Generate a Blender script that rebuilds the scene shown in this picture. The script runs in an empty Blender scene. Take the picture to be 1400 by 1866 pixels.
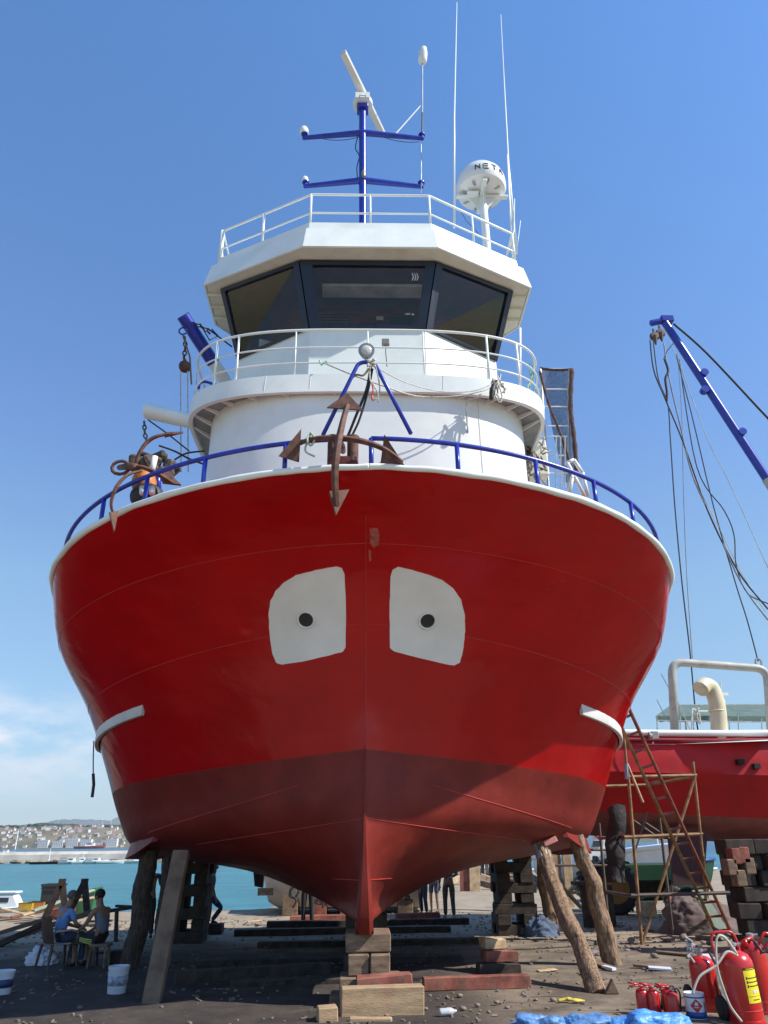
import bpy, bmesh, math, random
from math import radians as R, sin, cos, pi
from mathutils import Vector as V, Matrix, noise, Quaternion
from mathutils.bvhtree import BVHTree

sc = bpy.context.scene
COL = sc.collection

# ------------------------------------------------------------------ camera
F, CX, CY, EYE = 1348.0, 700.0, 933.0, 2.1
_y = V((-35, -604, F)).normalized()
_z = V((-35, (1225 + F * F) / 604, F)).normalized()
_x = _y.cross(_z)
if _x.x < 0: _x = -_x
CM = Matrix((_x, _y, _z))                       # camera (x right, y up, z forward) -> world
cam_data = bpy.data.cameras.new("camera")
cam = bpy.data.objects.new("camera", cam_data); COL.objects.link(cam)
cam_data.sensor_fit = 'VERTICAL'; cam_data.sensor_height = 36.0; cam_data.lens = 26.0
cam_data.clip_start = 0.1; cam_data.clip_end = 60000
rt, up, fw = CM.col[0], CM.col[1], CM.col[2]
mw = Matrix(((rt.x, up.x, -fw.x, 0), (rt.y, up.y, -fw.y, 0), (rt.z, up.z, -fw.z, EYE), (0, 0, 0, 1)))
cam.matrix_world = mw
sc.camera = cam

def ray(x, y):
    return CM @ V(((x - CX) / F, (CY - y) / F, 1.0))
def P(x, y, Y):                                  # point at depth Y
    d = ray(x, y); return V((0, 0, EYE)) + d * (Y / d.y)
def G(x, y, z=0.0):                              # point at height z
    d = ray(x, y); return V((0, 0, EYE)) + d * ((z - EYE) / d.z)

# ------------------------------------------------------------------ light
SUN_EL, SUN_AZ = R(43), R(109)                    # azimuth measured from +Y towards +X
sun_dir = V((cos(SUN_EL) * sin(SUN_AZ), cos(SUN_EL) * cos(SUN_AZ), sin(SUN_EL)))
sl = bpy.data.lights.new("sun", 'SUN'); sl.energy = 5.0; sl.angle = R(0.53); sl.color = (1.0, 0.955, 0.88)
so = bpy.data.objects.new("sun", sl); COL.objects.link(so)
so.rotation_euler = (-sun_dir).to_track_quat('-Z', 'Y').to_euler()
so.location = (40, -10, 60)
w = bpy.data.worlds.new("World"); sc.world = w; w.use_nodes = True
wn, wl = w.node_tree.nodes, w.node_tree.links
wn.clear()
wo = wn.new('ShaderNodeOutputWorld'); bg = wn.new('ShaderNodeBackground')
sky = wn.new('ShaderNodeTexSky'); sky.sky_type = 'NISHITA'; sky.sun_disc = False
sky.sun_elevation = SUN_EL; sky.sun_rotation = SUN_AZ
sky.air_density = 1.0; sky.dust_density = 0.0; sky.ozone_density = 1.5; sky.altitude = 0
bg.inputs['Strength'].default_value = 0.13
SKYMIX = True
# thin low clouds near the horizon on the seaward side
tc = wn.new('ShaderNodeTexCoord'); sep = wn.new('ShaderNodeSeparateXYZ'); wl.new(tc.outputs['Generated'], sep.inputs[0])
def wmath(op, a, b=None, clamp=False):
    n = wn.new('ShaderNodeMath'); n.operation = op; n.use_clamp = clamp
    for i, q in enumerate((a, b)):
        if q is None: continue
        if isinstance(q, (int, float)): n.inputs[i].default_value = q
        else: wl.new(q, n.inputs[i])
    return n.outputs[0]
mp = wn.new('ShaderNodeMapping'); mp.inputs['Scale'].default_value = (6, 6, 15)
wl.new(tc.outputs['Generated'], mp.inputs[0])
cn = wn.new('ShaderNodeTexNoise'); cn.inputs['Scale'].default_value = 1.6; cn.inputs['Detail'].default_value = 7; cn.inputs['Roughness'].default_value = .62
wl.new(mp.outputs[0], cn.inputs[0])
def band(z, lo, mid, hi):
    up_ = wmath('DIVIDE', wmath('SUBTRACT', z, lo), mid - lo, True)
    dn_ = wmath('DIVIDE', wmath('SUBTRACT', hi, z), hi - mid, True)
    return wmath('MULTIPLY', up_, dn_)
elev = band(sep.outputs[2], 0.03, 0.11, 0.185)
side = wmath('DIVIDE', wmath('SUBTRACT', -0.24, sep.outputs[0]), 0.14, True)
dens = wmath('MULTIPLY', wmath('MULTIPLY', elev, side), wmath('DIVIDE', wmath('SUBTRACT', cn.outputs[0], 0.38), 0.20, True))
dens = wmath('MULTIPLY', dens, 1.0, True)
tint = wn.new('ShaderNodeMix'); tint.data_type = 'RGBA'; tint.blend_type = 'MULTIPLY'; tint.inputs['Factor'].default_value = 1; wl.new(sky.outputs[0], tint.inputs['A']); 
tr1 = wn.new('ShaderNodeValToRGB'); wl.new(sep.outputs[2], tr1.inputs[0]); wl.new(tr1.outputs[0], tint.inputs['B'])
_st = [(0.0, (.50, .60, .68)), (.06, (.53, .62, .70)), (.30, (.84, .96, .98)), (.48, (.80, 1.0, 1.22)), (.85, (.74, 1.16, 1.52))]
for _i, (_p, _c) in enumerate(_st):
    _e = tr1.color_ramp.elements[_i] if _i < 2 else tr1.color_ramp.elements.new(_p)
    _e.position = _p; _e.color = (*_c, 1)

mix = wn.new('ShaderNodeMix'); mix.data_type = 'RGBA'
wl.new(dens, mix.inputs['Factor']); wl.new(tint.outputs['Result'], mix.inputs['A']); mix.inputs['B'].default_value = (5.6, 5.7, 6.0, 1)
wl.new(mix.outputs['Result'], bg.inputs['Color']); wl.new(bg.outputs[0], wo.inputs[0])
sc.view_settings.view_transform = 'Standard'; sc.view_settings.look = 'None'
sc.view_settings.exposure = 0.45; sc.view_settings.gamma = 1.0
sc.cycles.max_bounces = 6; sc.cycles.volume_bounces = 0
rnd = random.Random(7)

# ------------------------------------------------------------------ materials
MATS = {}
def mat(name, col, rough=.6, metal=0.0, var=.18, scale=2.5, bump=.15, bscale=30, col2=None, stretch=None,
        coat=0.0, dirt=0.0, dirtcol=(.05, .04, .03), dscale=1.3, spec=.5, bdist=.01, detail=5):
    if name in MATS: return MATS[name]
    m = bpy.data.materials.new(name); m.use_nodes = True
    nt = m.node_tree; N, L = nt.nodes, nt.links
    b = N['Principled BSDF']
    t = N.new('ShaderNodeTexCoord'); src = t.outputs['Object']
    if stretch:
        mpn = N.new('ShaderNodeMapping'); mpn.inputs['Scale'].default_value = stretch; L.new(src, mpn.inputs[0]); src = mpn.outputs[0]
    n1 = N.new('ShaderNodeTexNoise'); n1.inputs['Scale'].default_value = scale; n1.inputs['Detail'].default_value = detail; n1.inputs['Roughness'].default_value = .6
    L.new(src, n1.inputs[0])
    c2 = col2 or tuple(max(0, c * (1 - var * 1.6)) for c in col)
    c1 = tuple(min(1, c * (1 + var)) for c in col) if not col2 else col
    rp = N.new('ShaderNodeValToRGB'); rp.color_ramp.elements[0].position = .32; rp.color_ramp.elements[1].position = .68
    rp.color_ramp.elements[0].color = (*c2, 1); rp.color_ramp.elements[1].color = (*c1, 1)
    L.new(n1.outputs[0], rp.inputs[0]); out = rp.outputs[0]
    if dirt > 0:
        n3 = N.new('ShaderNodeTexNoise'); n3.inputs['Scale'].default_value = dscale; n3.inputs['Detail'].default_value = 8; n3.inputs['Roughness'].default_value = .7
        L.new(t.outputs['Object'], n3.inputs[0])
        r3 = N.new('ShaderNodeValToRGB'); r3.color_ramp.elements[0].position = .5; r3.color_ramp.elements[1].position = .72
        r3.color_ramp.elements[0].color = (0, 0, 0, 1); r3.color_ramp.elements[1].color = (dirt, dirt, dirt, 1)
        L.new(n3.outputs[0], r3.inputs[0])
        mx = N.new('ShaderNodeMix'); mx.data_type = 'RGBA'; L.new(r3.outputs[0], mx.inputs['Factor']); L.new(out, mx.inputs['A'])
        mx.inputs['B'].default_value = (*dirtcol, 1); out = mx.outputs['Result']
    L.new(out, b.inputs['Base Color'])
    b.inputs['Roughness'].default_value = rough; b.inputs['Metallic'].default_value = metal
    b.inputs['Specular IOR Level'].default_value = spec
    if coat: b.inputs['Coat Weight'].default_value = coat; b.inputs['Coat Roughness'].default_value = .08
    if bump:
        n2 = N.new('ShaderNodeTexNoise'); n2.inputs['Scale'].default_value = bscale; n2.inputs['Detail'].default_value = 4
        L.new(src, n2.inputs[0])
        bp = N.new('ShaderNodeBump'); bp.inputs['Strength'].default_value = bump; bp.inputs['Distance'].default_value = bdist
        L.new(n2.outputs[0], bp.inputs['Height']); L.new(bp.outputs[0], b.inputs['Normal'])
    MATS[name] = m; return m

WHITE = mat('white_paint', (.78, .81, .77), .35, var=.04, scale=1.2, bump=.12, bscale=3, dirt=.22, dirtcol=(.45, .42, .36), dscale=1.1, bdist=.02)
CREAM = mat('cream_paint', (.72, .70, .58), .4, var=.06, bump=.08, bscale=8, dirt=.25, dirtcol=(.35, .28, .2))
BLUE = mat('blue_paint', (.015, .035, .36), .3, var=.2, scale=6, bump=.1, bscale=25, dirt=.3, dirtcol=(.01, .015, .12), dscale=7)
STEEL = mat('galvanised_steel', (.42, .42, .40), .45, .6, var=.2, scale=10, dirt=.4, dirtcol=(.2, .12, .07))
RUST = mat('rusty_iron', (.135, .06, .04), .75, .1, var=.35, scale=9, bump=.5, bscale=60, dirt=.4, dirtcol=(.07, .03, .02), dscale=6)
BLACK = mat('black_rubber', (.018, .018, .02), .6, var=.3, bump=.2)
ROPE = mat('pale_rope', (.55, .52, .45), .9, var=.25, scale=20, bump=.5, bscale=90)
DROPE = mat('dark_cable', (.03, .03, .035), .7, var=.3, scale=20, bump=.3, bscale=80)
WOODC = mat('weathered_timber', (.20, .135, .085), .85, var=.3, scale=3, bump=.6, bscale=14, stretch=(1, 1, 1), dirt=.55, dirtcol=(.10, .07, .05), dscale=3)
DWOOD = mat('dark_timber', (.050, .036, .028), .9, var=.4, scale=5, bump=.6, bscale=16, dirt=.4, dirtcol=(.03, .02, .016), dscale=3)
REDWOOD = mat('red_stained_timber', (.24, .075, .05), .85, var=.35, scale=4, bump=.5, bscale=16, dirt=.6, dirtcol=(.22, .15, .10), dscale=5)
PALEWOOD = mat('fresh_timber', (.50, .36, .21), .8, var=.25, scale=5, bump=.4, bscale=20, dirt=.3, dirtcol=(.2, .13, .08))
BARK = mat('bark', (.30, .19, .115), .95, var=.45, scale=3.5, bump=1.0, bscale=9, stretch=(9, 9, 1.6), dirt=.5, dirtcol=(.40, .29, .19), dscale=6, bdist=.03)
YPIPE = mat('ochre_scaffold_pipe', (.30, .17, .075), .6, .2, var=.3, scale=7, bump=.2, dirt=.6, dirtcol=(.16, .07, .04), dscale=6)
RPIPE = mat('rust_red_pipe', (.24, .07, .045), .6, .2, var=.3, scale=7, bump=.2, dirt=.6, dirtcol=(.33, .2, .1), dscale=4)
REDX = mat('extinguisher_red', (.52, .018, .015), .28, var=.12, scale=3, bump=.03, bscale=10, coat=.3, dirt=.3, dirtcol=(.3, .03, .02), dscale=5)
SKIN = mat('skin', (.30, .165, .10), .6, var=.12, bump=.05)
HAIR = mat('dark_hair', (.02, .016, .013), .8, var=.3, bump=.4)

# ------------------------------------------------------------------ mesh building
ORG = {}
def org(o): return ORG.get(o.name, V((0, 0, 0)))
class MB:
    def __init__(s): s.bm = bmesh.new(); s.M = Matrix.Identity(4); s.mi = 0
    def v(s, p): return s.bm.verts.new(s.M @ V(p))
    def f(s, vs):
        try:
            fc = s.bm.faces.new(vs); fc.material_index = s.mi; return fc
        except ValueError: return None
    def hexa(s, b, t):                           # two rings of 4 points
        vb = [s.v(p) for p in b]; vt = [s.v(p) for p in t]
        s.f(vb[::-1]); s.f(vt)
        for i in range(4): s.f((vb[i], vb[(i + 1) % 4], vt[(i + 1) % 4], vt[i]))
        return s
    def box(s, c, d, rot=None):
        c = V(c); h = V(d) / 2
        m = rot.to_matrix() if isinstance(rot, Quaternion) else (Matrix.Rotation(rot, 3, 'Z') if isinstance(rot, (int, float)) else (rot or Matrix.Identity(3)))
        q = lambda x, y, z: c + m @ V((x * h.x, y * h.y, z * h.z))
        return s.hexa([q(-1, -1, -1), q(1, -1, -1), q(1, 1, -1), q(-1, 1, -1)], [q(-1, -1, 1), q(1, -1, 1), q(1, 1, 1), q(-1, 1, 1)])
    def prism(s, poly, ext):                     # polygon points + extrusion vector
        e = V(ext); a = [s.v(p) for p in poly]; b = [s.v(V(p) + e) for p in poly]
        s.f(a[::-1]); s.f(b)
        for i in range(len(a)): s.f((a[i], a[(i + 1) % len(a)], b[(i + 1) % len(a)], b[i]))
        return s
    def tube(s, pts, r, n=8, cap=True, close=False, flat=1.0, jit=0.0):
        pts = [V(p) for p in pts]; k = len(pts)
        rr = r if isinstance(r, (list, tuple)) else [r] * k
        rings = []; pt = None; nrm = None
        for i, p in enumerate(pts):
            if close: t = (pts[(i + 1) % k] - pts[i - 1]).normalized()
            elif i == 0: t = (pts[1] - p).normalized()
            elif i == k - 1: t = (p - pts[i - 1]).normalized()
            else: t = ((pts[i + 1] - p).normalized() + (p - pts[i - 1]).normalized()).normalized()
            if nrm is None:
                a = V((0, 0, 1)) if abs(t.z) < .9 else V((1, 0, 0))
                nrm = (a - t * a.dot(t)).normalized()
            else:
                nrm = (nrm - t * nrm.dot(t)); nrm = nrm.normalized() if nrm.length > 1e-6 else V((1, 0, 0))
            bi = t.cross(nrm)
            rings.append([s.v(p + (nrm * cos(2 * pi * j / n) * flat + bi * sin(2 * pi * j / n)) * rr[i] * (1 + (rnd.uniform(-jit, jit) if jit else 0))) for j in range(n)])
        m = k if close else k - 1
        for i in range(m):
            a, b = rings[i], rings[(i + 1) % k]
            for j in range(n): s.f((a[j], a[(j + 1) % n], b[(j + 1) % n], b[j]))
        if cap and not close: s.f(rings[0][::-1]); s.f(rings[-1])
        return s
    def lathe(s, prof, c=(0, 0, 0), n=20, q=None, cap=True):
        c = V(c); q = q or Quaternion(); rings = []
        for r, z in prof:
            rings.append([s.v(c + q @ V((max(r, 1e-4) * cos(2 * pi * j / n), max(r, 1e-4) * sin(2 * pi * j / n), z))) for j in range(n)])
        for a, b in zip(rings, rings[1:]):
            for j in range(n): s.f((a[j], a[(j + 1) % n], b[(j + 1) % n], b[j]))
        if cap: s.f(rings[0][::-1]); s.f(rings[-1])
        return s
    def ball(s, c, r, n=12, m=8, q=None):
        r = V(r) if not isinstance(r, (int, float)) else V((r, r, r)); c = V(c); q = q or Quaternion()
        rings = [[s.v(c + q @ V((r.x * cos(a) * cos(2 * pi * j / n), r.y * cos(a) * sin(2 * pi * j / n), r.z * sin(a)))) for j in range(n)]
                 for a in [pi * (i / m - .5) * .98 for i in range(m + 1)]]
        for a, b in zip(rings, rings[1:]):
            for j in range(n): s.f((a[j], a[(j + 1) % n], b[(j + 1) % n], b[j]))
        s.f(rings[0][::-1]); s.f(rings[-1]); return s
    def grid(s, rows, wrap=False):
        vs = [[s.v(p) for p in r] for r in rows]
        for a, b in zip(vs, vs[1:]):
            for j in range(len(a) - (0 if wrap else 1)):
                s.f((a[j], a[(j + 1) % len(a)], b[(j + 1) % len(a)], b[j]))
        return vs
    def build(s, name, m, parent=None, smooth=False, bevel=0.0, loc=None, seg=1, jitter=0.0):
        if jitter:
            for v_ in s.bm.verts:
                v_.co += noise.noise_vector(v_.co * 3.1) * jitter
        bmesh.ops.recalc_face_normals(s.bm, faces=s.bm.faces)
        if bevel:
            es = [e for e in s.bm.edges if len(e.link_faces) == 2 and e.calc_face_angle(0) > .6]
            bmesh.ops.bevel(s.bm, geom=es, offset=bevel, segments=seg, affect='EDGES', profile=.5)
        o0 = org(parent) if parent is not None else V(loc or (0, 0, 0))
        if o0.length: bmesh.ops.translate(s.bm, verts=s.bm.verts, vec=-o0)
        me = bpy.data.meshes.new(name); s.bm.to_mesh(me); s.bm.free()
        for mm in (m if isinstance(m, (list, tuple)) else [m]): me.materials.append(mm)
        if smooth:
            for p in me.polygons: p.use_smooth = True
            if smooth != True:
                me.set_sharp_from_angle(angle=R(smooth))
        o = bpy.data.objects.new(name, me); COL.objects.link(o)
        if parent is not None: o.parent = parent
        else: o.location = o0
        ORG[o.name] = o0
        return o
def tag(o, label=None, cat=None, group=None, kind=None):
    if label: o['label'] = label
    if cat: o['category'] = cat
    if group: o['group'] = group
    if kind: o['kind'] = kind
    return o
def thing(name, label, cat, loc=(0, 0, 0), group=None):
    o = bpy.data.objects.new(name, None); COL.objects.link(o); o.location = loc; ORG[o.name] = V(loc)
    o.empty_display_size = .2
    return tag(o, label, cat, group)
def copy_tree(o, label=None, loc=None, rz=None, parent=None, scale=None):
    c = o.copy(); COL.objects.link(c); c.parent = parent
    ORG[c.name] = V(loc) if loc is not None else org(o)
    for ch in list(o.children): copy_tree(ch, parent=c)
    if label: c['label'] = label
    if loc is not None: c.location = loc
    if rz is not None: c.rotation_euler = (0, 0, rz)
    if scale is not None: c.scale = scale
    return c
def struct(o): o['kind'] = 'structure'; return o
def catmull(pts, k=6):
    pts = [V(p) for p in pts]; out = []
    for i in range(len(pts) - 1):
        a = pts[max(i - 1, 0)]; b = pts[i]; c = pts[i + 1]; d = pts[min(i + 2, len(pts) - 1)]
        for j in range(k):
            t = j / k
            out.append(.5 * ((2 * b) + (c - a) * t + (2 * a - 5 * b + 4 * c - d) * t * t + (3 * b - a - 3 * c + d) * t ** 3))
    out.append(pts[-1]); return out
def sag(a, b, d, k=14):
    a, b = V(a), V(b); return [a.lerp(b, t / k) + V((0, 0, -4 * d * (t / k) * (1 - t / k))) for t in range(k + 1)]
def bent(pts, rad, k=5):                         # polyline with rounded corners
    pts = [V(p) for p in pts]; out = [pts[0]]
    for i in range(1, len(pts) - 1):
        a = (pts[i - 1] - pts[i]); b = (pts[i + 1] - pts[i]); ra = min(rad, a.length * .45, b.length * .45)
        p0 = pts[i] + a.normalized() * ra; p1 = pts[i] + b.normalized() * ra
        for j in range(k + 1):
            t = j / k; out.append(p0.lerp(pts[i], t).lerp(pts[i].lerp(p1, t), t))
    out.append(pts[-1]); return out
# ------------------------------------------------------------------ hull of the fishing boat
def interp(tab, v):                              # rows (v, a, b, ...), smooth interpolation
    n = len(tab)
    for i in range(n - 1):
        if v <= tab[i + 1][0] or i == n - 2:
            a, b = tab[i], tab[i + 1]; h = b[0] - a[0]; t = (v - a[0]) / h
            out = []
            for k in range(1, len(a)):
                m0 = (b[k] - (tab[i - 1][k] if i else a[k])) / (b[0] - (tab[i - 1][0] if i else a[0]))
                m1 = ((tab[i + 2][k] if i < n - 2 else b[k]) - a[k]) / ((tab[i + 2][0] if i < n - 2 else b[0]) - a[0])
                out.append((2 * t ** 3 - 3 * t * t + 1) * a[k] + (t ** 3 - 2 * t * t + t) * h * m0 + (-2 * t ** 3 + 3 * t * t) * b[k] + (t ** 3 - t * t) * h * m1)
            return out
#        v    stemY  stemZ  aftZ   B     L    p    r
LEV = [(0.0, 12.35, 0.93, 0.98, 0.13, 2.0, 2.0, 1.0),
       (0.07, 12.25, 1.25, 1.177, 1.121, 5.142, 1.445, 1.444),
       (0.15, 12.19, 1.647, 1.58, 2.347, 5.713, 1.604, 1.3),
       (0.25, 12.15, 2.151, 1.848, 3.909, 5.537, 1.714, 1.172),
       (0.34, 12.15, 2.723, 2.067, 4.602, 4.675, 1.76, 1.067),
       (0.45, 12.17, 3.498, 2.62, 4.914, 4.355, 1.759, 0.974),
       (0.57, 12.1, 4.42, 3.528, 5.149, 3.925, 1.903, 0.84),
       (0.71, 11.75, 5.442, 4.541, 5.477, 3.859, 2.213, 0.69),
       (0.86, 10.85, 6.418, 5.404, 5.794, 4.0, 2.6, 0.57),
       (1.0, 9.4, 7.0, 6.18, 5.7, 4.85, 2.65, 0.535)]
YEND = 21.5
def hull(v, s, side=1):                          # s 0..1 bow curve, 1..2 parallel body and stern
    Ys, zs, za, B, L, p, r = interp(LEV, v)
    if s <= 1:
        xi = s ** 1.9
        f = max(0.0, 1 - (1 - xi) ** p) ** r
        g = 1 - (1 - xi) ** 1.6
        return V((side * B * f - .022 * (Ys + L * xi - 12.3), Ys + L * xi, zs + (za - zs) * g))
    t = s - 1; Y = (Ys + L) + (YEND - Ys - L) * t
    tp = 1 - .18 * max(0, (t - .6) / .4) ** 2
    return V((side * B * tp - .022 * (Y - 12.3), Y, za - .35 * t * v + (.9 * max(0, t - .55) * (1 - v))))
def hnorm(v, s, side=1):
    e = 1e-3
    a = hull(min(v + e, 1), s, side) - hull(max(v - e, 0), s, side); b = hull(v, s + e, side) - hull(v, max(s - e, 0), side)
    n = a.cross(b).normalized()
    if n.x * side < 0: n = -n
    return n

def paint_hull():
    m = bpy.data.materials.new('red_hull_paint'); m.use_nodes = True; nt = m.node_tree; N, L = nt.nodes, nt.links
    b = N['Principled BSDF']; t = N.new('ShaderNodeTexCoord'); sp = N.new('ShaderNodeSeparateXYZ'); L.new(t.outputs['Object'], sp.inputs[0])
    def mt(op, a, c, clamp=False):
        n = N.new('ShaderNodeMath'); n.operation = op; n.use_clamp = clamp
        for i, q in enumerate((a, c)):
            if isinstance(q, (int, float)): n.inputs[i].default_value = q
            else: L.new(q, n.inputs[i])
        return n.outputs[0]
    # object origin is the keel foot: boot-top line climbs gently towards the bow
    line = mt('ADD', sp.outputs[2], mt('MULTIPLY', sp.outputs[1], 0.11))
    wob = N.new('ShaderNodeTexNoise'); wob.inputs['Scale'].default_value = 3; L.new(t.outputs['Object'], wob.inputs[0])
    line = mt('ADD', line, mt('MULTIPLY', mt('SUBTRACT', wob.outputs[0], .5), .012))
    fac = mt('DIVIDE', mt('SUBTRACT', line, BOOT - .003), .006, True)
    def two(ca, cb, sc_, lo=.35, hi=.65, det=6):
        n = N.new('ShaderNodeTexNoise'); n.inputs['Scale'].default_value = sc_; n.inputs['Detail'].default_value = det; n.inputs['Roughness'].default_value = .6
        L.new(t.outputs['Object'], n.inputs[0]); r = N.new('ShaderNodeValToRGB')
        r.color_ramp.elements[0].position = lo; r.color_ramp.elements[1].position = hi
        r.color_ramp.elements[0].color = (*ca, 1); r.color_ramp.elements[1].color = (*cb, 1); L.new(n.outputs[0], r.inputs[0]); return r.outputs[0]
    top = two((.37, .003, .004), (.44, .004, .005), .9)
    bot = two((.155, .014, .010), (.21, .022, .014), 1.5)
    mx = N.new('ShaderNodeMix'); mx.data_type = 'RGBA'; L.new(fac, mx.inputs['Factor']); L.new(bot, mx.inputs['A']); L.new(top, mx.inputs['B'])
    # plating: each plate weathers a little differently
    cmb = N.new('ShaderNodeCombineXYZ'); L.new(sp.outputs[1], cmb.inputs[0]); L.new(sp.outputs[2], cmb.inputs[1])
    bk = N.new('ShaderNodeTexBrick'); bk.inputs['Scale'].default_value = 1; bk.inputs['Brick Width'].default_value = 2.1; bk.inputs['Row Height'].default_value = 1.25; bk.inputs['Mortar Size'].default_value = .0; bk.inputs['Color1'].default_value = (0, 0, 0, 1); bk.inputs['Color2'].default_value = (1, 1, 1, 1); L.new(cmb.outputs[0], bk.inputs[0])
    pn = N.new('ShaderNodeTexNoise'); pn.inputs['Scale'].default_value = 1.3; pn.inputs['Detail'].default_value = 9; pn.inputs['Roughness'].default_value = .72; L.new(t.outputs['Object'], pn.inputs[0])
    vv_ = mt('ADD', mt('MULTIPLY', bk.outputs[0], .10), mt('MULTIPLY', pn.outputs[0], .34))
    hv = N.new('ShaderNodeHueSaturation'); L.new(mt('ADD', vv_, .78), hv.inputs['Value']); L.new(mx.outputs['Result'], hv.inputs['Color'])
    L.new(hv.outputs[0], b.inputs['Base Color'])
    rr = N.new('ShaderNodeMapRange'); L.new(fac, rr.inputs[0]); rr.inputs['To Min'].default_value = .5; rr.inputs['To Max'].default_value = .17
    rn = N.new('ShaderNodeTexNoise'); rn.inputs['Scale'].default_value = 2.2; rn.inputs['Detail'].default_value = 6; L.new(t.outputs['Object'], rn.inputs[0])
    L.new(mt('ADD', mt('ADD', rr.outputs[0], mt('MULTIPLY', bk.outputs[0], .06)), mt('MULTIPLY', mt('SUBTRACT', rn.outputs[0], .5), .25)), b.inputs['Roughness'])
    b.inputs['Specular IOR Level'].default_value = .3
    # plate buckling between frames plus orange peel
    n1 = N.new('ShaderNodeTexNoise'); n1.inputs['Scale'].default_value = .8; n1.inputs['Detail'].default_value = 2; L.new(t.outputs['Object'], n1.inputs[0])
    mpn = N.new('ShaderNodeMapping'); mpn.inputs['Scale'].default_value = (.8, 1.8, .8); L.new(t.outputs['Object'], mpn.inputs[0])
    n2 = N.new('ShaderNodeTexNoise'); n2.inputs['Scale'].default_value = 1.6; n2.inputs['Detail'].default_value = 3; L.new(mpn.outputs[0], n2.inputs[0])
    n3 = N.new('ShaderNodeTexVoronoi'); n3.inputs['Scale'].default_value = 1.7; n3.feature = 'SMOOTH_F1'; L.new(t.outputs['Object'], n3.inputs[0])
    n4 = N.new('ShaderNodeTexNoise'); n4.inputs['Scale'].default_value = 14; n4.inputs['Detail'].default_value = 4; L.new(t.outputs['Object'], n4.inputs[0])
    h = mt('ADD', mt('MULTIPLY', n1.outputs[0], .55), mt('MULTIPLY', n2.outputs[0], .30))
    h = mt('ADD', h, mt('MULTIPLY', mt('MINIMUM', n3.outputs[0], .22), .45))
    h = mt('ADD', h, mt('MULTIPLY', n4.outputs[0], .008))
    bp = N.new('ShaderNodeBump'); bp.inputs['Strength'].default_value = .55; bp.inputs['Distance'].default_value = .15
    L.new(h, bp.inputs['Height']); L.new(bp.outputs[0], b.inputs['Normal'])
    return m
BASE = V((0, 12.35, 0))
BOOT = 3.46 + .11 * (12.15 - 12.35)
HULLM = paint_hull()
boat = thing('fishing_boat', 'large red fishing boat hauled out bow-on, white eye patches either side of its stem', 'fishing boat', BASE)

mb = MB(); NV, NS = 64, 60
SS = [i / NS for i in range(NS + 1)] + [1 + i / 24 for i in range(1, 25)]
VV = [i / NV for i in range(NV + 1)]
for side in (1, -1):
    mb.grid([[hull(v, s, side) for s in SS] for v in VV])
# transom
tr = [hull(v, 2, 1) for v in VV] + [hull(v, 2, -1) for v in reversed(VV)]
mb.f([mb.v(p) for p in tr])
bmesh.ops.remove_doubles(mb.bm, verts=mb.bm.verts, dist=.0008)
bvh_src = mb.bm.copy(); bmesh.ops.recalc_face_normals(bvh_src, faces=bvh_src.faces); HB = BVHTree.FromBMesh(bvh_src); bvh_src.free()
def on_hull(x, y):
    d = ray(x, y).normalized(); loc, nrm, i, dist = HB.ray_cast(V((0, 0, EYE)), d)
    if loc is None: return None, None
    if nrm.dot(d) > 0: nrm = -nrm
    return loc, nrm
hullo = mb.build('hull', HULLM, boat, smooth=50)

# keel bar under the hull, with its sharp cutwater
kb = MB()
prof = [(12.14, 3.5, .008), (12.15, 3.0, .012), (12.14, 2.62, .02), (12.13, 2.2, .035), (12.14, 1.8, .06), (12.16, 1.45, .09), (12.20, 1.2, .11), (12.25, .98, .125), (12.32, .90, .13)]
rows = []
for Y, z, hw in prof:
    back = .35
    rows.append([V((-hw, Y + back, z + .15)), V((-hw * 1.0, Y + .03, z)), V((-hw * .55, Y - .035, z - .01)), V((hw * .55, Y - .035, z - .01)), V((hw, Y + .03, z)), V((hw, Y + back, z + .15))])
kb.grid(rows)
rows = [[V((x - .022 * (Y - 12.3), Y, z)) for x, z in ((-.13, 1.05), (-.13, .90), (.13, .90), (.13, 1.05))] for Y in (12.3, 14, 17, 21)]
kb.grid(rows)
kb.build('keel', HULLM, boat, smooth=30)

# weld seams
SEAMM = mat('weld_bead_red', (.44, .035, .03), .5, bump=.2)
def seam(vf, s0, s1, k=60, r=.006):
    for side in (1, -1):
        m_ = MB(); m_.tube([hull(vf(t / k), (s0 + (s1 - s0) * t / k), side) + hnorm(vf(t / k), max(.02, s0 + (s1 - s0) * t / k), side) * .001 for t in range(k + 1)], r, 5)
        m_.build('weld_seam', SEAMM, hullo, smooth=True)
seam(lambda t: .86, .0, 1.15); seam(lambda t: .70, .0, 1.15)
seam(lambda t: .40 - .03 * t, .35, .8, 40, .008); seam(lambda t: .30, .0, .7); seam(lambda t: .14, .02, .45, 40, .008)
# ------------------------------------------------------------------ details lying on the hull
def deck_s(X):                                   # bow curve parameter at half breadth X
    lo, hi = 0.0, 1.2
    for _ in range(40):
        m_ = (lo + hi) / 2
        if hull(1, m_).x + .022 * (hull(1, m_).y - 12.3) < X: lo = m_
        else: hi = m_
    return lo
def edge(X, inset=0.0, dz=0.0):
    side = 1 if X >= 0 else -1; s_ = deck_s(abs(X)); p = hull(1, s_, side)
    n = hnorm(.99, max(s_, .03), side); n.z = 0; n.normalize()
    if abs(X) < .05: n = V((0, -1, 0))
    return p - n * inset + V((0, 0, dz))

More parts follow.
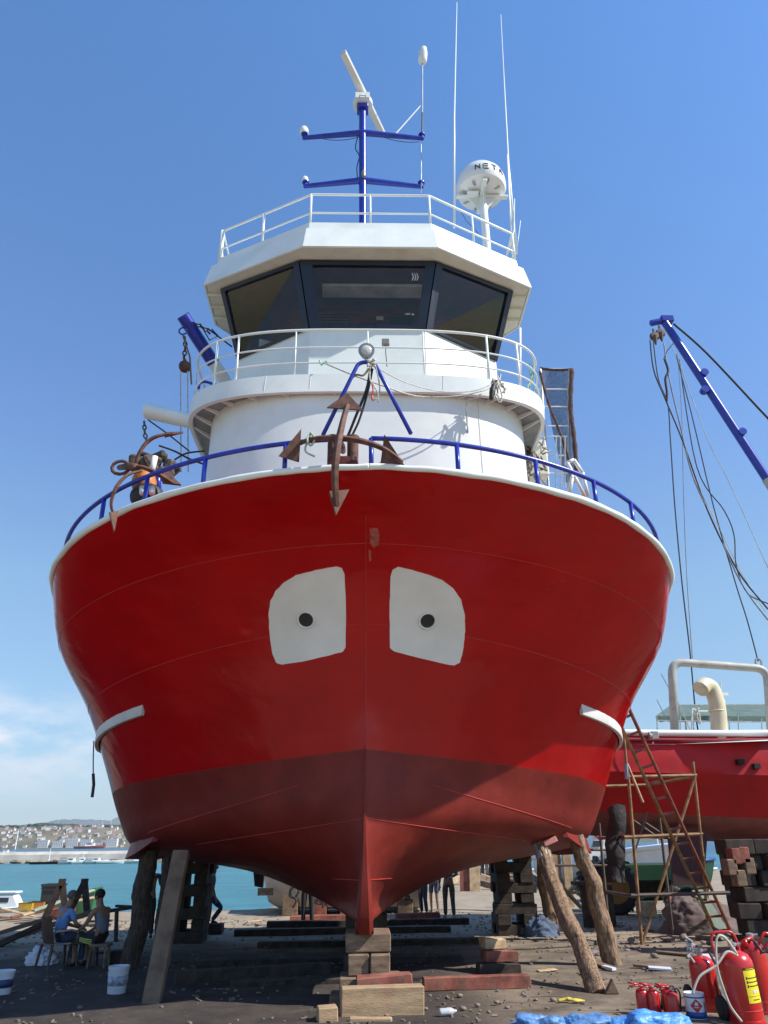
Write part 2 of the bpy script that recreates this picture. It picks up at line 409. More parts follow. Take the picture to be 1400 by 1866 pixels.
# white capping along the bulwark top
for side in (1, -1):
    m_ = MB(); pts, rr = [], []
    for i in range(150):
        s_ = 1.6 * (i / 149) ** 1.3; p = hull(1, s_, side)
        pts.append(p + V((0, 0, .02)) + noise.noise_vector(p * 2.2) * .014)
        rr.append(.046 + .012 * noise.noise(p * 3) + .012 * min(1, s_))
    m_.tube(pts, rr, 8); m_.build('bulwark_cap', WHITE, boat, smooth=True)
# deck inside the bulwark
m_ = MB(); rows = []
for i in range(60):
    s_ = .04 + 1.9 * (i / 59); p = hull(.86, s_, 1); p2 = hull(.86, s_, -1); rows.append([V((p2.x + .03, p.y + .03, p.z)), V(((p.x + p2.x) / 2, p.y + .03, p.z + .06)), V((p.x - .03, p.y + .03, p.z))])
m_.grid(rows); m_.build('deck', mat('grey_deck_paint', (.30, .32, .31), .6, dirt=.4), boat)

# white eye patches with hawse pipes: outline laid on the plating
def on_patch(poly, name, m, t0=.006, cell=7):
    xs = [p[0] for p in poly]; ys = [p[1] for p in poly]
    bm = bmesh.new(); cx, cy = sum(xs) / len(xs), sum(ys) / len(ys)
    rings = []
    for k in range(1, 15):
        rings.append([(cx + (x - cx) * k / 14, cy + (y - cy) * k / 14) for x, y in poly])
    pts = [[on_hull(*q) for q in r] for r in rings]
    m_ = MB(); vs = [[m_.v(a + b * t0) for a, b in r] for r in pts]
    n = len(poly); c, cn_ = on_hull(cx, cy); cv = m_.v(c + cn_ * t0)
    for j in range(n): m_.f((cv, vs[0][j], vs[0][(j + 1) % n]))
    for a, b in zip(vs, vs[1:]):
        for j in range(n): m_.f((a[j], b[j], b[(j + 1) % n], a[(j + 1) % n]))
    low = [m_.v(a - b * .02) for a, b in pts[-1]]
    for j in range(n): m_.f((vs[-1][j], low[j], low[(j + 1) % n], vs[-1][(j + 1) % n]))
    return m_.build(name, m, boat, smooth=35)
def dense(poly, k=7):
    out = []
    for i in range(len(poly)):
        a, b = poly[i], poly[(i + 1) % len(poly)]
        for j in range(k):
            t = j / k; wx = .9 * noise.noise(V((a[0] + (b[0] - a[0]) * t, a[1] + (b[1] - a[1]) * t, 0)) * .11)
            out.append((a[0] + (b[0] - a[0]) * t + wx, a[1] + (b[1] - a[1]) * t + wx))
    return out
PATCH = mat('pale_grey_patch_paint', (.76, .76, .74), .42, var=.05, scale=1.5, bump=.15, bscale=5, dirt=.12, dirtcol=(.4, .4, .38))
eyeL = [(628, 1046), (631, 1110), (630, 1180), (624, 1188), (560, 1204), (514, 1211), (504, 1208), (496, 1190), (491, 1150), (490, 1115), (493, 1095), (502, 1078), (516, 1063), (540, 1048), (575, 1039), (612, 1032), (623, 1035)]
eyeR = [(712, 1050), (716, 1038), (726, 1033), (745, 1037), (780, 1047), (806, 1057), (826, 1072), (840, 1092), (847, 1120), (848, 1150), (844, 1185), (838, 1207), (829, 1213), (812, 1210), (760, 1198), (718, 1187), (711, 1181), (710, 1110)]
for poly, hx, hy in ((eyeL, 558, 1129), (eyeR, 779, 1131)):
    ep = on_patch(dense(poly, 5), 'eye_patch', PATCH)
    c, n_ = on_hull(hx, hy); q = n_.to_track_quat('Z', 'Y')
    m_ = MB(); m_.lathe([(.128, -.05), (.150, .004), (.158, .022), (.150, .036), (.132, .036), (.118, .018), (.112, -.04)], c, 28, q)
    m_.build('hawse_rim', PATCH, ep, smooth=True)
    m_ = MB(); m_.lathe([(.001, -.002), (.117, .019), (.120, .012)], c, 24, q)
    m_.build('hawse_pipe', mat('dark_hawse_hole', (.03, .028, .026), .8), ep)
# white rubbing strakes wrapping the shoulders
def strake(x0, y0, side, zz):
    p0, _ = on_hull(x0, y0)
    # find v so that the belt stays at roughly even height, starting at p0
    pts = []
    for i in range(46):
        Y = p0.y + i * .16
        # search v,s with Y and target z
        zt = zz(i * .16, p0.z); lo, hi = .35, .95
        for _ in range(30):
            v_ = (lo + hi) / 2
            Ys, zs, za, B, L, p_, r_ = interp(LEV, v_); xi = (Y - Ys) / L
            s_ = xi ** (1 / 1.9) if 0 <= xi <= 1 else (1 + (Y - Ys - L) / (YEND - Ys - L) if xi > 1 else 0)
            h = hull(v_, s_, side)
            if h.z < zt: lo = v_
            else: hi = v_
        pts.append((h, hnorm(v_, s_, side)))
    return pts
for x0, y0, side in ((262, 1291, -1), (1058, 1290, 1)):
    sp_ = strake(x0, y0, side, lambda d, z0: z0 - (.20 * d if d < 1.9 else .38 + .04 * (d - 1.9)))
    m_ = MB(); rows = []
    for h, n_ in sp_:
        n2 = V((n_.x, n_.y, 0)).normalized(); upv = V((0, 0, 1)); wv = .005 * noise.noise(h * 4)
        rows.append([h + upv * .17 - n2 * .03, h + upv * .165 + n2 * (.03 + wv), h + upv * .15 + n2 * (.038 + wv), h - upv * .095 + n2 * (.042 + wv), h - upv * .12 + n2 * (.035 + wv), h - upv * .12 - n2 * .03])
    m_.grid(rows); m_.f([m_.v(p) for p in rows[0]])
    m_.build('rubbing_strake', mat('scuffed_white_paint', (.62, .60, .57), .5, var=.08, scale=2, bump=.2, bscale=8, dirt=.5, dirtcol=(.30, .27, .24), dscale=2.2), boat, smooth=40)
# bilge keel fins at the turn of the bilge
for side, x_ in ((-1, 0), (1, 0)):
    m_ = MB(); rows = []
    for i in range(12):
        Y = 15.1 + i * .5; Ys, zs, za, B, L, p_, r_ = interp(LEV, .35); xi = (Y - Ys) / L
        s_ = xi ** (1 / 1.9) if xi <= 1 else 1 + (Y - Ys - L) / (YEND - Ys - L)
        h = hull(.35, s_, side); n_ = hnorm(.35, s_, side); d = .26 * min(1, .3 + i / 1.8)
        dn = (V((n_.x * .45, 0, -.9))).normalized(); rows.append([h - n_ * .05 + V((side * .05, 0, .03)), h + dn * d + V((side * .04, 0, 0)), h + dn * d - V((side * .04, 0, 0)), h - n_ * .05 - V((side * .08, 0, 0))])
    m_.grid(rows); m_.f([m_.v(p) for p in rows[0]]); m_.build('bilge_keel', HULLM, boat, smooth=40)
# short line hanging under the port strake
m_ = MB(); m_.tube([P(171, 1350, 15.2), P(170, 1380, 15.2), P(170, 1413, 15.2)], .012, 6); m_.tube([P(170, 1410, 15.2), P(171, 1430, 15.2), P(168, 1453, 15.2)], .03, 6)
tag(m_.build('hanging_line', DROPE, None, loc=P(171, 1350, 15.2)), "short dark rope end dangling below the white strake on the hull's left side", 'rope')

# ------------------------------------------------------------------ blue bow rails
def bow_rail(xs_posts, X0, X1, side):
    r = thing_part('bow_rail', boat)
    h = .56
    xs_ = [X0 + (X1 - X0) * i / 40 for i in range(41)]
    top = [edge(x * side, .13, h) for x in xs_]
    tail = [hull(1, 1 + .45 * i / 12, side) + V((-side * .13, 0, h)) for i in range(0, 13)]
    m_ = MB(); m_.tube([p for p in top if p.y < tail[0].y - .1] + tail, .036, 10); m_.build('top_rail', BLUE, r, smooth=True)
    for x in xs_posts:
        a = edge(x * side, .13, 0); m_ = MB(); m_.tube([a + V((0, 0, -.03)), a + V((0, 0, h))], .036, 10); m_.build('post', BLUE, r, smooth=True)
    for i in range(1, 8):
        a = hull(1, 1 + .05 * i, side) + V((-side * .13, 0, 0)); m_ = MB(); m_.tube([a, a + V((0, 0, h))], .036, 8); m_.build('post', BLUE, r, smooth=True)
def thing_part(name, parent):
    o = bpy.data.objects.new(name, None); COL.objects.link(o); o.parent = parent; ORG[o.name] = org(parent); o.empty_display_size = .1
    return o

# small bare patch and scuffs near the stem
CHIP = mat('bare_primer_patch', (.42, .10, .08), .6, var=.35, scale=16, bump=.3)
for poly in (((674, 962), (688, 962), (692, 975), (690, 992), (682, 999), (675, 990)), ((672, 1000), (676, 1004), (677, 1022), (673, 1022))):
    on_patch(dense(list(poly), 3), 'paint_chip', CHIP, .004)
for side, (x0_, x1_, y_) in ((1, (712, 735, 1038)),):
    pass
m_ = MB(); m_.tube([on_hull(667 + .4 * noise.noise(V((0, y * .05, 0))), y)[0] + V((0, -.004, 0)) for y in range(940, 1480, 12)], .006, 5); m_.build('weld_seam', SEAMM, hullo, smooth=True)
bow_rail([1.32, 2.58, 3.62, 4.42], .03, 5.45, 1)
bow_rail([1.24, 2.48, 3.45, 4.28], .62, 5.45, -1)
m_ = MB(); a = edge(.03, .13, 0); m_.tube([a, a + V((0, 0, .56))], .036, 10); m_.build('rail_end_post', BLUE, boat, smooth=True)

# A-frame on the stem with searchlight
apex = P(668, 660, 9.75); fl_, fr = edge(-.60, .13, .56), edge(.66, .13, .56)
fl_ = P(589, 792, fl_.y); fr = P(749, 790, fr.y)
m_ = MB(); m_.tube(bent([fl_, apex + V((-.12, 0, .0)), apex + V((.12, 0, 0)), fr], .16), .033, 10)
m_.build('bow_frame', BLUE, boat, smooth=True)
sl_ = thing_part('searchlight', boat); c = apex + V((0, -.03, .20)); q = V((0, -1, -.12)).to_track_quat('Z', 'X')
m_ = MB(); m_.lathe([(.02, -.16), (.09, -.13), (.125, -.02), (.130, .0), (.130, .02), (.115, .022)], c, 24, q); m_.build('lamp_housing', mat('grey_lamp_metal', (.25, .25, .25), .4, .5), sl_, smooth=50)
m_ = MB(); m_.lathe([(.115, .0), (.10, .018), (.05, .034), (.001, .040)], c, 24, q); m_.build('lens', mat('clear_lamp_lens', (.55, .54, .48), .12, spec=.8, bump=.6, bscale=45), sl_, smooth=True)
m_ = MB(); m_.tube([c + V((0, .03, -.12)), apex + V((0, 0, 0))], .025, 8); m_.build('bracket', STEEL, sl_, smooth=True)
m_ = MB(); fc = P(703, 624, 11.9); m_.box(fc, (.15, .09, .14)); m_.build('floodlight', mat('floodlight_grey', (.22, .22, .20), .4), boat, bevel=.012)
m_ = MB(); m_.tube([fc, fc + V((.0, .03, -.22)), fc + V((.02, .03, -.55))], .008, 6); m_.build('floodlight_cable', DROPE, boat)

# ------------------------------------------------------------------ deckhouse
OX = .06
def se(hw, y0, dep, ex, aft, k=40):              # plan curve from port aft round the front to starboard aft
    out = [V((OX - hw, y, 0)) for y in (aft, (aft + y0 + dep) / 2)]
    for i in range(k + 1):
        a = pi * i / k; x = -cos(a); y = sin(a)
        out.append(V((OX + hw * math.copysign(abs(x) ** (2 / ex), x), y0 + dep - dep * abs(y) ** (2 / ex), 0)))
    out += [V((OX + hw, y, 0)) for y in ((aft + y0 + dep) / 2, aft)]
    return out
ZD = 9.95
house = thing_part('deckhouse', boat)
pl = se(3.27, 11.93, 2.07, 3.0, 18)
m_ = MB(); m_.grid([[p + V((0, 0, z)) for p in pl] for z in (5.6, 7.2, 8.4, 9.3, ZD + .02)]); m_.build('wall', WHITE, house, smooth=40)
pv = se(3.65, 11.8, 1.7, 3.1, 18.5)
pi_ = se(3.58, 11.88, 1.65, 3.1, 18.5)
m_ = MB(); z0, z1 = ZD - .0, ZD + .32
m_.grid([[p + V((0, 0, z)) for p in q_] for q_, z in ((pi_, z0 + .03), (pi_, z0 - .07), (pv, z0 - .07), (pv, z0 + .1), (pv, z1), (pi_, z1), (pi_, z1 - .1))]); m_.build('visor', WHITE, house, smooth=30)
m_ = MB(); m_.f([m_.v(p + V((0, 0, z0 + .02))) for p in pi_]); m_.f([m_.v(p + V((0, 0, z1 - .08))) for p in pi_]); m_.build('bridge_deck', mat('grey_deck_paint', (.30, .32, .31), .6, dirt=.4), house)
for i in range(3, len(pv) - 3, 3):               # small brackets under the overhang
    a, b = pl[i] , pi_[i]; m_ = MB(); d = (b - a); n_ = V((-d.y, d.x, 0)).normalized() * .012
    if d.length < .05: continue
    m_.prism([a + V((0, 0, z0 - .10)) - n_, a + V((0, 0, z0)) - n_, b * .96 + a * .04 + V((0, 0, z0)) - n_, b * .96 + a * .04 + V((0, 0, z0 - .04)) - n_], n_ * 2); m_.build('bracket', WHITE, house)
# visor panel joints and wall joints
for x in (-1.9, -1.15, .2, 1.5):
    i = min(range(len(pv)), key=lambda k: abs(pv[k].x - x - OX)); p = pv[i]
    m_ = MB(); m_.tube([p + V((0, -.002, z0)), p + V((0.02, -.002, z1))], .005, 4); m_.build('panel_joint', CREAM, house)
for i, (x, y0_, y1_) in enumerate(((873, 755, 862), (586, 790, 845))):
    p0, p1 = P(x, y0_, 12.13), P(x, y1_, 12.13); m_ = MB(); m_.tube([V((p0.x, p0.y, 9.9)), V((p0.x, p0.y, 6.8))], .005, 4)
    if i == 0: m_.build('panel_joint', CREAM, house)
# bridge rail
br = thing_part('bridge_rail', boat)
ph = se(3.60, 11.86, 1.66, 3.1, 17.0)
for h, r in ((1.08, .026), (.66, .017), (.30, .017)):
    m_ = MB(); m_.tube([p + V((0, 0, z1 + h)) for p in ph], r, 8); m_.build('rail_bar', WHITE, br, smooth=True)
for x in (-2.95, -2.45, -1.28, .03, 1.30, 2.42, 3.1):
    i = min(range(2, len(ph) - 2), key=lambda k: abs(ph[k].x - x)); p = V((ph[i].x, ph[i].y, 0)); r = .024 if abs(x) > 2.3 else .015
    m_ = MB(); m_.tube([p + V((0, 0, z1 - .05)), p + V((0, 0, z1 + 1.08))], r, 8); m_.build('post', WHITE, br, smooth=True)
for s_ in (-1, 1):
    for y in (14.2, 15.4, 16.6):
        m_ = MB(); p = V((OX + 3.6 * s_, y, 0)); m_.tube([p + V((0, 0, z1 - .05)), p + V((0, 0, z1 + 1.08))], .02, 8); m_.build('post', WHITE, br, smooth=True)

# ------------------------------------------------------------------ wheelhouse
WH = thing_part('wheelhouse', boat)
def oct_(hf, yf, hs, ys, aft, z, o=OX):          # front half width, front y, side half width, side y
    return [V((o - hs, aft, z)), V((o - hs, ys, z)), V((o - hf, yf, z)), V((o + hf, yf, z)), V((o + hs, ys, z)), V((o + hs, aft, z))]
ZS, ZT = 11.87, 13.36
sill = oct_(1.20, 12.50, 2.86, 13.60, 16.5, ZS); base = oct_(1.20, 12.50, 2.86, 13.60, 16.5, z1 - .1)
head = oct_(1.44, 12.15, 3.24, 13.05, 16.8, ZT)
m_ = MB(); m_.grid([base, sill]); m_.build('lower_wall', WHITE, WH)
# dark frames round the raked panes; the panes themselves; posts
NAVY = mat('navy_window_frame', (.008, .012, .03), .35, var=.2, bump=.05)
GL = bpy.data.materials.new('tinted_glass'); GL.use_nodes = True; n_ = GL.node_tree.nodes; l_ = GL.node_tree.links; n_.clear()
go = n_.new('ShaderNodeOutputMaterial'); tr_ = n_.new('ShaderNodeBsdfTransparent'); tr_.inputs[0].default_value = (.62, .64, .66, 1)
gg = n_.new('ShaderNodeBsdfGlossy'); gg.inputs['Roughness'].default_value = .03; lw_ = n_.new('ShaderNodeLayerWeight'); lw_.inputs[0].default_value = .5
pw_ = n_.new('ShaderNodeMath'); pw_.operation = 'POWER'; l_.new(lw_.outputs['Facing'], pw_.inputs[0]); pw_.inputs[1].default_value = 4
fr_ = n_.new('ShaderNodeMath'); fr_.operation = 'MULTIPLY_ADD'; l_.new(pw_.outputs[0], fr_.inputs[0]); fr_.inputs[1].default_value = .9; fr_.inputs[2].default_value = .045
gm = n_.new('ShaderNodeMixShader'); l_.new(fr_.outputs[0], gm.inputs[0]); l_.new(tr_.outputs[0], gm.inputs[1]); l_.new(gg.outputs[0], gm.inputs[2]); l_.new(gm.outputs[0], go.inputs[0])
def facet(a0, b0, b1, a1, ml, mr, mt_, mbt):     # lower-left, lower-right, upper-right, upper-left ; margins
    def at(u, v): return a0.lerp(b0, u).lerp(a1.lerp(b1, u), v)
    nrm = (b0 - a0).cross(a1 - a0).normalized()
    if nrm.y > 0: nrm = -nrm
    o_ = [at(0, 0), at(1, 0), at(1, 1), at(0, 1)]; i_ = [at(ml, mbt), at(1 - mr, mbt), at(1 - mr, 1 - mt_), at(ml, 1 - mt_)]
    f_ = MB(); th = nrm * .05
    vo = [f_.v(p + th) for p in o_]; vi = [f_.v(p + th) for p in i_]; vo2 = [f_.v(p - th) for p in o_]; vi2 = [f_.v(p - th) for p in i_]
    for j in range(4):
        k = (j + 1) % 4; f_.f((vo[j], vo[k], vi[k], vi[j])); f_.f((vo2[j], vi2[j], vi2[k], vo2[k])); f_.f((vi[j], vi[k], vi2[k], vi2[j])); f_.f((vo[j], vo2[j], vo2[k], vo[k]))
    fo = f_.build('window_frame', NAVY, WH)
    g_ = MB(); g_.f([g_.v(p - nrm * .01) for p in i_]); g_.build('pane', GL, fo)
facet(sill[2], sill[3], head[3], head[2], .09, .07, .07, .05)
facet(sill[1], sill[2], head[2], head[1], .05, .07, .05, .04)
facet(sill[3], sill[4], head[4], head[3], .08, .06, .05, .04)
for s_, (a, b, c, d) in ((-1, (sill[0], sill[1], head[1], head[0])), (1, (sill[4], sill[5], head[5], head[4]))):
    m_ = MB(); m_.f([m_.v(p) for p in (a, b, c, d)]); m_.build('side_wall', WHITE, WH)
# what stands inside
INR = thing_part('cabin_interior', boat)
DK = mat('dark_cabin_panel', (.06, .045, .04), .6); WD = mat('varnished_cabin_wood', (.22, .07, .045), .35, var=.3, stretch=(1, 1, 6))
m_ = MB(); m_.box((OX, 13.62, 12.4), (3.4, .06, 1.75)); m_.hexa([V((OX + x, y, 11.6)) for x, y in ((-1.7, 13.6), (-1.7, 13.66), (-2.75, 14.6), (-2.75, 14.5))], [V((OX + x, y, 13.28)) for x, y in ((-1.7, 13.6), (-1.7, 13.66), (-2.75, 14.6), (-2.75, 14.5))]); m_.hexa([V((OX + x, y, 11.6)) for x, y in ((1.7, 13.6), (1.7, 13.66), (2.75, 14.6), (2.75, 14.5))], [V((OX + x, y, 13.28)) for x, y in ((1.7, 13.6), (1.7, 13.66), (2.75, 14.6), (2.75, 14.5))]); m_.build('rear_bulkhead', WD, INR)
for s_ in (-1, 1):
    m_ = MB(); m_.hexa([V((OX + s_ * x, y, 11.3)) for x, y in ((2.78, 13.75), (2.74, 13.75), (2.74, 15.5), (2.78, 15.5))], [V((OX + s_ * x, y, 13.3)) for x, y in ((3.12, 13.2), (3.08, 13.2), (3.08, 15.5), (3.12, 15.5))]); m_.build('side_lining', DK, INR)
m_ = MB(); m_.f([m_.v(p + V((0, .08, -.015))) for p in head]); m_.build('headlining', mat('brown_headlining', (.16, .085, .06), .6), INR)
m_ = MB(); m_.f([m_.v(p + V((0, .02, -.25))) for p in sill]); m_.build('cabin_floor', DK, INR)
m_ = MB(); m_.box((OX, 13.2, 11.75), (2.3, .7, .35)); m_.box((OX - 1.75, 13.75, 11.75), (1.2, .5, .35), .6); m_.box((OX + 1.75, 13.75, 11.75), (1.2, .5, .35), -.6); m_.build('console', DK, INR, bevel=.03)
m_ = MB()
for x, y, w_, h_ in ((-.5, 13.3, .42, .32), (.15, 13.3, .34, .28), (.7, 13.3, .3, .3)):
    m_.box((OX + x, y, 12.02 + h_ / 2 - .1), (w_, .08, h_))
m_.build('screens', mat('screen_black', (.01, .01, .012), .2), INR, bevel=.01)
m_ = MB(); m_.box((OX + .1, 12.95, 13.27), (2.2, .42, .07)); m_.build('overhead_panel', mat('cream_panel', (.78, .76, .70), .5), INR, bevel=.02)
m_ = MB()
for k in range(9): m_.box((OX - .78, 13.56, 12.45 + .085 * k), (.75, .04, .055))
m_.build('louvre', mat('louvre_brown', (.18, .11, .08), .6), INR)
m_ = MB(); m_.box((OX + .75, 13.3, 12.55), (.5, .12, .62)); m_.box((OX + .75, 13.15, 12.2), (.5, .4, .12)); m_.box((OX - .0, 13.38, 12.5), (.42, .1, .5)); m_.build('helm_seat', BLACK, INR, bevel=.05)
m_ = MB(); m_.box((OX + .28, 13.5, 12.95), (.16, .04, .10)); m_.build('gauge', CREAM, INR)
m_ = MB(); m_.box((OX + .12, 13.5, 12.75), (.06, .05, .16)); m_.build('telephone', CREAM, INR)
m_ = MB(); m_.ball((OX + .95, 13.42, 13.02), (.13, .05, .07)); m_.build('chrome_lamp', mat('chrome', (.8, .8, .8), .08, 1.0, var=0, bump=0), INR, smooth=True)
m_ = MB(); m_.box((OX + 2.0, 13.6, 12.75), (.7, .05, .10), -.5); m_.build('shelf', DK, INR)
m_ = MB(); m_.box((OX - 2.0, 13.9, 12.9), (.12, .04, .06)); m_.build('gauge', CREAM, INR)
m_ = MB(); m_.box(P(302 + 0, 0, 1) * 0 + V((OX - 2.2, 13.35, 12.05)), (.36, .02, .3), .35); m_.build('notice_sheet', mat('paper', (.6, .62, .6), .7), INR)
m_ = MB(); e_ = head[2].lerp(head[3], .90) * .28 + sill[2].lerp(sill[3], .90) * .0 + V((0, 0, 0)); c = sill[2].lerp(sill[3], .86).lerp(head[2].lerp(head[3], .86), .78)
for k in range(3): m_.tube([c + V((-.06 + .05 * k, .0, -.1)), c + V((-.03 + .05 * k, 0, .0)), c + V((-.06 + .05 * k, 0, .1))], .012, 5)
m_.build('window_sticker', mat('sticker_white', (.6, .62, .64), .5), INR)

# wheelhouse roof: soffit, raked fascia, coaming
RF = thing_part('wheelhouse_roof', boat)
def roofring(e_, z, dz=0):                       # e_ grows the octagon outwards
    return [V((OX - 3.62 - e_ + 1.05, 15.6, z)), V((OX - 3.62 - e_, 14.3, z)), V((OX - 3.62 - e_, 12.92 - e_ * .6, z)), V((OX - 1.34 - e_ * .4, 11.72 - e_, z)), V((OX + 1.46 + e_ * .4, 11.72 - e_, z)), V((OX + 3.66 + e_, 12.92 - e_ * .6, z)), V((OX + 3.66 + e_, 14.3, z)), V((OX + 3.66 + e_ - 1.05, 15.6, z)), V((OX + 2, 16.8, z)), V((OX - 2, 16.8, z))]
m_ = MB(); m_.f([m_.v(p) for p in roofring(-.06, ZT + .02)]); m_.build('soffit', CREAM, RF)
rings = [roofring(-.06, 13.42), roofring(-.04, 13.36), roofring(.0, 13.37), roofring(-.12, 13.98), roofring(-.22, 13.99), roofring(-.24, 14.26), roofring(-.30, 14.27), roofring(-.31, 14.1)]
m_ = MB(); m_.grid(rings, wrap=True); m_.build('fascia', WHITE, RF)
m_ = MB(); m_.f([m_.v(p) for p in roofring(-.3, 14.12)]); m_.build('roof_deck', WHITE, RF)
for s_ in (-1, 1):
    for y in (13.2, 13.6, 14.0): m_ = MB(); m_.box((OX + s_ * 3.42, y, 13.33), (.3, .03, .06)); m_.build('stiffener', CREAM, RF)
rr_ = thing_part('roof_rail', boat)
ring = roofring(-.27, 14.26); front = [ring[1], ring[2], ring[3], ring[4], ring[5], ring[6]]
for h, r in ((.84, .026), (.30, .020)):
    m_ = MB(); m_.tube(bent([p + V((0, 0, h)) for p in front], .06), r, 8); m_.build('rail_bar', WHITE, rr_, smooth=True)
def lp(a, b, t): return a.lerp(b, t)
for p, r in ((lp(front[1], front[2], .0), .05), (lp(front[1], front[2], .48), .03), (front[2], .026), (lp(front[2], front[3], .5), .022), (front[3], .026), (lp(front[3], front[4], .5), .024), (front[4], .028), (front[0], .026), (front[5], .026)):
    m_ = MB(); m_.tube([p, p + V((0, 0, .84))], r, 8); m_.build('post', WHITE, rr_, smooth=True)

# ------------------------------------------------------------------ mast with crossarms and radar
MY = 13.6
mast = thing_part('mast', boat)
mb0 = V((P(662, 300, MY).x, MY, 14.1)); mt0 = V((P(661, 200, MY).x, MY, 19.95))
m_ = MB(); m_.tube([mb0, mt0], .095, 14); m_.build('pole', BLUE, mast, smooth=40)
m_ = MB(); m_.box(mt0 + V((0, 0, .0)), (.30, .3, .14)); m_.build('mast_head', BLUE, mast, bevel=.02)
for zc, xl, xr, yc, ye in ((19.03, 555, 769, 242, 251), (17.33, 557, 768, 329, 339)):
    c = V((mb0.x, MY - .02, zc)); l = P(xl, ye, MY + .25); r = P(xr, ye + 1, MY + .25)
    m_ = MB(); m_.tube([l, c], [.055, .085], 10); m_.build('crossarm', BLUE, mast, smooth=40)
    m_ = MB(); m_.tube([c, r], [.085, .055], 10); m_.build('crossarm', BLUE, mast, smooth=40)
    for e_, k in ((l, 0), (r, 1)):
        m_ = MB(); m_.lathe([(.06, 0), (.05, .12), (.09, .13), (.09, .16)], e_ + V((0, 0, -.02)), 12); m_.build('arm_socket', BLUE, mast, smooth=40)
    s_ = 1 if yc < 300 else .72
    m_ = MB(); m_.lathe([(.10 * s_, 0), (.12 * s_, .04), (.12 * s_, .14 * s_), (.09 * s_, .21 * s_), (.03, .24 * s_)], l + V((-.02, 0, .14)), 16); m_.build('navigation_lamp', WHITE, mast, smooth=50)
m_ = MB(); m_.lathe([(.05, 0), (.06, .08), (.05, .16), (.02, .2)], V((mb0.x + .01, MY - .14, 17.33)), 12); m_.build('mast_lamp', mat('brass_lamp', (.45, .35, .2), .4, .6), mast, smooth=50)
c_ = mb0 + V((-.14, 0, 0))
m_ = MB(); m_.tube(catmull([V((c_.x, MY, 18.9)), V((c_.x - .06, MY, 18.5)), V((c_.x + .04, MY, 18.2)), V((c_.x - .02, MY, 17.8)), V((c_.x, MY, 17.4)), V((mb0.x - .1, MY, 17.2))], 5), .014, 5); m_.build('cable', DROPE, mast, smooth=True)
m_ = MB(); l = P(590, 253, MY + .1); r = V((mb0.x, MY, 18.95)); m_.tube(sag(l, r, .1), .009, 5); m_.build('cable', DROPE, mast, smooth=True); m_ = MB(); m_.tube(sag(P(700, 250, MY + .1), P(765, 258, MY + .2), .08), .009, 5); m_.build('cable', DROPE, mast, smooth=True)
m_ = MB(); m_.tube([P(768, 262, MY + .25), P(768, 330, MY + .25), P(768, 352, MY - 1.2)], .006, 4); m_.build('stay_wire', STEEL, mast)
radar = thing_part('radar_scanner', boat)
rc = mt0 + V((0, 0, .10))
m_ = MB(); m_.lathe([(.16, 0), (.26, .03), (.27, .14), (.22, .26), (.16, .34), (.10, .38)], rc + V((0, 0, 0)), 20); m_.box(rc + V((0, -.16, .12)), (.38, .2, .2)); m_.build('gearbox', WHITE, radar, smooth=40)
e1, e2 = P(627, 98, 12.55), P(694, 226, 14.75); zr = rc.z + .46
cc = V((mb0.x + .02, MY, zr)); d = (e2 - e1); d.z = 0; d.normalize(); pr = V((-d.y, d.x, 0)); HL = 1.28
m_ = MB(); sec = [(-.075, -.09), (.075, -.09), (.10, -.03), (.06, .09), (-.06, .09), (-.10, -.03)]
rings = [[cc + d * t + pr * a * k + V((0, 0, b * k)) for a, b in sec] for t, k in ((-HL, .8), (-HL + .04, 1), (0, 1.12), (HL - .04, 1), (HL, .8))]
m_.grid(rings, wrap=True); m_.f([m_.v(p) for p in rings[0]]); m_.f([m_.v(p) for p in rings[-1]]); m_.build('antenna_bar', mat('ivory_plastic', (.70, .69, .62), .4, var=.04, bump=.03), radar, smooth=35)
m_ = MB(); m_.lathe([(.09, 0), (.08, .12)], rc + V((0, 0, .36)), 14); m_.build('drive_shaft', STEEL, radar, smooth=40)
m_ = MB(); m_.tube([rc + V((-.08, -.25, .02)), rc + V((-.08, -.31, .02)), rc + V((.08, -.31, .02)), rc + V((.08, -.25, .02))], .012, 6); m_.build('grab_handle', STEEL, radar)
# wind sensor / small antenna on the starboard yardarm
wa = thing_part('masthead_antenna', boat); b0 = P(769, 250, MY + .25); t0 = P(770, 112, MY + .1)
m_ = MB(); m_.tube([b0, P(770, 205, MY + .2)], .022, 8); m_.build('lower_tube', mat('brown_sleeve', (.10, .06, .05), .6), wa)
m_ = MB(); m_.tube([P(770, 205, MY + .2), t0], .017, 8); m_.build('upper_tube', STEEL, wa)
ax = (P(769, 84, MY) - t0).normalized() + V((.1, -.1, 0)); q = ax.to_track_quat('Z', 'Y')
m_ = MB(); m_.lathe([(.05, -.08), (.10, -.05), (.125, .06), (.125, .26), (.09, .42), (.03, .47)], t0, 18, q); m_.build('capsule', WHITE, wa, smooth=50)
m_ = MB(); m_.tube([P(722, 243, MY + .1), P(767, 192, MY + .2)], .018, 6); m_.build('strut', WHITE, wa)

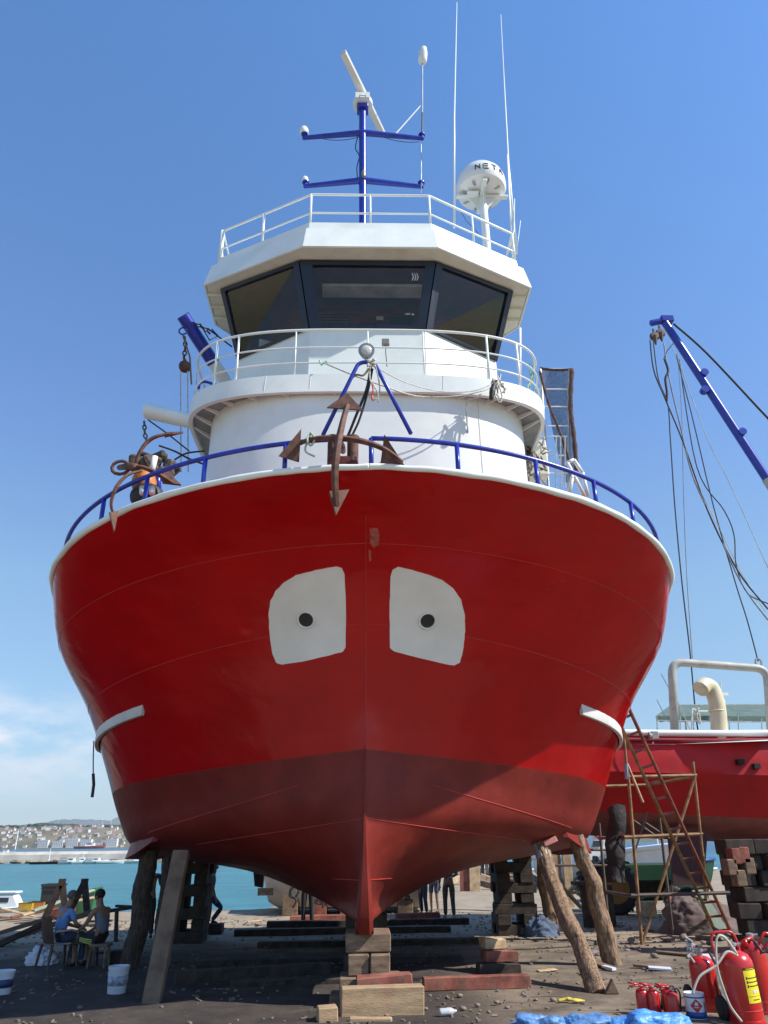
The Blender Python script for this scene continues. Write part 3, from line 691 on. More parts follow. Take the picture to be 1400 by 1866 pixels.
# satellite dome on its pedestal
sd = thing_part('satellite_dome', boat); DY = 13.9
dc = P(877, 345, DY)
pb = V((P(876, 437, DY).x, DY, 14.1))
m_ = MB(); m_.tube([V((dc.x + .02, DY, 14.1)), V((dc.x + .02, DY, dc.z - .12))], .10, 14); m_.build('pedestal', WHITE, sd, smooth=40)
m_ = MB(); m_.box((dc.x, DY, dc.z - .26), (1.32, .12, .07)); m_.box((dc.x, DY, dc.z - .26), (.12, 1.1, .07)); m_.box((dc.x - .25, DY - .1, dc.z - .30), (.3, .25, .03)); m_.build('support_cross', WHITE, sd, bevel=.01)
for a in range(4):
    q_ = Quaternion(V((0, 0, 1)), a * pi / 2); m_ = MB(); m_.prism([V(dc) + q_ @ V((.09, -.01, -.75)), V(dc) + q_ @ V((.09, -.01, -.28)), V(dc) + q_ @ V((.36, -.01, -.28))], q_ @ V((0, .02, 0))); m_.build('gusset', WHITE, sd)
m_ = MB(); RD = .64
m_.lathe([(.02, -.20), (.42, -.20), (RD - .04, -.12), (RD, -.02), (RD, .08), (RD * .98, .2), (RD * .90, .36), (RD * .72, .52), (RD * .42, .63), (.02, .67)], dc, 40); dome = m_.build('radome', mat('gloss_white_plastic', (.78, .78, .75), .25, var=.02, bump=0), sd, smooth=40)
for a in range(8):
    q_ = Quaternion(V((0, 0, 1)), a * pi / 4 + .2); m_ = MB(); m_.ball(V(dc) + q_ @ V((.44, 0, -.2)), (.09, .04, .015), 12, 4, q_); m_.build('vent_cover', mat('vent_grey', (.38, .38, .36), .6), sd, smooth=True)  # plain grey vent covers under the dome
# name lettering round the radome: strokes bent onto its surface
def stroke_text(word, c, Rr, z0_, h, ang0, pitch, tilt=0, r=.016):
    L_ = {'N': [[(0, 0), (0, 1), (.7, 0), (.7, 1)]], 'E': [[(.7, 1), (0, 1), (0, 0), (.7, 0)], [(0, .5), (.6, .5)]], 'T': [[(0, 1), (.8, 1)], [(.4, 1), (.4, 0)]], 'A': [[(0, 0), (.38, 1), (.76, 0)], [(.16, .4), (.6, .4)]]}
    m2 = MB()
    for i, chh in enumerate(word):
        for st in L_[chh]:
            pts = []
            for (x0, y0_), (x1, y1_) in zip(st, st[1:]):
                for j in range(4):
                    t = j / 4; pts.append((x0 + (x1 - x0) * t, y0_ + (y1_ - y0_) * t))
            pts.append(st[-1])
            m2.tube([V((c[0] + (Rr - (z0_ + y * h) ** 2 * tilt) * sin(ang0 + i * pitch + x * pitch * .8), c[1] - (Rr - (z0_ + y * h) ** 2 * tilt) * cos(ang0 + i * pitch + x * pitch * .8), c[2] + z0_ + y * h)) for x, y in pts], r, 5, flat=1)
    return m2
m_ = stroke_text('NETA', dc, RD + .004, .02, .17, -.36, .33, .45); m_.build('lettering', mat('black_lettering', (.015, .015, .015), .5), sd)

# whip antennas
def whip(pts, rs, name='whip_antenna'):
    m_ = MB(); m_.tube(pts, rs, 7); return m_.build(name, WHITE, boat, smooth=True)
whip([P(828, 415, 12.9), P(828, 212, 13.6), P(833, 4, 14.6)], [.026, .024, .009])
whip([P(942, 462, 13.6), P(927, 300, 14.2), P(919, 150, 14.6), P(913, 26, 15.0)], [.03, .024, .017, .008])
whip([P(934, 462, 13.6), P(925, 282, 14.2)], [.022, .02])
whip([P(927, 462, 13.5), P(937, 420, 13.6), P(938, 362, 14.0)], [.012, .012, .010])
whip([P(942, 455, 13.6), P(949, 402, 14.0)], [.010, .008])
m_ = MB(); m_.tube([P(836, 378, 13), P(850, 402, 13.2), P(872, 425, 13.6)], .008, 5); m_.build('antenna_cable', DROPE, boat)
m_ = MB()
for i in range(7): m_.box(V((P(935, 465, 13.6).x - .25 + .07 * i, 13.6, 14.35 + .04 * (i % 3))), (.05, .06, .12 + .05 * (i % 2)))
m_.build('antenna_bracket', STEEL, boat)
# tall pole at the starboard corner of the bridge
m_ = MB(); m_.tube([P(948, 705, 13.2), P(948, 598, 13.2)], .028, 8); m_.build('corner_pole', WHITE, boat, smooth=True)

# ------------------------------------------------------------------ derrick, side boom and gear on the port side
m_ = MB(); a, b = P(334, 576, 14.3), P(414, 700, 15.5); ab = b - a
m_.tube([a - ab.normalized() * .02, a + ab * .68], .16, 20); dk_ = m_.build('derrick_arm', BLUE, boat, smooth=40)
m_ = MB(); m_.tube([a + ab * .681, b, b + ab * .6], .158, 20); m_.build('derrick_base', WHITE, dk_, smooth=40)
m_ = MB(); m_.tube([a + ab * .685 + V((0, -.16, 0)), a + ab * 1.2 + V((0, -.16, 0))], .006, 4); m_.build('guide_wire', DROPE, dk_)
m_ = MB(); m_.tube([P(334, 603, 14.2) + V((.1 * cos(t), 0, .1 * sin(t))) for t in [i * .7 for i in range(9)]], .02, 6, close=False); m_.build('lifting_eye', BLUE, dk_)
def chain(pts, name='chain', m=RUST, parent=None, link=.06, r=.012, lab=None, cat=None):
    pts = [V(p) for p in pts]; m_ = MB(); k = 0
    for a_, b_ in zip(pts, pts[1:]):
        n = max(1, int((b_ - a_).length / (link * 1.5))); t = (b_ - a_).normalized()
        u = t.cross(V((0, 1, 0))); u = u.normalized() if u.length > .1 else V((1, 0, 0)); w2 = t.cross(u)
        for i in range(n):
            c = a_.lerp(b_, (i + .5) / n); s1 = u if k % 2 else w2; k += 1
            m_.tube([c + t * link * cos(x) + s1 * link * .6 * sin(x) for x in [2 * pi * j / 8 for j in range(8)]], r, 5, close=True)
    o = m_.build(name, m, parent, smooth=True, loc=pts[-1] if parent is None else None)
    return o
chain([P(337, 612, 14.2), P(338, 632, 14.2), P(335, 655, 14.2)], parent=dk_, link=.07, r=.018)
m_ = MB(); m_.lathe([(.02, -.1), (.12, -.08), (.14, 0), (.12, .08), (.02, .1)], P(337, 668, 14.2), 16, Quaternion(V((1, 0, 0)), pi / 2)); m_.tube([P(337, 655, 14.2), P(337, 668, 14.2)], .035, 6); m_.build('hook_block', RUST, dk_, smooth=40)
for x in (329, 342): m_ = MB(); m_.tube([P(x, 672, 14.2), P(x + 1, 860, 14.2)], .014, 6); m_.build('fall_line', ROPE, dk_)
m_ = MB(); m_.tube([P(333, 610, 14.1), P(346, 650, 14.1), P(349, 700, 14.1)], .02, 6); m_.build('fall_line', mat('brown_rope', (.2, .12, .08), .9), dk_)
chain([P(352, 588, 14.4), P(372, 598, 14.4), P(383, 608, 14.4)], parent=dk_, link=.06, r=.016)
m_ = MB(); m_.tube([P(378, 598, 14.5), P(423, 632, 14.8)], .02, 6); m_.tube([P(365, 590, 14.5), P(382, 620, 14.5), P(398, 612, 14.5), P(386, 600, 14.5)], .018, 6); m_.build('shackle', DROPE, dk_)
m_ = MB(); m_.tube(bent([P(362, 708, 13), P(364, 697, 13), P(374, 695, 13), P(386, 699, 13), P(404, 704, 13)], .1), .03, 8); m_.build('mooring_cleat', BLUE, boat, smooth=True)
sb = MB(); a, b = P(264, 749, 13.6), P(350, 768, 13.8); sb.tube([a, a + V((.02, 0, 0)), b, b + (b - a) * .5], [.15, .165, .165, .165], 20); sbo = sb.build('side_boom', WHITE, boat, smooth=40)
m_ = MB(); m_.tube([P(270, 765, 13.6), P(305, 790, 13.6), P(345, 822, 13.6)], .016, 6); m_.build('boom_cable', DROPE, sbo)
chain([P(263, 768, 13.6), P(264, 790, 13.6), P(268, 808, 13.6)], parent=sbo, link=.06, r=.018, m=mat('grey_chain', (.12, .12, .12), .6, .4))
# rails and pipes seen behind the port bulwark
m_ = MB(); m_.tube(catmull([P(290, 812, 12.4), P(318, 822, 12.4), P(345, 836, 12.4), P(372, 846, 12.4)], 5), .02, 6); m_.tube(catmull([P(318, 838, 12.4), P(340, 826, 12.4), P(372, 822, 12.4)], 5), .02, 6); m_.build('hose', DROPE, boat, smooth=True)

# ------------------------------------------------------------------ net tower on the starboard side, behind the house
nt_ = thing_part('net_ladder', boat); TY = 14.6
def T(x, y, dy=0): return P(x, y, TY + dy)
for x0_, x1_ in (((985, 672), (1000, 890)), ((1037, 672), (1037, 895))):
    m_ = MB(); m_.tube([T(*x0_), T(*x1_)], .03, 8); m_.build('stile', STEEL, nt_)
for y in (672, 709, 741, 776, 795, 830, 862): m_ = MB(); m_.tube([T(984, y), T(1036, y)], .018, 6); m_.build('rung', WHITE, nt_)
for x in (1014, 1022, 1030): m_ = MB(); m_.tube([T(x, 795, -.2), T(x, 890, -.2)], .015, 6); m_.build('upright', STEEL, nt_)
NET = bpy.data.materials.new('dark_net'); NET.use_nodes = True; n_ = NET.node_tree.nodes; l_ = NET.node_tree.links
b_ = n_['Principled BSDF']; b_.inputs['Base Color'].default_value = (.05, .045, .06, 1); b_.inputs['Roughness'].default_value = .9
tc_ = n_.new('ShaderNodeTexCoord'); br_ = n_.new('ShaderNodeTexNoise'); br_.inputs['Scale'].default_value = 30; br_.inputs['Detail'].default_value = 8
l_.new(tc_.outputs['Object'], br_.inputs[0]); mr_ = n_.new('ShaderNodeMapRange'); mr_.inputs['From Min'].default_value = .3; mr_.inputs['From Max'].default_value = .7; mr_.inputs['To Min'].default_value = .5; mr_.inputs['To Max'].default_value = .85
l_.new(br_.outputs[0], mr_.inputs[0]); l_.new(mr_.outputs[0], b_.inputs['Alpha'])
m_ = MB(); rows = []
for j in range(9):
    t = j / 8; y = 672 + 208 * t; rows.append([T(984 + 46 * t + 2 * sin(j), y, .1 + .08 * sin(j * 1.7)), T(1003 + 32 * t, y, .25 + .1 * sin(j)), T(1022 + 18 * t, y, .05), T(1042 + 8 * t, y, .12 + .06 * cos(j * 2))])
m_.grid(rows); m_.build('net', NET, nt_, smooth=True)
m_ = MB(); m_.tube(catmull([T(984, 676, -.1), T(1000, 735, -.1), T(1025, 800, -.1), T(1046, 868, -.1)], 5), [.028 + .012 * (i % 2) for i in range(16)], 7); m_.tube(catmull([T(1043, 672, -.05), T(1040, 740, -.05), T(1047, 800, -.05), T(1052, 868, -.05)], 5), [.045 + .015 * (i % 2) for i in range(16)], 7); m_.tube(catmull([T(984, 671), T(1010, 674), T(1044, 673)], 4), .035, 6)
m_.build('gathered_net', mat('brown_net', (.10, .06, .055), .95, var=.4, scale=12, bump=.9, bscale=40), nt_, smooth=True)
m_ = MB()
for a, b in (((1034, 843), (1066, 905)), ((1034, 843), (1046, 838)), ((1046, 838), (1062, 862)), ((1062, 862), (1072, 905)), ((1046, 860), (1036, 905)), ((1040, 872), (1062, 868))): m_.tube([P(*a, 11.4), P(*b, 11.4)], .035, 8)
m_.build('winch_frame', WHITE, boat, smooth=True)
m_ = MB()
for k in range(26):
    x = rnd.uniform(962, 992); y = rnd.uniform(800, 880); m_.tube([P(x, y, 14.2), P(x + rnd.uniform(-16, 16), y + rnd.uniform(-22, 22), 14.2 + rnd.uniform(-.2, .2)), P(x + rnd.uniform(-16, 16), y + rnd.uniform(-22, 22), 14.3)], rnd.choice((.012, .02, .03)), 5)
m_.build('deck_winch', mat('greyed_metal', (.22, .20, .17), .6, .3, var=.4, scale=6), boat, smooth=True)
m_ = MB(); m_.box(P(975, 840, 14.6), (.5, .4, .9)); m_.tube([P(960, 770, 14.3), P(985, 770, 14.3)], .03, 6); m_.build('winch_housing', CREAM, boat, bevel=.03)
# green lashings on the rail end
m_ = MB()
for k in range(9):
    x = 968 + rnd.uniform(-4, 8); y = 655 + k * 8; m_.tube(catmull([P(x, y, 13.3), P(x + rnd.uniform(-6, 8), y + 12, 13.25), P(x + rnd.uniform(-5, 7), y + 26, 13.3)], 4), .012, 5)
tag(m_.build('green_twine', mat('green_twine', (.20, .42, .28), .9), None, loc=P(970, 700, 13.3)), 'pale green twine tied round the right end of the curved bridge railing', 'twine')
# ------------------------------------------------------------------ bitts, anchors, ropes
bt = thing_part('mooring_bitts', boat)
REDP = mat('chipped_red_paint', (.12, .02, .015), .5, var=.3, scale=8, dirt=.5, dirtcol=(.08, .03, .02))
for x in (607, 643):
    m_ = MB(); p = P(x, 835, 9.75); m_.tube([p + V((0, 0, -.35)), p + V((0, 0, .32))], .085, 14); m_.lathe([(.1, 0), (.11, .03), (.1, .06)], p + V((0, 0, .30)), 14); m_.build('bollard', RUST, bt, smooth=40)
m_ = MB(); p = P(625, 843, 9.75); m_.box(p, (.46, .16, .16)); m_.box(p + V((0, -.03, -.2)), (.6, .3, .1)); m_.build('bitt_base', REDP, bt, bevel=.02)
m_ = MB()
for k in range(14):
    p = P(600 + k * 10.5, 853 + rnd.uniform(-1, 2), 9.47); m_.ball(p, (.07, .035, rnd.uniform(.02, .045)), 8, 5)
m_.build('rust_stain', mat('orange_rust', (.42, .14, .04), .8, var=.5, scale=14, bump=.5), boat, smooth=True)

def fluke(m_, tip, a, b, th=.02):                # barbed plate
    tip, a, b = V(tip), V(a), V(b); n = (a - tip).cross(b - tip).normalized() * th
    m_.prism([tip - n, a - n, b - n], n * 2)
def arm(pts, r=.045, parent=None):
    m_ = MB(); pts = catmull(pts, 6); k = len(pts); m_.tube(pts, [r * (1 - .25 * abs(2 * i / (k - 1) - 1)) for i in range(k)], 4, flat=.8)
    return m_.build('arm', RUST, parent, bevel=.008)
an = thing('grapnel_anchor', "rusty brown grapnel anchor hooked over the stem head below the blue A-frame", 'anchor', P(615, 860, 9.4), 'grapnel anchors')
arm([P(538, 812, 9.75), P(562, 802, 9.4), P(592, 798, 9.2), P(628, 799, 9.15), P(668, 806, 9.15), P(703, 820, 9.2), P(733, 842, 9.4)], .064, an)
arm([P(634, 736, 9.55), P(625, 768, 9.2), P(616, 810, 8.98), P(611, 850, 8.98), P(611, 890, 9.08), P(614, 925, 9.22)], .062, an)
for pts in (((508, 831), (549, 782), (545, 842)), ((738, 849), (701, 792), (693, 852)), ((632, 717), (596, 743), (662, 748)), ((612, 940), (600, 896), (636, 893))):
    m_ = MB(); yy = 9.5 if pts[0][0] != 612 else 9.2
    fluke(m_, P(*pts[0], yy), P(*pts[1], yy - .03), P(*pts[2], yy + .08)); m_.build('fluke', RUST, an)
m_ = MB(); m_.tube([P(615, 802, 9.1), P(622, 812, 9.7), P(625, 822, 10.4)], [.07, .06, .05], 8); m_.build('shank', RUST, an, smooth=True)
m_ = MB(); m_.tube(catmull([P(566, 788, 9.32), P(574, 800, 9.28), P(566, 812, 9.3), P(560, 800, 9.3), P(568, 790, 9.35), P(556, 820, 9.32), P(574, 832, 9.32)], 5), .016, 6)
tag(m_.build('anchor_lashing', mat('pale_green_rope', (.42, .48, .36), .9), None, loc=P(566, 812, 9.3)), 'pale green rope knotted round the left arm of the stem anchor', 'rope')

a2 = thing('grapnel_anchor', 'brown grapnel anchor hung on the left bow rail beside the orange and black gear', 'anchor', P(240, 900, 10.2), 'grapnel anchors')
arm([P(246, 858, 10.6), P(252, 830, 10.5), P(268, 806, 10.5), P(290, 794, 10.5), P(325, 789, 10.6)], .040, a2)
arm([P(246, 850, 10.45), P(262, 852, 10.4), P(285, 862, 10.4), P(305, 874, 10.4), P(318, 882, 10.45)], .055, a2)
arm([P(258, 858, 10.4), P(232, 866, 10.2), P(212, 888, 10.1), P(203, 915, 10.1), P(205, 932, 10.12)], .042, a2)
for pts in (((334, 788), (300, 796), (303, 789)), ((330, 884), (300, 856), (296, 880)), ((208, 970), (199, 934), (216, 932))):
    m_ = MB(); fluke(m_, P(*pts[0], 10.45 if pts[0][0] > 300 else 10.08), P(*pts[1], 10.5 if pts[0][0] > 300 else 10.08), P(*pts[2], 10.4 if pts[0][0] > 300 else 10.15)); m_.build('fluke', RUST, a2)
m_ = MB(); m_.tube([P(246, 852, 10.4), P(232, 850, 10.8), P(218, 852, 11.3)], [.07, .06, .05], 8); m_.tube([P(220, 852, 10.7) + V((.14 * cos(t), 0, .12 * sin(t))) for t in [2 * pi * i / 12 for i in range(12)]], .03, 6, close=True); m_.build('shank', RUST, a2, smooth=True)
m_ = MB(); c = P(262, 886, 10.75); m_.lathe([(.10, -.2), (.13, -.16), (.19, .0), (.2, .12), (.14, .24), (.05, .28)], c, 16); o = m_.build('float', mat('orange_float', (.50, .17, .03), .5, var=.35, scale=7), None, loc=c, smooth=True, jitter=.02)
tag(o, 'faded orange float wedged behind the left bow rail', 'float')
o = thing('black_buoy', 'black buoy with two pale bands resting behind the left bow rail', 'buoy', P(268, 905, 10.7))
m_ = MB(); m_.ball(P(268, 905, 10.7), (.27, .2, .22), 18, 10); m_.build('buoy_body', BLACK, o, smooth=True)
for x in (260, 277): m_ = MB(); m_.tube([P(x, 888, 10.52), P(x, 899, 10.46)], .05, 10); m_.build('band', WHITE, o, smooth=True)
m_ = MB()
for k in range(9): m_.box(P(246 + k * 8.6, 842 + 8 * sin(k * 2.3) + (k > 5) * 14, 11.4 + .1 * (k % 3)), (.2, .2, .24 + .08 * (k % 2)), Quaternion(V((.3, 1, .2)).normalized(), k * .9))
tag(m_.build('net_heap', mat('grey_brown_net', (.09, .07, .055), .95, var=.5, scale=8, bump=1, bscale=30), None, loc=P(270, 880, 11.4), bevel=.04, jitter=.06), 'grey brown heap of nets piled on deck behind the left bow rail', 'nets')
for pts, w_ in (([(283, 832), (276, 862)], .06),):
    m_ = MB(); m_.tube([P(*p, 11.0) for p in pts], .05, 8); m_.build('deck_stanchion', WHITE, boat, smooth=True)
m_ = MB(); m_.tube([P(287, 858, 11), P(289, 896, 11)], .05, 8); m_.build('deck_stanchion', BLUE, boat, smooth=True)

# ropes across the front
def rope(name, lab, pts, r, m, cat='rope', k=6, grp=None):
    pts = [V(p) for p in pts]; m_ = MB(); m_.tube(catmull(pts, k), r, 6); o = m_.build(name, m, None, loc=pts[0], smooth=True)
    return tag(o, lab, cat, grp)
rope('sagging_rope', 'long pale rope sagging from the A-frame to the knot on the bridge rail', [P(590, 661, 11.6), P(640, 682, 10.6), P(690, 700, 10.6), (P(760, 722, 11.3)), P(830, 722, 11.5), P(880, 712, 11.6), P(900, 703, 11.8)], .014, ROPE)
rope('sagging_rope', 'thin upper line running from the searchlight to the visor corner', [P(690, 672, 9.8), P(740, 697, 10.6), P(800, 713, 11.4), P(860, 713, 11.6), P(897, 700, 11.8)], .010, ROPE)
rope('hanging_rope', 'grey cord hooked under the visor and hanging down the white wall', [P(880, 722, 11.7), P(862, 727, 11.8), P(850, 735, 11.85), P(851, 765, 11.9), P(853, 788, 11.95), P(850, 785, 11.95)], .012, ROPE)
rope('frayed_rope', 'short frayed pale rope hanging from the A-frame top', [P(676, 660, 9.7), P(674, 690, 9.7), P(683, 705, 9.7), P(689, 718, 9.7), P(690, 733, 9.7)], .012, ROPE)
rope('frayed_rope', 'looped rope beside the frayed end under the searchlight', [P(683, 662, 9.7), P(690, 690, 9.7), P(692, 715, 9.7), P(686, 728, 9.7), P(678, 722, 9.7), P(682, 705, 9.7)], .011, ROPE)
rope('red_twine', 'bit of red twine dangling below the A-frame', [P(678, 700, 9.68), P(680, 712, 9.68), P(677, 725, 9.68), P(681, 731, 9.68)], .010, mat('red_twine', (.5, .03, .03), .9))
m_ = MB()
for k in range(7): m_.tube([P(678 + rnd.uniform(-9, 9), 655 + k * 1.6, 9.68 + .04 * sin(k)), P(678 + rnd.uniform(-9, 9), 656 + k * 1.8, 9.64), P(678 + rnd.uniform(-9, 9), 654 + k * 2.2, 9.68)], .014, 6)
tag(m_.build('rope_knot', ROPE, None, loc=P(678, 660, 9.7), smooth=True), 'tangle of pale rope tied round the A-frame top', 'rope')
rope('black_cable', 'pair of black cables running from the A-frame top down to the bitts', [P(676, 668, 9.75), P(668, 710, 9.8), P(650, 755, 9.9), P(636, 790, 10.0), P(630, 800, 10.0)], .022, DROPE)
rope('black_cable', 'black cable nearest the right leg of the A-frame pair', [P(679, 672, 9.75), P(670, 715, 9.8), P(655, 765, 9.9), P(641, 795, 10.0)], .018, DROPE)
rope('slack_line', 'slack dark line lying across the port side of the A-frame top', [P(640, 690, 9.8), P(650, 683, 9.75), P(662, 684, 9.7), P(672, 672, 9.7)], .018, mat('tan_rope', (.3, .22, .15), .9))
m_ = MB()
for k in range(16): a0 = P(905 + rnd.uniform(-9, 9), 696 + rnd.uniform(-6, 9), 11.82); m_.tube([a0, a0 + V((rnd.uniform(-.12, .12), -.05, rnd.uniform(-.15, .1))), a0 + V((rnd.uniform(-.1, .1), .0, rnd.uniform(-.3, 0)))], .016, 5)
m_.tube(catmull([P(908, 700, 11.8), P(915, 720, 11.75), P(912, 733, 11.75), P(903, 722, 11.75), P(902, 702, 11.8)], 5), .014, 6)
tag(m_.build('rope_bundle', ROPE, None, loc=P(905, 700, 11.8), smooth=True), 'pale rope bundle hitched over the visor edge near its right corner', 'rope')
m_ = MB(); m_.tube(catmull([P(900, 702, 11.72), P(897, 715, 11.7), P(895, 728, 11.7)], 4), [.05, .05, .05, .06, .06, .05, .05, .04, .03], 7); tag(m_.build('dark_rag', BLACK, None, loc=P(897, 715, 11.7), smooth=True), 'dark rag hanging in the rope bundle at the visor corner', 'rag')
m_ = MB(); m_.tube(catmull([P(582, 657, 11.8), P(586, 665, 11.75), P(594, 658, 11.75), P(597, 664, 11.8)], 4), .014, 5); tag(m_.build('green_knot', mat('green_twine', (.2, .42, .28), .9), None, loc=P(588, 660, 11.8)), 'small green twine knot on the bridge rail left of the searchlight', 'twine')
# ------------------------------------------------------------------ ground, water, far shore
SEA = -0.9
def ground_mat():
    m = bpy.data.materials.new('trodden_yard_dirt'); m.use_nodes = True; nt = m.node_tree; N, L = nt.nodes, nt.links; b = N['Principled BSDF']
    t = N.new('ShaderNodeTexCoord')
    def nz(s, d=6, r=.6, src=None):
        n = N.new('ShaderNodeTexNoise'); n.inputs['Scale'].default_value = s; n.inputs['Detail'].default_value = d; n.inputs['Roughness'].default_value = r
        L.new(src or t.outputs['Object'], n.inputs[0]); return n.outputs[0]
    def ramp(f, lo, hi, ca, cb):
        r = N.new('ShaderNodeValToRGB'); r.color_ramp.elements[0].position = lo; r.color_ramp.elements[1].position = hi
        r.color_ramp.elements[0].color = (*ca, 1); r.color_ramp.elements[1].color = (*cb, 1); L.new(f, r.inputs[0]); return r.outputs[0]
    def mx(f, a, c):
        n = N.new('ShaderNodeMix'); n.data_type = 'RGBA'; L.new(f, n.inputs['Factor']); L.new(a, n.inputs['A'])
        (L.new(c, n.inputs['B']) if not isinstance(c, tuple) else setattr(n.inputs['B'], 'default_value', (*c, 1))); return n.outputs['Result']
    def mt(op, a, c, clamp=False):
        n = N.new('ShaderNodeMath'); n.operation = op; n.use_clamp = clamp
        for i, q in enumerate((a, c)):
            if isinstance(q, (int, float)): n.inputs[i].default_value = q
            else: L.new(q, n.inputs[i])
        return n.outputs[0]
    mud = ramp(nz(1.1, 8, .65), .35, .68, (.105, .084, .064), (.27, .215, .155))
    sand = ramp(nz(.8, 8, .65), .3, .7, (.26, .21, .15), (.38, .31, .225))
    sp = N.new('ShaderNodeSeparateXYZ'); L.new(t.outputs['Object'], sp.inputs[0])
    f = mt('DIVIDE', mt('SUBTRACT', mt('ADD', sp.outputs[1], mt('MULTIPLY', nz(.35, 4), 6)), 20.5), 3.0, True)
    f = mt('MAXIMUM', f, mt('DIVIDE', mt('SUBTRACT', 9.6, sp.outputs[1]), 1.5, True))  # out-of-view ground set to sand, added to bounce light onto the hull
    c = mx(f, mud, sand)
    # hull shade painted into the soil colour round the keel and left props
    hull_shade = mt('DIVIDE', mt('SUBTRACT', mt('ADD', 1.0, mt('MULTIPLY', nz(.55, 6, .65), 2.6)), sp.outputs[0]), 1.2, True)
    hull_shade = mt('MULTIPLY', mt('MULTIPLY', hull_shade, mt('SUBTRACT', 1.0, f)), mt('ADD', .45, mt('MULTIPLY', nz(1.7, 7, .7), .75)), True)
    c = mx(hull_shade, c, (.034, .029, .028))
    mp_ = N.new('ShaderNodeMapping'); mp_.inputs['Scale'].default_value = (.35, 2.4, 1); mp_.inputs['Rotation'].default_value = (0, 0, .12); L.new(t.outputs['Object'], mp_.inputs[0])
    streak = nz(1.5, 7, .7, mp_.outputs[0])
    c = mx(ramp(streak, .56, .66, (0, 0, 0), (.75, .75, .75)), c, (.05, .042, .036))
    c = mx(ramp(nz(9, 8, .75), .6, .72, (0, 0, 0), (.45, .45, .45)), c, (.34, .29, .22))
    L.new(c, b.inputs['Base Color']); b.inputs['Roughness'].default_value = .95; b.inputs['Specular IOR Level'].default_value = .2
    h = mt('ADD', mt('MULTIPLY', nz(2.5, 8, .6), .5), mt('MULTIPLY', nz(22, 6, .7), .12)); h = mt('ADD', h, mt('MULTIPLY', streak, .5))
    bp = N.new('ShaderNodeBump'); bp.inputs['Strength'].default_value = .8; bp.inputs['Distance'].default_value = .09; L.new(h, bp.inputs['Height']); L.new(bp.outputs[0], b.inputs['Normal'])
    return m
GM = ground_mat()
def gz(x, y):
    return .035 * noise.noise(V((x * .5, y * .5, 0))) + .012 * noise.noise(V((x * 2.3, y * 2.3, 3)))
# one sheet: fine near the boat, falling below the water at the shore line
def shore(x):                                    # y of the waterline at x
    return 31.3 if x < -4 else (31.3 + (x + 4) * 4.2 if x < 4 else 65.0)
gm = MB(); rows = []
ys = [-40, -10, 0, 4] + [6 + .35 * i for i in range(80)] + [34 + 2.5 * i for i in range(14)] + [75, 100, 160, 300, 700]
xs = [-400, -120, -60, -30, -20] + [-16 + .5 * i for i in range(65)] + [18, 22, 28, 40, 60, 120, 400]
for y in ys:
    r = []
    for x in xs:
        d = shore(x) - y; z = gz(x, y) if abs(x) < 30 and 0 < y < 60 else 0
        if d < 1.5: z = z - 1.25 * min(1, (1.5 - d) / 2.2) - .6 * min(1, max(0, -d) / 4)
        if y > 100: z = -3
        r.append((x, y, z))
    rows.append(r)
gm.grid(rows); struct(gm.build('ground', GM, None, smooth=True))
def water_mat():
    m = bpy.data.materials.new('harbour_water'); m.use_nodes = True; nt = m.node_tree; N, L = nt.nodes, nt.links; b = N['Principled BSDF']
    t = N.new('ShaderNodeTexCoord'); mp_ = N.new('ShaderNodeMapping'); mp_.inputs['Scale'].default_value = (.5, 1.1, 1); L.new(t.outputs['Object'], mp_.inputs[0])
    n = N.new('ShaderNodeTexNoise'); n.inputs['Scale'].default_value = .35; n.inputs['Detail'].default_value = 8; n.inputs['Roughness'].default_value = .65; L.new(mp_.outputs[0], n.inputs[0])
    r = N.new('ShaderNodeValToRGB'); r.color_ramp.elements[0].position = .35; r.color_ramp.elements[1].position = .68
    r.color_ramp.elements[0].color = (.012, .10, .13, 1); r.color_ramp.elements[1].color = (.028, .20, .215, 1); L.new(n.outputs[0], r.inputs[0])
    sp = N.new('ShaderNodeSeparateXYZ'); L.new(t.outputs['Object'], sp.inputs[0])
    d = N.new('ShaderNodeMapRange'); d.inputs['From Min'].default_value = 160; d.inputs['From Max'].default_value = 230; L.new(sp.outputs[1], d.inputs[0])
    mx = N.new('ShaderNodeMix'); mx.data_type = 'RGBA'; L.new(d.outputs[0], mx.inputs['Factor']); L.new(r.outputs[0], mx.inputs['A']); mx.inputs['B'].default_value = (.015, .075, .14, 1)
    # pale shallows by the beach
    s = N.new('ShaderNodeMapRange'); s.inputs['From Min'].default_value = 31; s.inputs['From Max'].default_value = 42; s.inputs['To Min'].default_value = .75; s.inputs['To Max'].default_value = 0; L.new(sp.outputs[1], s.inputs[0])
    mx2 = N.new('ShaderNodeMix'); mx2.data_type = 'RGBA'; L.new(s.outputs[0], mx2.inputs['Factor']); L.new(mx.outputs['Result'], mx2.inputs['A']); mx2.inputs['B'].default_value = (.13, .27, .28, 1)
    L.new(mx2.outputs['Result'], b.inputs['Base Color']); b.inputs['Roughness'].default_value = .28; b.inputs['IOR'].default_value = 1.33; b.inputs['Specular IOR Level'].default_value = .35
    n2 = N.new('ShaderNodeTexNoise'); n2.inputs['Scale'].default_value = 1.6; n2.inputs['Detail'].default_value = 6; n2.inputs['Roughness'].default_value = .6; L.new(mp_.outputs[0], n2.inputs[0])
    bp = N.new('ShaderNodeBump'); bp.inputs['Strength'].default_value = .8; bp.inputs['Distance'].default_value = .25; L.new(n2.outputs[0], bp.inputs['Height']); L.new(bp.outputs[0], b.inputs['Normal'])
    return m
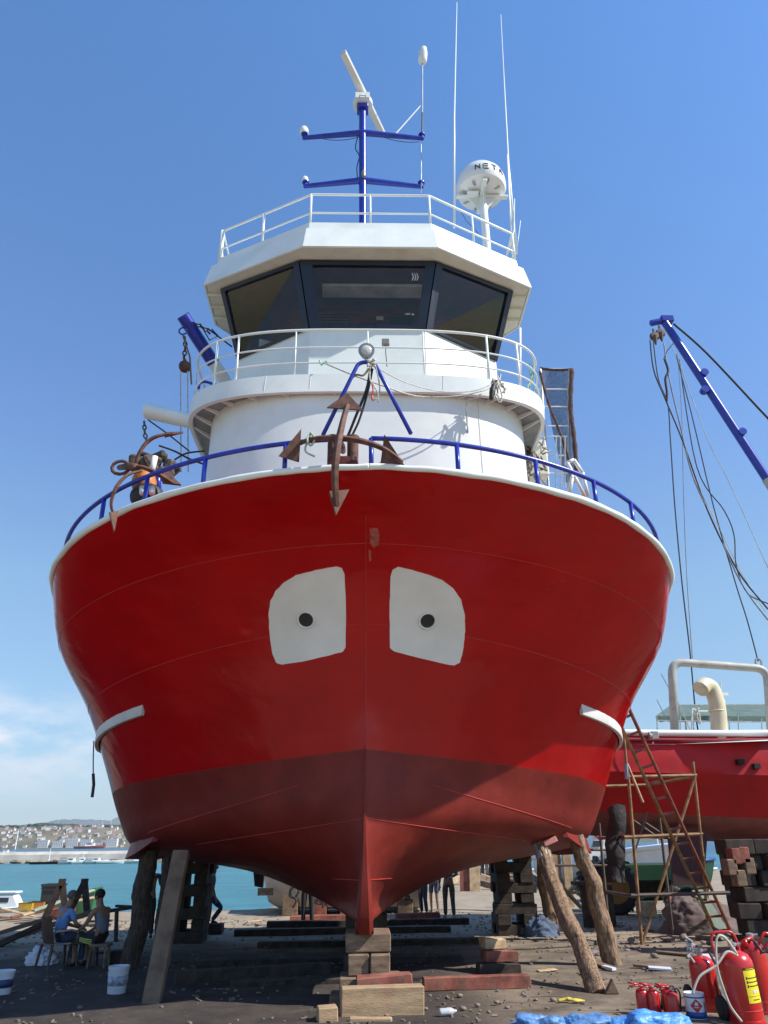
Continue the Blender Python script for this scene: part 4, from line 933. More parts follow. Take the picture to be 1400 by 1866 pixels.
wmb = MB(); wmb.grid([[(-6000, 20, SEA), (-60, 20, SEA), (60, 20, SEA), (6000, 20, SEA)], [(-6000, 400, SEA), (-60, 400, SEA), (60, 400, SEA), (6000, 400, SEA)], [(-9000, 12000, SEA), (-60, 12000, SEA), (60, 12000, SEA), (9000, 12000, SEA)]])
struct(wmb.build('water', water_mat(), None))

# far shore hills and mountains
def ridge(name, y0, y1, x0, x1, hf, m, nx=160, ny=14):
    mb_ = MB(); rows = []
    for j in range(ny + 1):
        t = j / ny; r = []
        for i in range(nx + 1):
            x = x0 + (x1 - x0) * i / nx; y = y0 + (y1 - y0) * t
            prof = sin(pi * min(1, t * 1.25 + .0)) if t < .8 else 0
            r.append((x, y, SEA - 1 + max(0, hf(x)) * prof * (1 + .25 * noise.noise(V((x * .01, y * .01, 7)))) + 2.0 * min(1, t * 12)))
        rows.append(r)
    mb_.grid(rows); return struct(mb_.build(name, m, None, smooth=True))
SCRUB = mat('dry_scrub_hillside', (.22, .17, .11), .95, scale=.012, col2=(.03, .055, .02), bump=.3, bscale=.05, bdist=3, detail=9, stretch=(1, .7, 1))
MTN = mat('far_mountain', (.11, .13, .10), .95, scale=.002, col2=(.06, .085, .06), bump=.0)
def hill_h(x):
    base = 40 + 12 * noise.noise(V((x * .0035, 1, 0))) + 5 * noise.noise(V((x * .015, 2, 0)))
    if x < -700: base *= max(.55, 1 - (-700 - x) / 350)
    return base
ridge('hills', 1400, 2100, -2600, 3000, hill_h, SCRUB)
ridge('mountains', 7000, 9500, -9000, 9000, lambda x: 200 + 110 * noise.noise(V((x * .0006, 5, 0))) + 45 * noise.noise(V((x * .0021, 9, 0))), MTN, 200, 10)
# wooded crest: countless small tree crowns
tm = MB()
GREEN = mat('far_foliage', (.05, .075, .03), .9, scale=.05, col2=(.02, .035, .015), bump=0)
for k in range(2600):
    x = rnd.uniform(-1100, -250); y = rnd.uniform(1610, 1800)
    if x < -800 and rnd.random() < .5: continue
    t = (y - 1400) / 700; z = SEA + 1 + hill_h(x) * sin(pi * min(1, t * 1.25)) * (1 + .25 * noise.noise(V((x * .01, y * .01, 7))))
    if noise.noise(V((x * .012, y * .012, 4))) < -.12: continue
    r = rnd.uniform(3, 5.5); tm.ball((x, y, z + r * .2), (r * 1.2, r * 1.2, r * .8), 5, 3)
tag(tm.build('forest', GREEN, None), 'dark green woods along the crest of the far hill', 'woods', kind='stuff')

# the town on the far shore: every house its own object, in a handful of shapes
WALLS = [mat('house_wall_white', (.66, .64, .60), .8, bump=0), mat('house_wall_cream', (.52, .46, .38), .8, bump=0), mat('house_wall_grey', (.40, .39, .38), .8, bump=0), mat('house_wall_pink', (.48, .30, .24), .8, bump=0)]
TILE = mat('clay_roof_tiles', (.26, .16, .12), .85, bump=0); WINM = mat('dark_window', (.05, .06, .08), .3, bump=0)
def house_mesh(w_, d_, h_, wm, flat, nm):
    m2 = MB(); m2.mi = 0; m2.box((0, 0, h_ / 2 - 1.5), (w_, d_, h_ + 3))
    if flat: m2.mi = 0; m2.box((0, 0, h_ + .15), (w_ + .4, d_ + .4, .3))
    else:
        m2.mi = 1; rh = h_ * .28; hw, hd = w_ / 2 + .4, d_ / 2 + .4
        a = [m2.v(p) for p in ((-hw, -hd, h_), (hw, -hd, h_), (hw, hd, h_), (-hw, hd, h_))]; b = [m2.v(p) for p in ((-hw * .6, 0, h_ + rh), (hw * .6, 0, h_ + rh))]
        m2.f((a[0], a[1], b[1], b[0])); m2.f((a[2], a[3], b[0], b[1])); m2.f((a[1], a[2], b[1])); m2.f((a[3], a[0], b[0])); m2.f(a)
    m2.mi = 2; nfl = max(1, int(h_ / 3)); nw = max(2, int(w_ / 3.2))
    for f_ in range(nfl):
        for i in range(nw): m2.box((-w_ / 2 + w_ * (i + .5) / nw, -d_ / 2 - .03, f_ * 3 + 1.8), (1.3, .1, 1.4))
    o = m2.build(nm, [wm, TILE, WINM], None); return o
kinds = []
for j, (w_, d_, h_, wi, fl2, lab, cat, nm) in enumerate((
        (11, 9, 6.2, 0, False, 'small white house with a clay roof, one of many across the bay', 'house', 'town_house'),
        (9, 8, 6.0, 1, False, 'small cream house with a clay roof, one of many across the bay', 'house', 'town_house'),
        (12, 9, 6.5, 2, True, 'grey flat-roofed house among the town houses across the bay', 'house', 'town_house'),
        (9, 8, 4.0, 3, False, 'low reddish house among the town houses across the bay', 'house', 'town_house'),
        (22, 11, 13.5, 0, True, 'tall white apartment block standing by the water across the bay', 'building', 'apartment_block'))):
    o = house_mesh(w_, d_, h_, WALLS[wi], fl2, nm); tag(o, lab, cat, ['white clay-roofed houses across the bay', 'cream clay-roofed houses across the bay', 'grey flat-roofed houses across the bay', 'low reddish houses across the bay', 'white apartment blocks by the far water'][j]); kinds.append(o)
def far_ground(x, y):
    t = (y - 1400) / 700
    return SEA - 1 + max(0, hill_h(x)) * sin(pi * min(1, t * 1.25)) * (1 + .25 * noise.noise(V((x * .01, y * .01, 7)))) + 2.0 * min(1, t * 12)
used = [0] * 5; n_h = 0; S_H = .62
r2 = random.Random(11)
while n_h < 270:
    x = r2.uniform(-830, -415); y = 1410 + 230 * r2.random() ** 1.2
    k = r2.choice((0, 0, 0, 1, 1, 2, 3)); big = False
    if n_h < 9: k = 4; x = (-555, -530, -505, -482, -460, -700, -690, -740, -438)[n_h]; y = 1415
    p = V((x, y, far_ground(x, y)))
    if used[k] == 0: o = kinds[k]; o.location = p; o.rotation_euler = (0, 0, r2.uniform(-.5, .5)); used[k] = 1
    else: o = copy_tree(kinds[k], None, p, r2.uniform(-.5, .5) if k < 4 else 0)
    s_ = r2.uniform(.75, 1.2) * (S_H if k < 4 else .8); o.scale = (s_, s_, s_ * r2.uniform(.8, 1.2)); n_h += 1
# wind turbines on the mountains
tb = None
for x, y_ in ((203, 1497), (187, 1499), (106, 1503)):
    b_ = P(x, y_, 5200); h_ = 34
    root = thing('wind_turbine', 'tiny white wind turbine on the ridge beyond the town', 'wind turbine', b_ - V((0, 0, 25)), 'wind turbines on the far ridge')
    m2 = MB(); m2.tube([b_ - V((0, 0, 60)), b_ + V((0, 0, h_))], [1.3, .9], 6); m2.build('tower', WHITE, root)
    m2 = MB(); c = b_ + V((0, -2, h_))
    for a in range(3): m2.tube([c, c + V((cos(a * 2.094 + x), 0, sin(a * 2.094 + x))) * 17], [.8, .3], 4)
    m2.build('rotor', WHITE, root)

# breakwater with its rocks
BY = 168.0
CONC = mat('pale_concrete', (.60, .55, .47), .9, scale=.25, var=.18, bump=.2, bscale=2, dirt=.5, dirtcol=(.28, .24, .2), dscale=.15)
bw = thing('breakwater', 'long pale concrete breakwater wall with a rocky foot across the harbour', 'breakwater', (-60, BY, SEA))
m_ = MB(); m_.grid([[(x, BY + 1.2, SEA - 1), (x, BY + 1.4, 0.7), (x, BY + 2.4, 0.7), (x, BY + 2.6, 1.25), (x, BY + 3.4, 1.25), (x, BY + 9, SEA - 1)] for x in (-300, -150, -80, -45, 12)]); m_.build('wall', CONC, bw)
m_ = MB()
for x in range(-120, 8, 2):
    for k in range(2): m_.ball((x + rnd.uniform(-1, 1), BY + rnd.uniform(-1.4, 1), SEA + rnd.uniform(-.1, .35)), (rnd.uniform(.6, 1.2), rnd.uniform(.5, .9), rnd.uniform(.25, .5)), 6, 4)
o = m_.build('rock_foot', mat('brown_rock', (.26, .20, .14), .95, scale=.5, var=.35, bump=.5, bscale=2), bw, jitter=.15); o['kind'] = 'stuff'

# haze
hz = MB(); hz.box((0, 5700, 237), (22000, 11700, 486)); ho = hz.build('haze', None, None)
HM = bpy.data.materials.new('haze_air'); HM.use_nodes = True; n_ = HM.node_tree.nodes; l_ = HM.node_tree.links; n_.clear()
out = n_.new('ShaderNodeOutputMaterial'); pv_ = n_.new('ShaderNodeVolumePrincipled'); pv_.inputs['Color'].default_value = (.80, .88, 1.0, 1); pv_.inputs['Density'].default_value = .00008; pv_.inputs['Anisotropy'].default_value = .2
l_.new(pv_.outputs[0], out.inputs['Volume']); ho.data.materials.clear(); ho.data.materials.append(HM); tag(ho, kind='stuff', label='thin pale sea haze over the bay', cat='haze')
# ------------------------------------------------------------------ shores, cribs and timbers
def under(x, y):
    h = HB.ray_cast(V((x, y, 0)), V((0, 0, 1)))[0]; return h.z if h else 2.0
def log_(name, lab, a, b, r0, r1, m=BARK, cat='shore', grp=None, knots=3, crook=.05, cut=None):
    a, b = V(a), V(b); k = 26; pts, rr = [], []
    sd_ = a.x * 3.1 + a.y
    for i in range(k + 1):
        t = i / k; p = a.lerp(b, t); nz_ = noise.noise_vector(V((sd_, t * 3.2, 1))); p += V((nz_.x, nz_.y, 0)) * crook * sin(pi * t) * 2
        pts.append(p); rr.append((r0 + (r1 - r0) * t) * (1 + .12 * noise.noise(V((sd_, t * 9, 5)))))
    m_ = MB(); ax = (b - a).normalized(); u0 = ax.cross(V((0, 1, 0))).normalized(); w0 = ax.cross(u0); K2 = 30; rows = []
    pts2 = catmull(pts, 3); n2 = len(pts2)
    for i, p in enumerate(pts2):
        t = i / (n2 - 1); r = rr[min(int(t * k + .5), k)]; row = []
        for j in range(K2):
            th = 2 * pi * j / K2; f_ = 1 + .17 * noise.noise(V((cos(th) * 3.2 + sd_, sin(th) * 3.2, t * 5))) + .12 * noise.noise(V((cos(th) * 8 + sd_, sin(th) * 8, t * 14))) + .05 * noise.noise(V((cos(th) * 14, sin(th) * 14 + sd_, t * 60)))
            row.append(p + (u0 * cos(th) + w0 * sin(th)) * r * f_)
        rows.append(row)
    m_.grid(rows, wrap=True); m_.f([m_.v(p) for p in rows[0]]); m_.f([m_.v(p) for p in rows[-1]])
    for q in range(knots):
        t = rnd.uniform(.15, .85); i = int(t * k); an_ = rnd.uniform(0, 6.28); m_.ball(pts[i] + V((cos(an_), sin(an_), 0)) * rr[i] * .85, (rr[i] * .32, rr[i] * .32, rr[i] * .5), 7, 5)
    o = m_.build(name, m, None, loc=a, smooth=True); return tag(o, lab, cat, grp)
def beam(name, lab, a, b, w_, h_, m=WOODC, cat='timber', grp=None, bev=.012, jit=.012, upv=None):
    a, b = V(a), V(b); d = (b - a); L_ = d.length; d.normalize(); u = V((0, 0, 1)) if abs(d.z) < .9 else V((0, 1, 0))
    s_ = d.cross(u).normalized(); u = s_.cross(d).normalized()
    m_ = MB(); k = max(2, int(L_ / .35)); rows = []
    for i in range(k + 1):
        c = a + d * L_ * i / k
        rows.append([c + s_ * x * w_ / 2 + u * z * h_ / 2 + noise.noise_vector(c * 2 + s_ * x + u * z) * jit for x, z in ((-1, -1), (1, -1), (1, 1), (-1, 1))])
    m_.grid(rows, wrap=True); m_.f([m_.v(p) for p in rows[0]]); m_.f([m_.v(p) for p in rows[-1]])
    bmesh.ops.remove_doubles(m_.bm, verts=m_.bm.verts, dist=.0005)
    o = m_.build(name, m, None, loc=a, bevel=bev if bev else 0); return tag(o, lab, cat, grp) if lab else o
def hitp(x, y):
    l, n_ = on_hull(x, y); return l
DBARK = mat('shaded_bark', (.085, .06, .045), .95, var=.45, scale=3.5, bump=1.0, bscale=9, stretch=(9, 9, 1.6), dirt=.4, dirtcol=(.16, .12, .09), dscale=6, bdist=.03)  # bark colour darkened to paint in the shade on the left logs
# port side
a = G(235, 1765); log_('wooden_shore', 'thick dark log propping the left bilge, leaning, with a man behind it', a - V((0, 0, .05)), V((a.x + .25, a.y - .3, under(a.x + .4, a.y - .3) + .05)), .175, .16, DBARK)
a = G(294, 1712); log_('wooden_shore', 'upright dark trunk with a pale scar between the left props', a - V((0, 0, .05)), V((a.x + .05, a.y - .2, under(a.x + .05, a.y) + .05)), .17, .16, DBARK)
a = G(275, 1830); t_ = P(331, 1553, 13.9); tl = hitp(331, 1545)
beam('wooden_shore', 'long squared plank leaning against the left underside of the red hull', a - V((0, 0, .05)), t_ + V((0, 0, .0)), .26, .17, WOODC, 'shore')
# starboard side
a = G(1090, 1808); t_ = hitp(982, 1538) or P(982, 1538, 14.5)
log_('wooden_shore', 'long rough-barked log leaning against the hull nearest the fire extinguishers', a - V((0, 0, .05)), t_ + V((0, 0, .05)), .145, .125, BARK, knots=4, crook=.04)
m_ = MB(); d = (t_ - a).normalized(); q = d.to_track_quat('Z', 'Y'); m_.lathe([(.142, -.36), (.142, .0), (.13, .02)], t_ - d * .03, 14, q); o = m_.build('pale_collar', mat('whitewash', (.42, .40, .38), .8), bpy.data.objects['wooden_shore.003'])
a = G(1118, 1758); t_ = hitp(1050, 1528) or P(1050, 1528, 17)
log_('wooden_shore', 'rough forked log behind, second prop on the right side', a - V((0, 0, .05)), t_ + V((0, 0, .05)), .17, .14, BARK, knots=5, crook=.09)
a = G(1008, 1700); log_('wooden_shore', 'short dark knotty prop half hidden behind the long right log', a - V((0, 0, .05)), V((a.x - .25, a.y, under(a.x - .25, a.y) + .03)), .17, .14, BARK, crook=.1)
a = G(1078, 1690)
st = thing('steel_support_post', 'squat dark steel post with a flat head plate beside the right props', 'post', a)
m_ = MB(); m_.tube([a, a + V((0, 0, 1.0))], .2, 14); m_.build('column', DWOOD, st, smooth=40)
m_ = MB(); m_.box(a + V((0, 0, 1.05)), (.75, .5, .09)); m_.build('head_plate', DWOOD, st, bevel=.01)
m_ = MB(); m_.box(a + V((.45, -.15, .5)), (.38, .06, 1.0), .2); tag(m_.build('leaning_board', DWOOD, None, loc=a + V((.45, -.15, 0))), 'dark board leaning beside the squat steel post', 'board')
# bracket cleats under the hull where the shore bears
t_ = hitp(1000, 1530)
if t_: m_ = MB(); m_.box(t_ + V((0, 0, -.03)), (.26, .30, .1), Quaternion(V((0, 1, 0)), -.35)); m_.build('wedge_cleat', mat('pink_primer', (.5, .2, .16), .6), boat, bevel=.01)

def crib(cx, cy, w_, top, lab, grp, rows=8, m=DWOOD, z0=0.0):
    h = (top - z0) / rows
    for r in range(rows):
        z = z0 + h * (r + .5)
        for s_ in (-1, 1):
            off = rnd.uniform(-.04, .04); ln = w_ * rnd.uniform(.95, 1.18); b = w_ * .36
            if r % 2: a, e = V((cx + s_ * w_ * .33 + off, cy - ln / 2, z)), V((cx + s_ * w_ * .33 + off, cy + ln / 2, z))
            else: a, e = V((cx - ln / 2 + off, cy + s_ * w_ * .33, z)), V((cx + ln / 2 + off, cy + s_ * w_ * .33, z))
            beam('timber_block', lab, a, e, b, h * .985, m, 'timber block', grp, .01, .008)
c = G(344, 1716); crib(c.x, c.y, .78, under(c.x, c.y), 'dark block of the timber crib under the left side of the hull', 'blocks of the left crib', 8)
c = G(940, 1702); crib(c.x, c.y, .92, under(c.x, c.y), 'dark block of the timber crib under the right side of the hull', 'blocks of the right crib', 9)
for y_ in (15.6, 18.8, 22.2):
    crib(0, y_, .7, .92, 'dark keel block in the row of stacks behind the front one', 'keel blocks further aft', 3)
# keel blocks at the front
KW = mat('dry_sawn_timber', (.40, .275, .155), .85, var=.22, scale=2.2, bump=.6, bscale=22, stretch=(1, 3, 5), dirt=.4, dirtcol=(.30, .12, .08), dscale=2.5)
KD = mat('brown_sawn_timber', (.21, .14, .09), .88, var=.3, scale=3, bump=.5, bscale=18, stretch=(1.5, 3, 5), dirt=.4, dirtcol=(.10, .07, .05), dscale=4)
def kb_(lab, x0, x1, Y, z0, z1, dep, m=KD, rot=0.0, tilt=0.0, jit=.01):
    cx = (x0 + x1) / 2; L_ = (x1 - x0) / 2; dv = V((cos(rot), sin(rot), tilt))
    return beam('timber_block', lab, V((cx, Y, (z0 + z1) / 2)) - dv * L_, V((cx, Y, (z0 + z1) / 2)) + dv * L_, dep, z1 - z0, m, 'timber block', None, .015, jit)
kb_('broad block directly under the stem foot, topmost of the front keel stack', -.28, .38, 12.75, .655, .90, .75)
kb_('left one of the two square blocks in the middle of the front keel stack', -.24, .06, 12.65, .375, .65, .7)
kb_('right one of the two square blocks in the middle of the front keel stack', .08, .36, 12.6, .375, .65, .7)
kb_('wide block under the two square ones in the front keel stack', -.36, .52, 12.5, .13, .37, .6)
kb_('lowest wide timber of the front keel stack, set in the dirt', -.5, .7, 12.6, -.05, .125, .5)
o = kb_('big pale timber lying across the foot of the keel stack', -.33, .80, 11.82, -.02, .33, .22, KW, .09, .0, .014)
kb_('curved red-stained timber behind the big pale one', -.12, .66, 12.12, .22, .42, .2, REDWOOD, .07, .05, .02)
kb_('small pale offcut at the left end of the big pale timber', -.62, -.36, 11.45, -.02, .17, .25, KW, .15, .03)
kb_('thin pale lath on the ground in front of the big pale timber', -.2, .35, 11.35, .0, .06, .08, KW, -.08)
# slipway timbers under the hull and the stepped ends on the right
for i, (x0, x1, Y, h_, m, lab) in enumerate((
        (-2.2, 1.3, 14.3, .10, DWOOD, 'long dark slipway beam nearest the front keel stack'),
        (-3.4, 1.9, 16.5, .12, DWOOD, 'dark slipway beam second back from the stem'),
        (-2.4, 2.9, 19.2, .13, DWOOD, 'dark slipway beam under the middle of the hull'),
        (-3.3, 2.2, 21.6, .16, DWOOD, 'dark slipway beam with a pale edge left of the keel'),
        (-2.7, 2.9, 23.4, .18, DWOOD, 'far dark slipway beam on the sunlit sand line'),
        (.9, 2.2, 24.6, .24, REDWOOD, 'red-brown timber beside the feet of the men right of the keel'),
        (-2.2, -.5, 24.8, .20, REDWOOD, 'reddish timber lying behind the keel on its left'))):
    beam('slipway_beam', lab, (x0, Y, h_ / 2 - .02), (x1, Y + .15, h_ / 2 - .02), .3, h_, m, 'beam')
a, b = G(772, 1806), G(968, 1800); beam('slipway_beam', 'long red-stained beam lying on the lit dirt right of the keel', a + V((0, .1, .08)), b + V((0, .1, .08)), .2, .18, REDWOOD, 'beam')
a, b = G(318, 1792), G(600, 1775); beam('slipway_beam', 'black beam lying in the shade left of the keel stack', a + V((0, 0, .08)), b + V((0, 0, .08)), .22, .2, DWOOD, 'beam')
for i, (x0, x1, y, m, lab) in enumerate(((872, 946, 1768, DWOOD, 'bottom timber of the small pile right of the keel'), (885, 945, 1752, REDWOOD, 'middle timber of the small pile right of the keel'), (886, 925, 1742, PALEWOOD, 'split pale timber topping the small pile right of the keel'))):
    g0, g1 = G(x0, 1776), G(x1, 1774); z = .10 + .17 * i; beam('offcut', lab, g0 + V((0, .15 * i, z)), g1 + V((0, .15 * i, z - .02)), .35, .16, m, 'timber', None, .01, .03)

# ------------------------------------------------------------------ clutter on the left beach
def fr(lab, apex, l, r_, m, dep):
    ap, l, r_ = V(apex), V(l), V(r_); o = thing('timber_trestle', lab, 'trestle', (l + r_) / 2)
    for p in (l, r_):
        d = (ap - p); s_ = V((0, 1, 0)); m_ = MB(); u = d.normalized().cross(s_).normalized() * .07
        m_.prism([p - u, p + u, ap + u, ap - u], s_ * .1); m_.build('leg', m, o)
    m_ = MB(); m_.box(ap + V((0, .05, 0)), (.15, .12, .16)); m_.build('apex_cleat', m, o); return o
Yt = 21.5
fr('bare orange-brown timber A-frame sticking up behind the seated men', P(112, 1608, Yt), P(78, 1678, Yt), P(118, 1662, Yt), mat('orange_timber', (.34, .17, .09), .8, var=.25, scale=4), .1)
fr('black painted timber A-frame next to the orange-brown one', P(153, 1608, Yt - .5), P(120, 1672, Yt - .5), P(158, 1665, Yt - .5), DWOOD, .1)
beam('long_pole', 'long brown pole sloping up from the left edge to the trestles', P(0, 1716, 20.5), P(170, 1662, 20.5), .14, .12, mat('brown_board', (.15, .085, .05), .8), 'pole')
beam('long_pole', 'lower brown pole sloping up behind the seated men', P(0, 1700, 22), P(95, 1672, 22), .12, .1, mat('brown_board', (.15, .085, .05), .8), 'pole')
beam('long_pole', 'thick dark plank sloping down to the left edge below the poles', P(-6, 1724, 20), P(82, 1682, 20), .2, .12, DWOOD, 'pole')
beam('long_pole', 'dark rail running right from the trestles toward the props', P(125, 1672, 21), P(252, 1652, 21), .10, .08, DWOOD, 'pole')
beam('long_pole', 'short dark board on top of the rail by the standing man', P(211, 1651, 21), P(246, 1653, 21), .14, .06, DWOOD, 'board')
m_ = MB(); m_.tube([P(213, 1657, 21), G(211, 1716)], .05, 8); tag(m_.build('trestle_post', DWOOD, None, loc=G(211, 1716)), 'thin dark post holding up the rail beside the seated men', 'post')
bb = G(92, 1660)
bn = thing('black_bin', 'black open bin standing by the water behind the timber frames', 'bin', bb)
m_ = MB(); h = .8; m_.grid([[bb + V((x * s0 * .68, y * s0 * .68, z)) for x, y in ((-.5, -.4), (.5, -.4), (.5, .4), (-.5, .4))] for s0, z in ((.85, 0), (1, h), (1.08, h), (1.08, h + .08), (.98, h + .08), (.95, .3))], wrap=True); m_.build('bin_body', mat('dark_bin_plastic', (.04, .04, .04), .5), bn)
m_ = MB(); m_.tube([bb + V((-.34, -.31, .74)), bb + V((.34, -.31, .74))], .02, 6); m_.build('rim_handle', BLACK, bn)
gb = G(152, 1668); m_ = MB(); m_.hexa([gb + V(p) for p in ((-.4, -.4, 0), (.4, -.4, 0), (.4, .4, 0), (-.4, .4, 0))], [gb + V(p) for p in ((-.42, -.4, .65), (.42, -.4, .85), (.42, .4, .85), (-.42, .4, .65))])
tag(m_.build('green_skip', mat('green_paint', (.03, .12, .05), .6), None, loc=gb, bevel=.02), 'green tipped container behind the man in the grey vest', 'container')
for i, (x0, y0, x1, y1, m, lab) in enumerate((
        (60, 1660, 170, 1622, mat('pale_green_plank', (.30, .36, .26), .8), 'pale green plank resting on the pile by the water'),
        (40, 1668, 150, 1640, PALEWOOD, 'longest tan plank in the pile by the water'), (70, 1655, 190, 1632, PALEWOOD, 'tan plank reaching right past the green container'),
        (20, 1672, 120, 1652, REDWOOD, 'reddish plank low in the pile by the water'), (0, 1655, 62, 1670, PALEWOOD, 'pale plank at the left edge of the beach'),
        (0, 1672, 60, 1676, KD, 'brown plank lying flat at the left edge'), (0, 1662, 50, 1659, WOODC, 'grey weathered plank near the white boat'))):
    beam('plank', lab, P(x0, y0, 25.5 + .2 * i), P(x1, y1, 27), .22, .06, m, 'plank')
for i, (x, y, w_, h_, m, lab) in enumerate(((48, 1662, .5, .3, mat('yellow_plastic', (.55, .35, .04), .5), 'yellow crate beside the black bin'), (68, 1661, .55, .32, mat('orange_plastic', (.5, .2, .04), .5), 'orange crate beside the black bin'), (108, 1672, .8, .3, REDWOOD, 'red box among the planks'), (165, 1664, .5, .45, mat('tan_card', (.4, .3, .18), .8), 'tan cardboard box behind the man in the vest'))):
    g_ = G(x, y); m_ = MB(); m_.grid([[g_ + V((sx * w_ / 2 * k, sy * w_ / 2.4 * k, z)) for sx, sy in ((-1, -1), (1, -1), (1, 1), (-1, 1))] for k, z in ((.9, 0), (1, h_), (1.05, h_), (.92, h_), (.88, .06))], wrap=True); m_.f([m_.v(g_ + V((sx * w_ / 2 * .88, sy * w_ / 2.4 * .88, .06))) for sx, sy in ((-1, -1), (1, -1), (1, 1), (-1, 1))]); tag(m_.build('crate', m, None, loc=g_), lab, 'crate')
# small planks and flotsam strewn on sand
for i in range(16):
    x, y = rnd.uniform(10, 480), rnd.uniform(1672, 1702); g_ = G(x, y); a_ = rnd.uniform(-.5, .5); l = rnd.uniform(.3, .9)
    beam('driftwood', 'short stray stick on the sand beyond the hull shadow', g_ + V((0, 0, .03)), g_ + V((cos(a_) * l, sin(a_) * l, .05)), .09, .05, rnd.choice((KD, DWOOD, PALEWOOD)), 'driftwood', 'stray sticks on the left sand')

def small_boat(name, lab, c, L_, yaw, hullm, cabm, cabin=True, cat='boat', grp=None, canopy=None, mast_=0, hgt=1.0, strip=None):
    c = V(c); root = thing(name, lab, cat, c, grp); q = Matrix.Rotation(yaw, 4, 'Z'); T_ = Matrix.Translation(c) @ q
    W_ = L_ * .16; rows = []
    for i in range(15):
        t = i / 14; x = (t - .5) * L_; w2 = W_ * (1 - max(0, (t - .45) / .55) ** 2.2) * (.86 + .14 * min(1, t * 3)); sh = hgt * (.75 + .55 * max(0, t - .3) ** 1.6)
        rake = .12 * L_ * max(0, (t - .7) / .3) ** 2
        rows.append([V((x + rake, -w2, sh)), V((x + rake * .6, -w2 * .93, sh * .5)), V((x, -w2 * .45, -.05)), V((x, 0, -.25)), V((x, w2 * .45, -.05)), V((x + rake * .6, w2 * .93, sh * .5)), V((x + rake, w2, sh))])
    m_ = MB(); m_.M = T_; m_.grid(rows); m_.f([m_.v(p) for p in rows[0]]); m_.f([m_.v(p) for p in (rows[0][0], rows[0][-1])] + []) if 0 else None
    m_.build('hull', hullm, root, smooth=40)
    m_ = MB(); m_.M = T_; m_.grid([[r[0] + V((0, .05, -.12 * hgt)), r[-1] + V((0, -.05, -.12 * hgt))] for r in rows]); m_.build('deck', WHITE if hullm != WHITE else CREAM, root)
    m_ = MB(); m_.M = T_; m_.tube([r[0] for r in rows] + [r[-1] for r in reversed(rows)], .06 * hgt, 6, close=True); m_.build('gunwale', strip or hullm, root, smooth=True)
    if cabin:
        m_ = MB(); m_.M = T_; zb, zt = hgt * .7, hgt * 1.9; x0, x1 = -L_ * .12, L_ * .18
        m_.hexa([(x0, -W_ * .6, zb), (x1 + .3, -W_ * .6, zb), (x1 + .3, W_ * .6, zb), (x0, W_ * .6, zb)], [(x0, -W_ * .52, zt), (x1 - .1, -W_ * .52, zt), (x1 - .1, W_ * .52, zt), (x0, W_ * .52, zt)]); cb = m_.build('cabin', cabm, root, bevel=.04)
        m_ = MB(); m_.M = T_
        m_.box((x0 + (x1 - x0) * .45, -W_ * .565, zb + (zt - zb) * .62), ((x1 - x0) * .6, .05, (zt - zb) * .3), Quaternion(V((1, 0, 0)), .05)); m_.build('window', WINM, cb)
        m_ = MB(); m_.M = T_; m_.box((x0 + (x1 - x0) * .45, 0, zt + .05), ((x1 - x0) * 1.15, W_ * 1.2, .08)); m_.build('roof', cabm, cb, bevel=.02)
    if canopy:
        m_ = MB(); m_.M = T_; m_.box((-L_ * .28, 0, hgt * 1.9), (L_ * .3, W_ * 1.5, .06)); m_.build('awning', canopy, root)
        for sx in (-.42, -.15):
            for sy in (-1, 1): m_ = MB(); m_.M = T_; m_.tube([(L_ * sx, sy * W_ * .7, hgt * .7), (L_ * sx, sy * W_ * .7, hgt * 1.9)], .03, 5); m_.build('awning_pole', STEEL, root)
    if mast_:
        m_ = MB(); m_.M = T_; m_.tube([(L_ * .05, 0, hgt), (L_ * .05, 0, hgt + mast_)], [.07, .04], 6); m_.build('mast', WHITE, root)
    return root
BWHT = mat('boat_white', (.72, .72, .70), .4, bump=0, var=.05); BBLU = mat('boat_blue_trim', (.03, .08, .28), .5, bump=0)
def sea(x, y): return G(x, y, SEA)
for i, (x, L_, cv, lab) in enumerate(((128, 6.5, BBLU, 'white moored boat with a blue awning, largest in the row along the breakwater'), (148, 5.5, None, 'low white moored boat just right of the one with the blue awning'), (174, 6.0, BWHT, 'white moored cabin boat in the middle of the breakwater row'), (200, 7.5, None, 'long white moored boat, fourth along the breakwater'), (250, 7.0, None, 'white moored boat at the right end of the breakwater row, by the hull'))):
    p = sea(x, 1573); p = V((P(x, 1573, 158).x, 158, SEA)); small_boat('moored_boat', lab, p, L_ * .66, .1 + .3 * (i % 2), BWHT, BWHT, i != 3, 'boat', 'boats moored along the breakwater', cv, 1.0 if i == 1 else 0, .55)
for i, (x, L_) in enumerate(((86, 6), (112, 4))):
    p = V((P(x, 1570, 160).x, 160, SEA)); small_boat('rowing_boat', ['dark low boat lying off the breakwater left of the white ones', 'small dark skiff between the low boat and the blue awning'][i], p, L_, .2, DWOOD, DWOOD, False, 'boat', None, None, 2.2 if i == 0 else 0, .5)
p = V((P(10, 1552, 420).x, 420, SEA)); small_boat('moored_boat', 'tiny white boat beyond the breakwater near the left edge', p, 8, .2, BWHT, BWHT, True, 'boat')
p = V((P(162, 1545, 1300).x, 1300, SEA)); small_boat('ferry', 'small red and white ferry lying off the town', p, 44, .05, mat('ferry_red', (.5, .1, .08), .5, bump=0), BWHT, True, 'ferry', hgt=4.5)
p = V((P(28, 1545, 1380).x, 1380, SEA)); m_ = MB(); m_.tube([p, p + V((0, 0, 30))], [1.0, .6], 6)
tag(m_.build('radio_mast', WHITE, None, loc=p), 'thin white mast rising over the town near the left edge', 'mast')
p = V((P(4, 1650, 36).x, 36, SEA + .25)); small_boat('beached_boat', 'white motor boat with a cabin at the left edge of the beach', p, 3.4, .0, BWHT, BWHT, True, 'boat', hgt=.5)
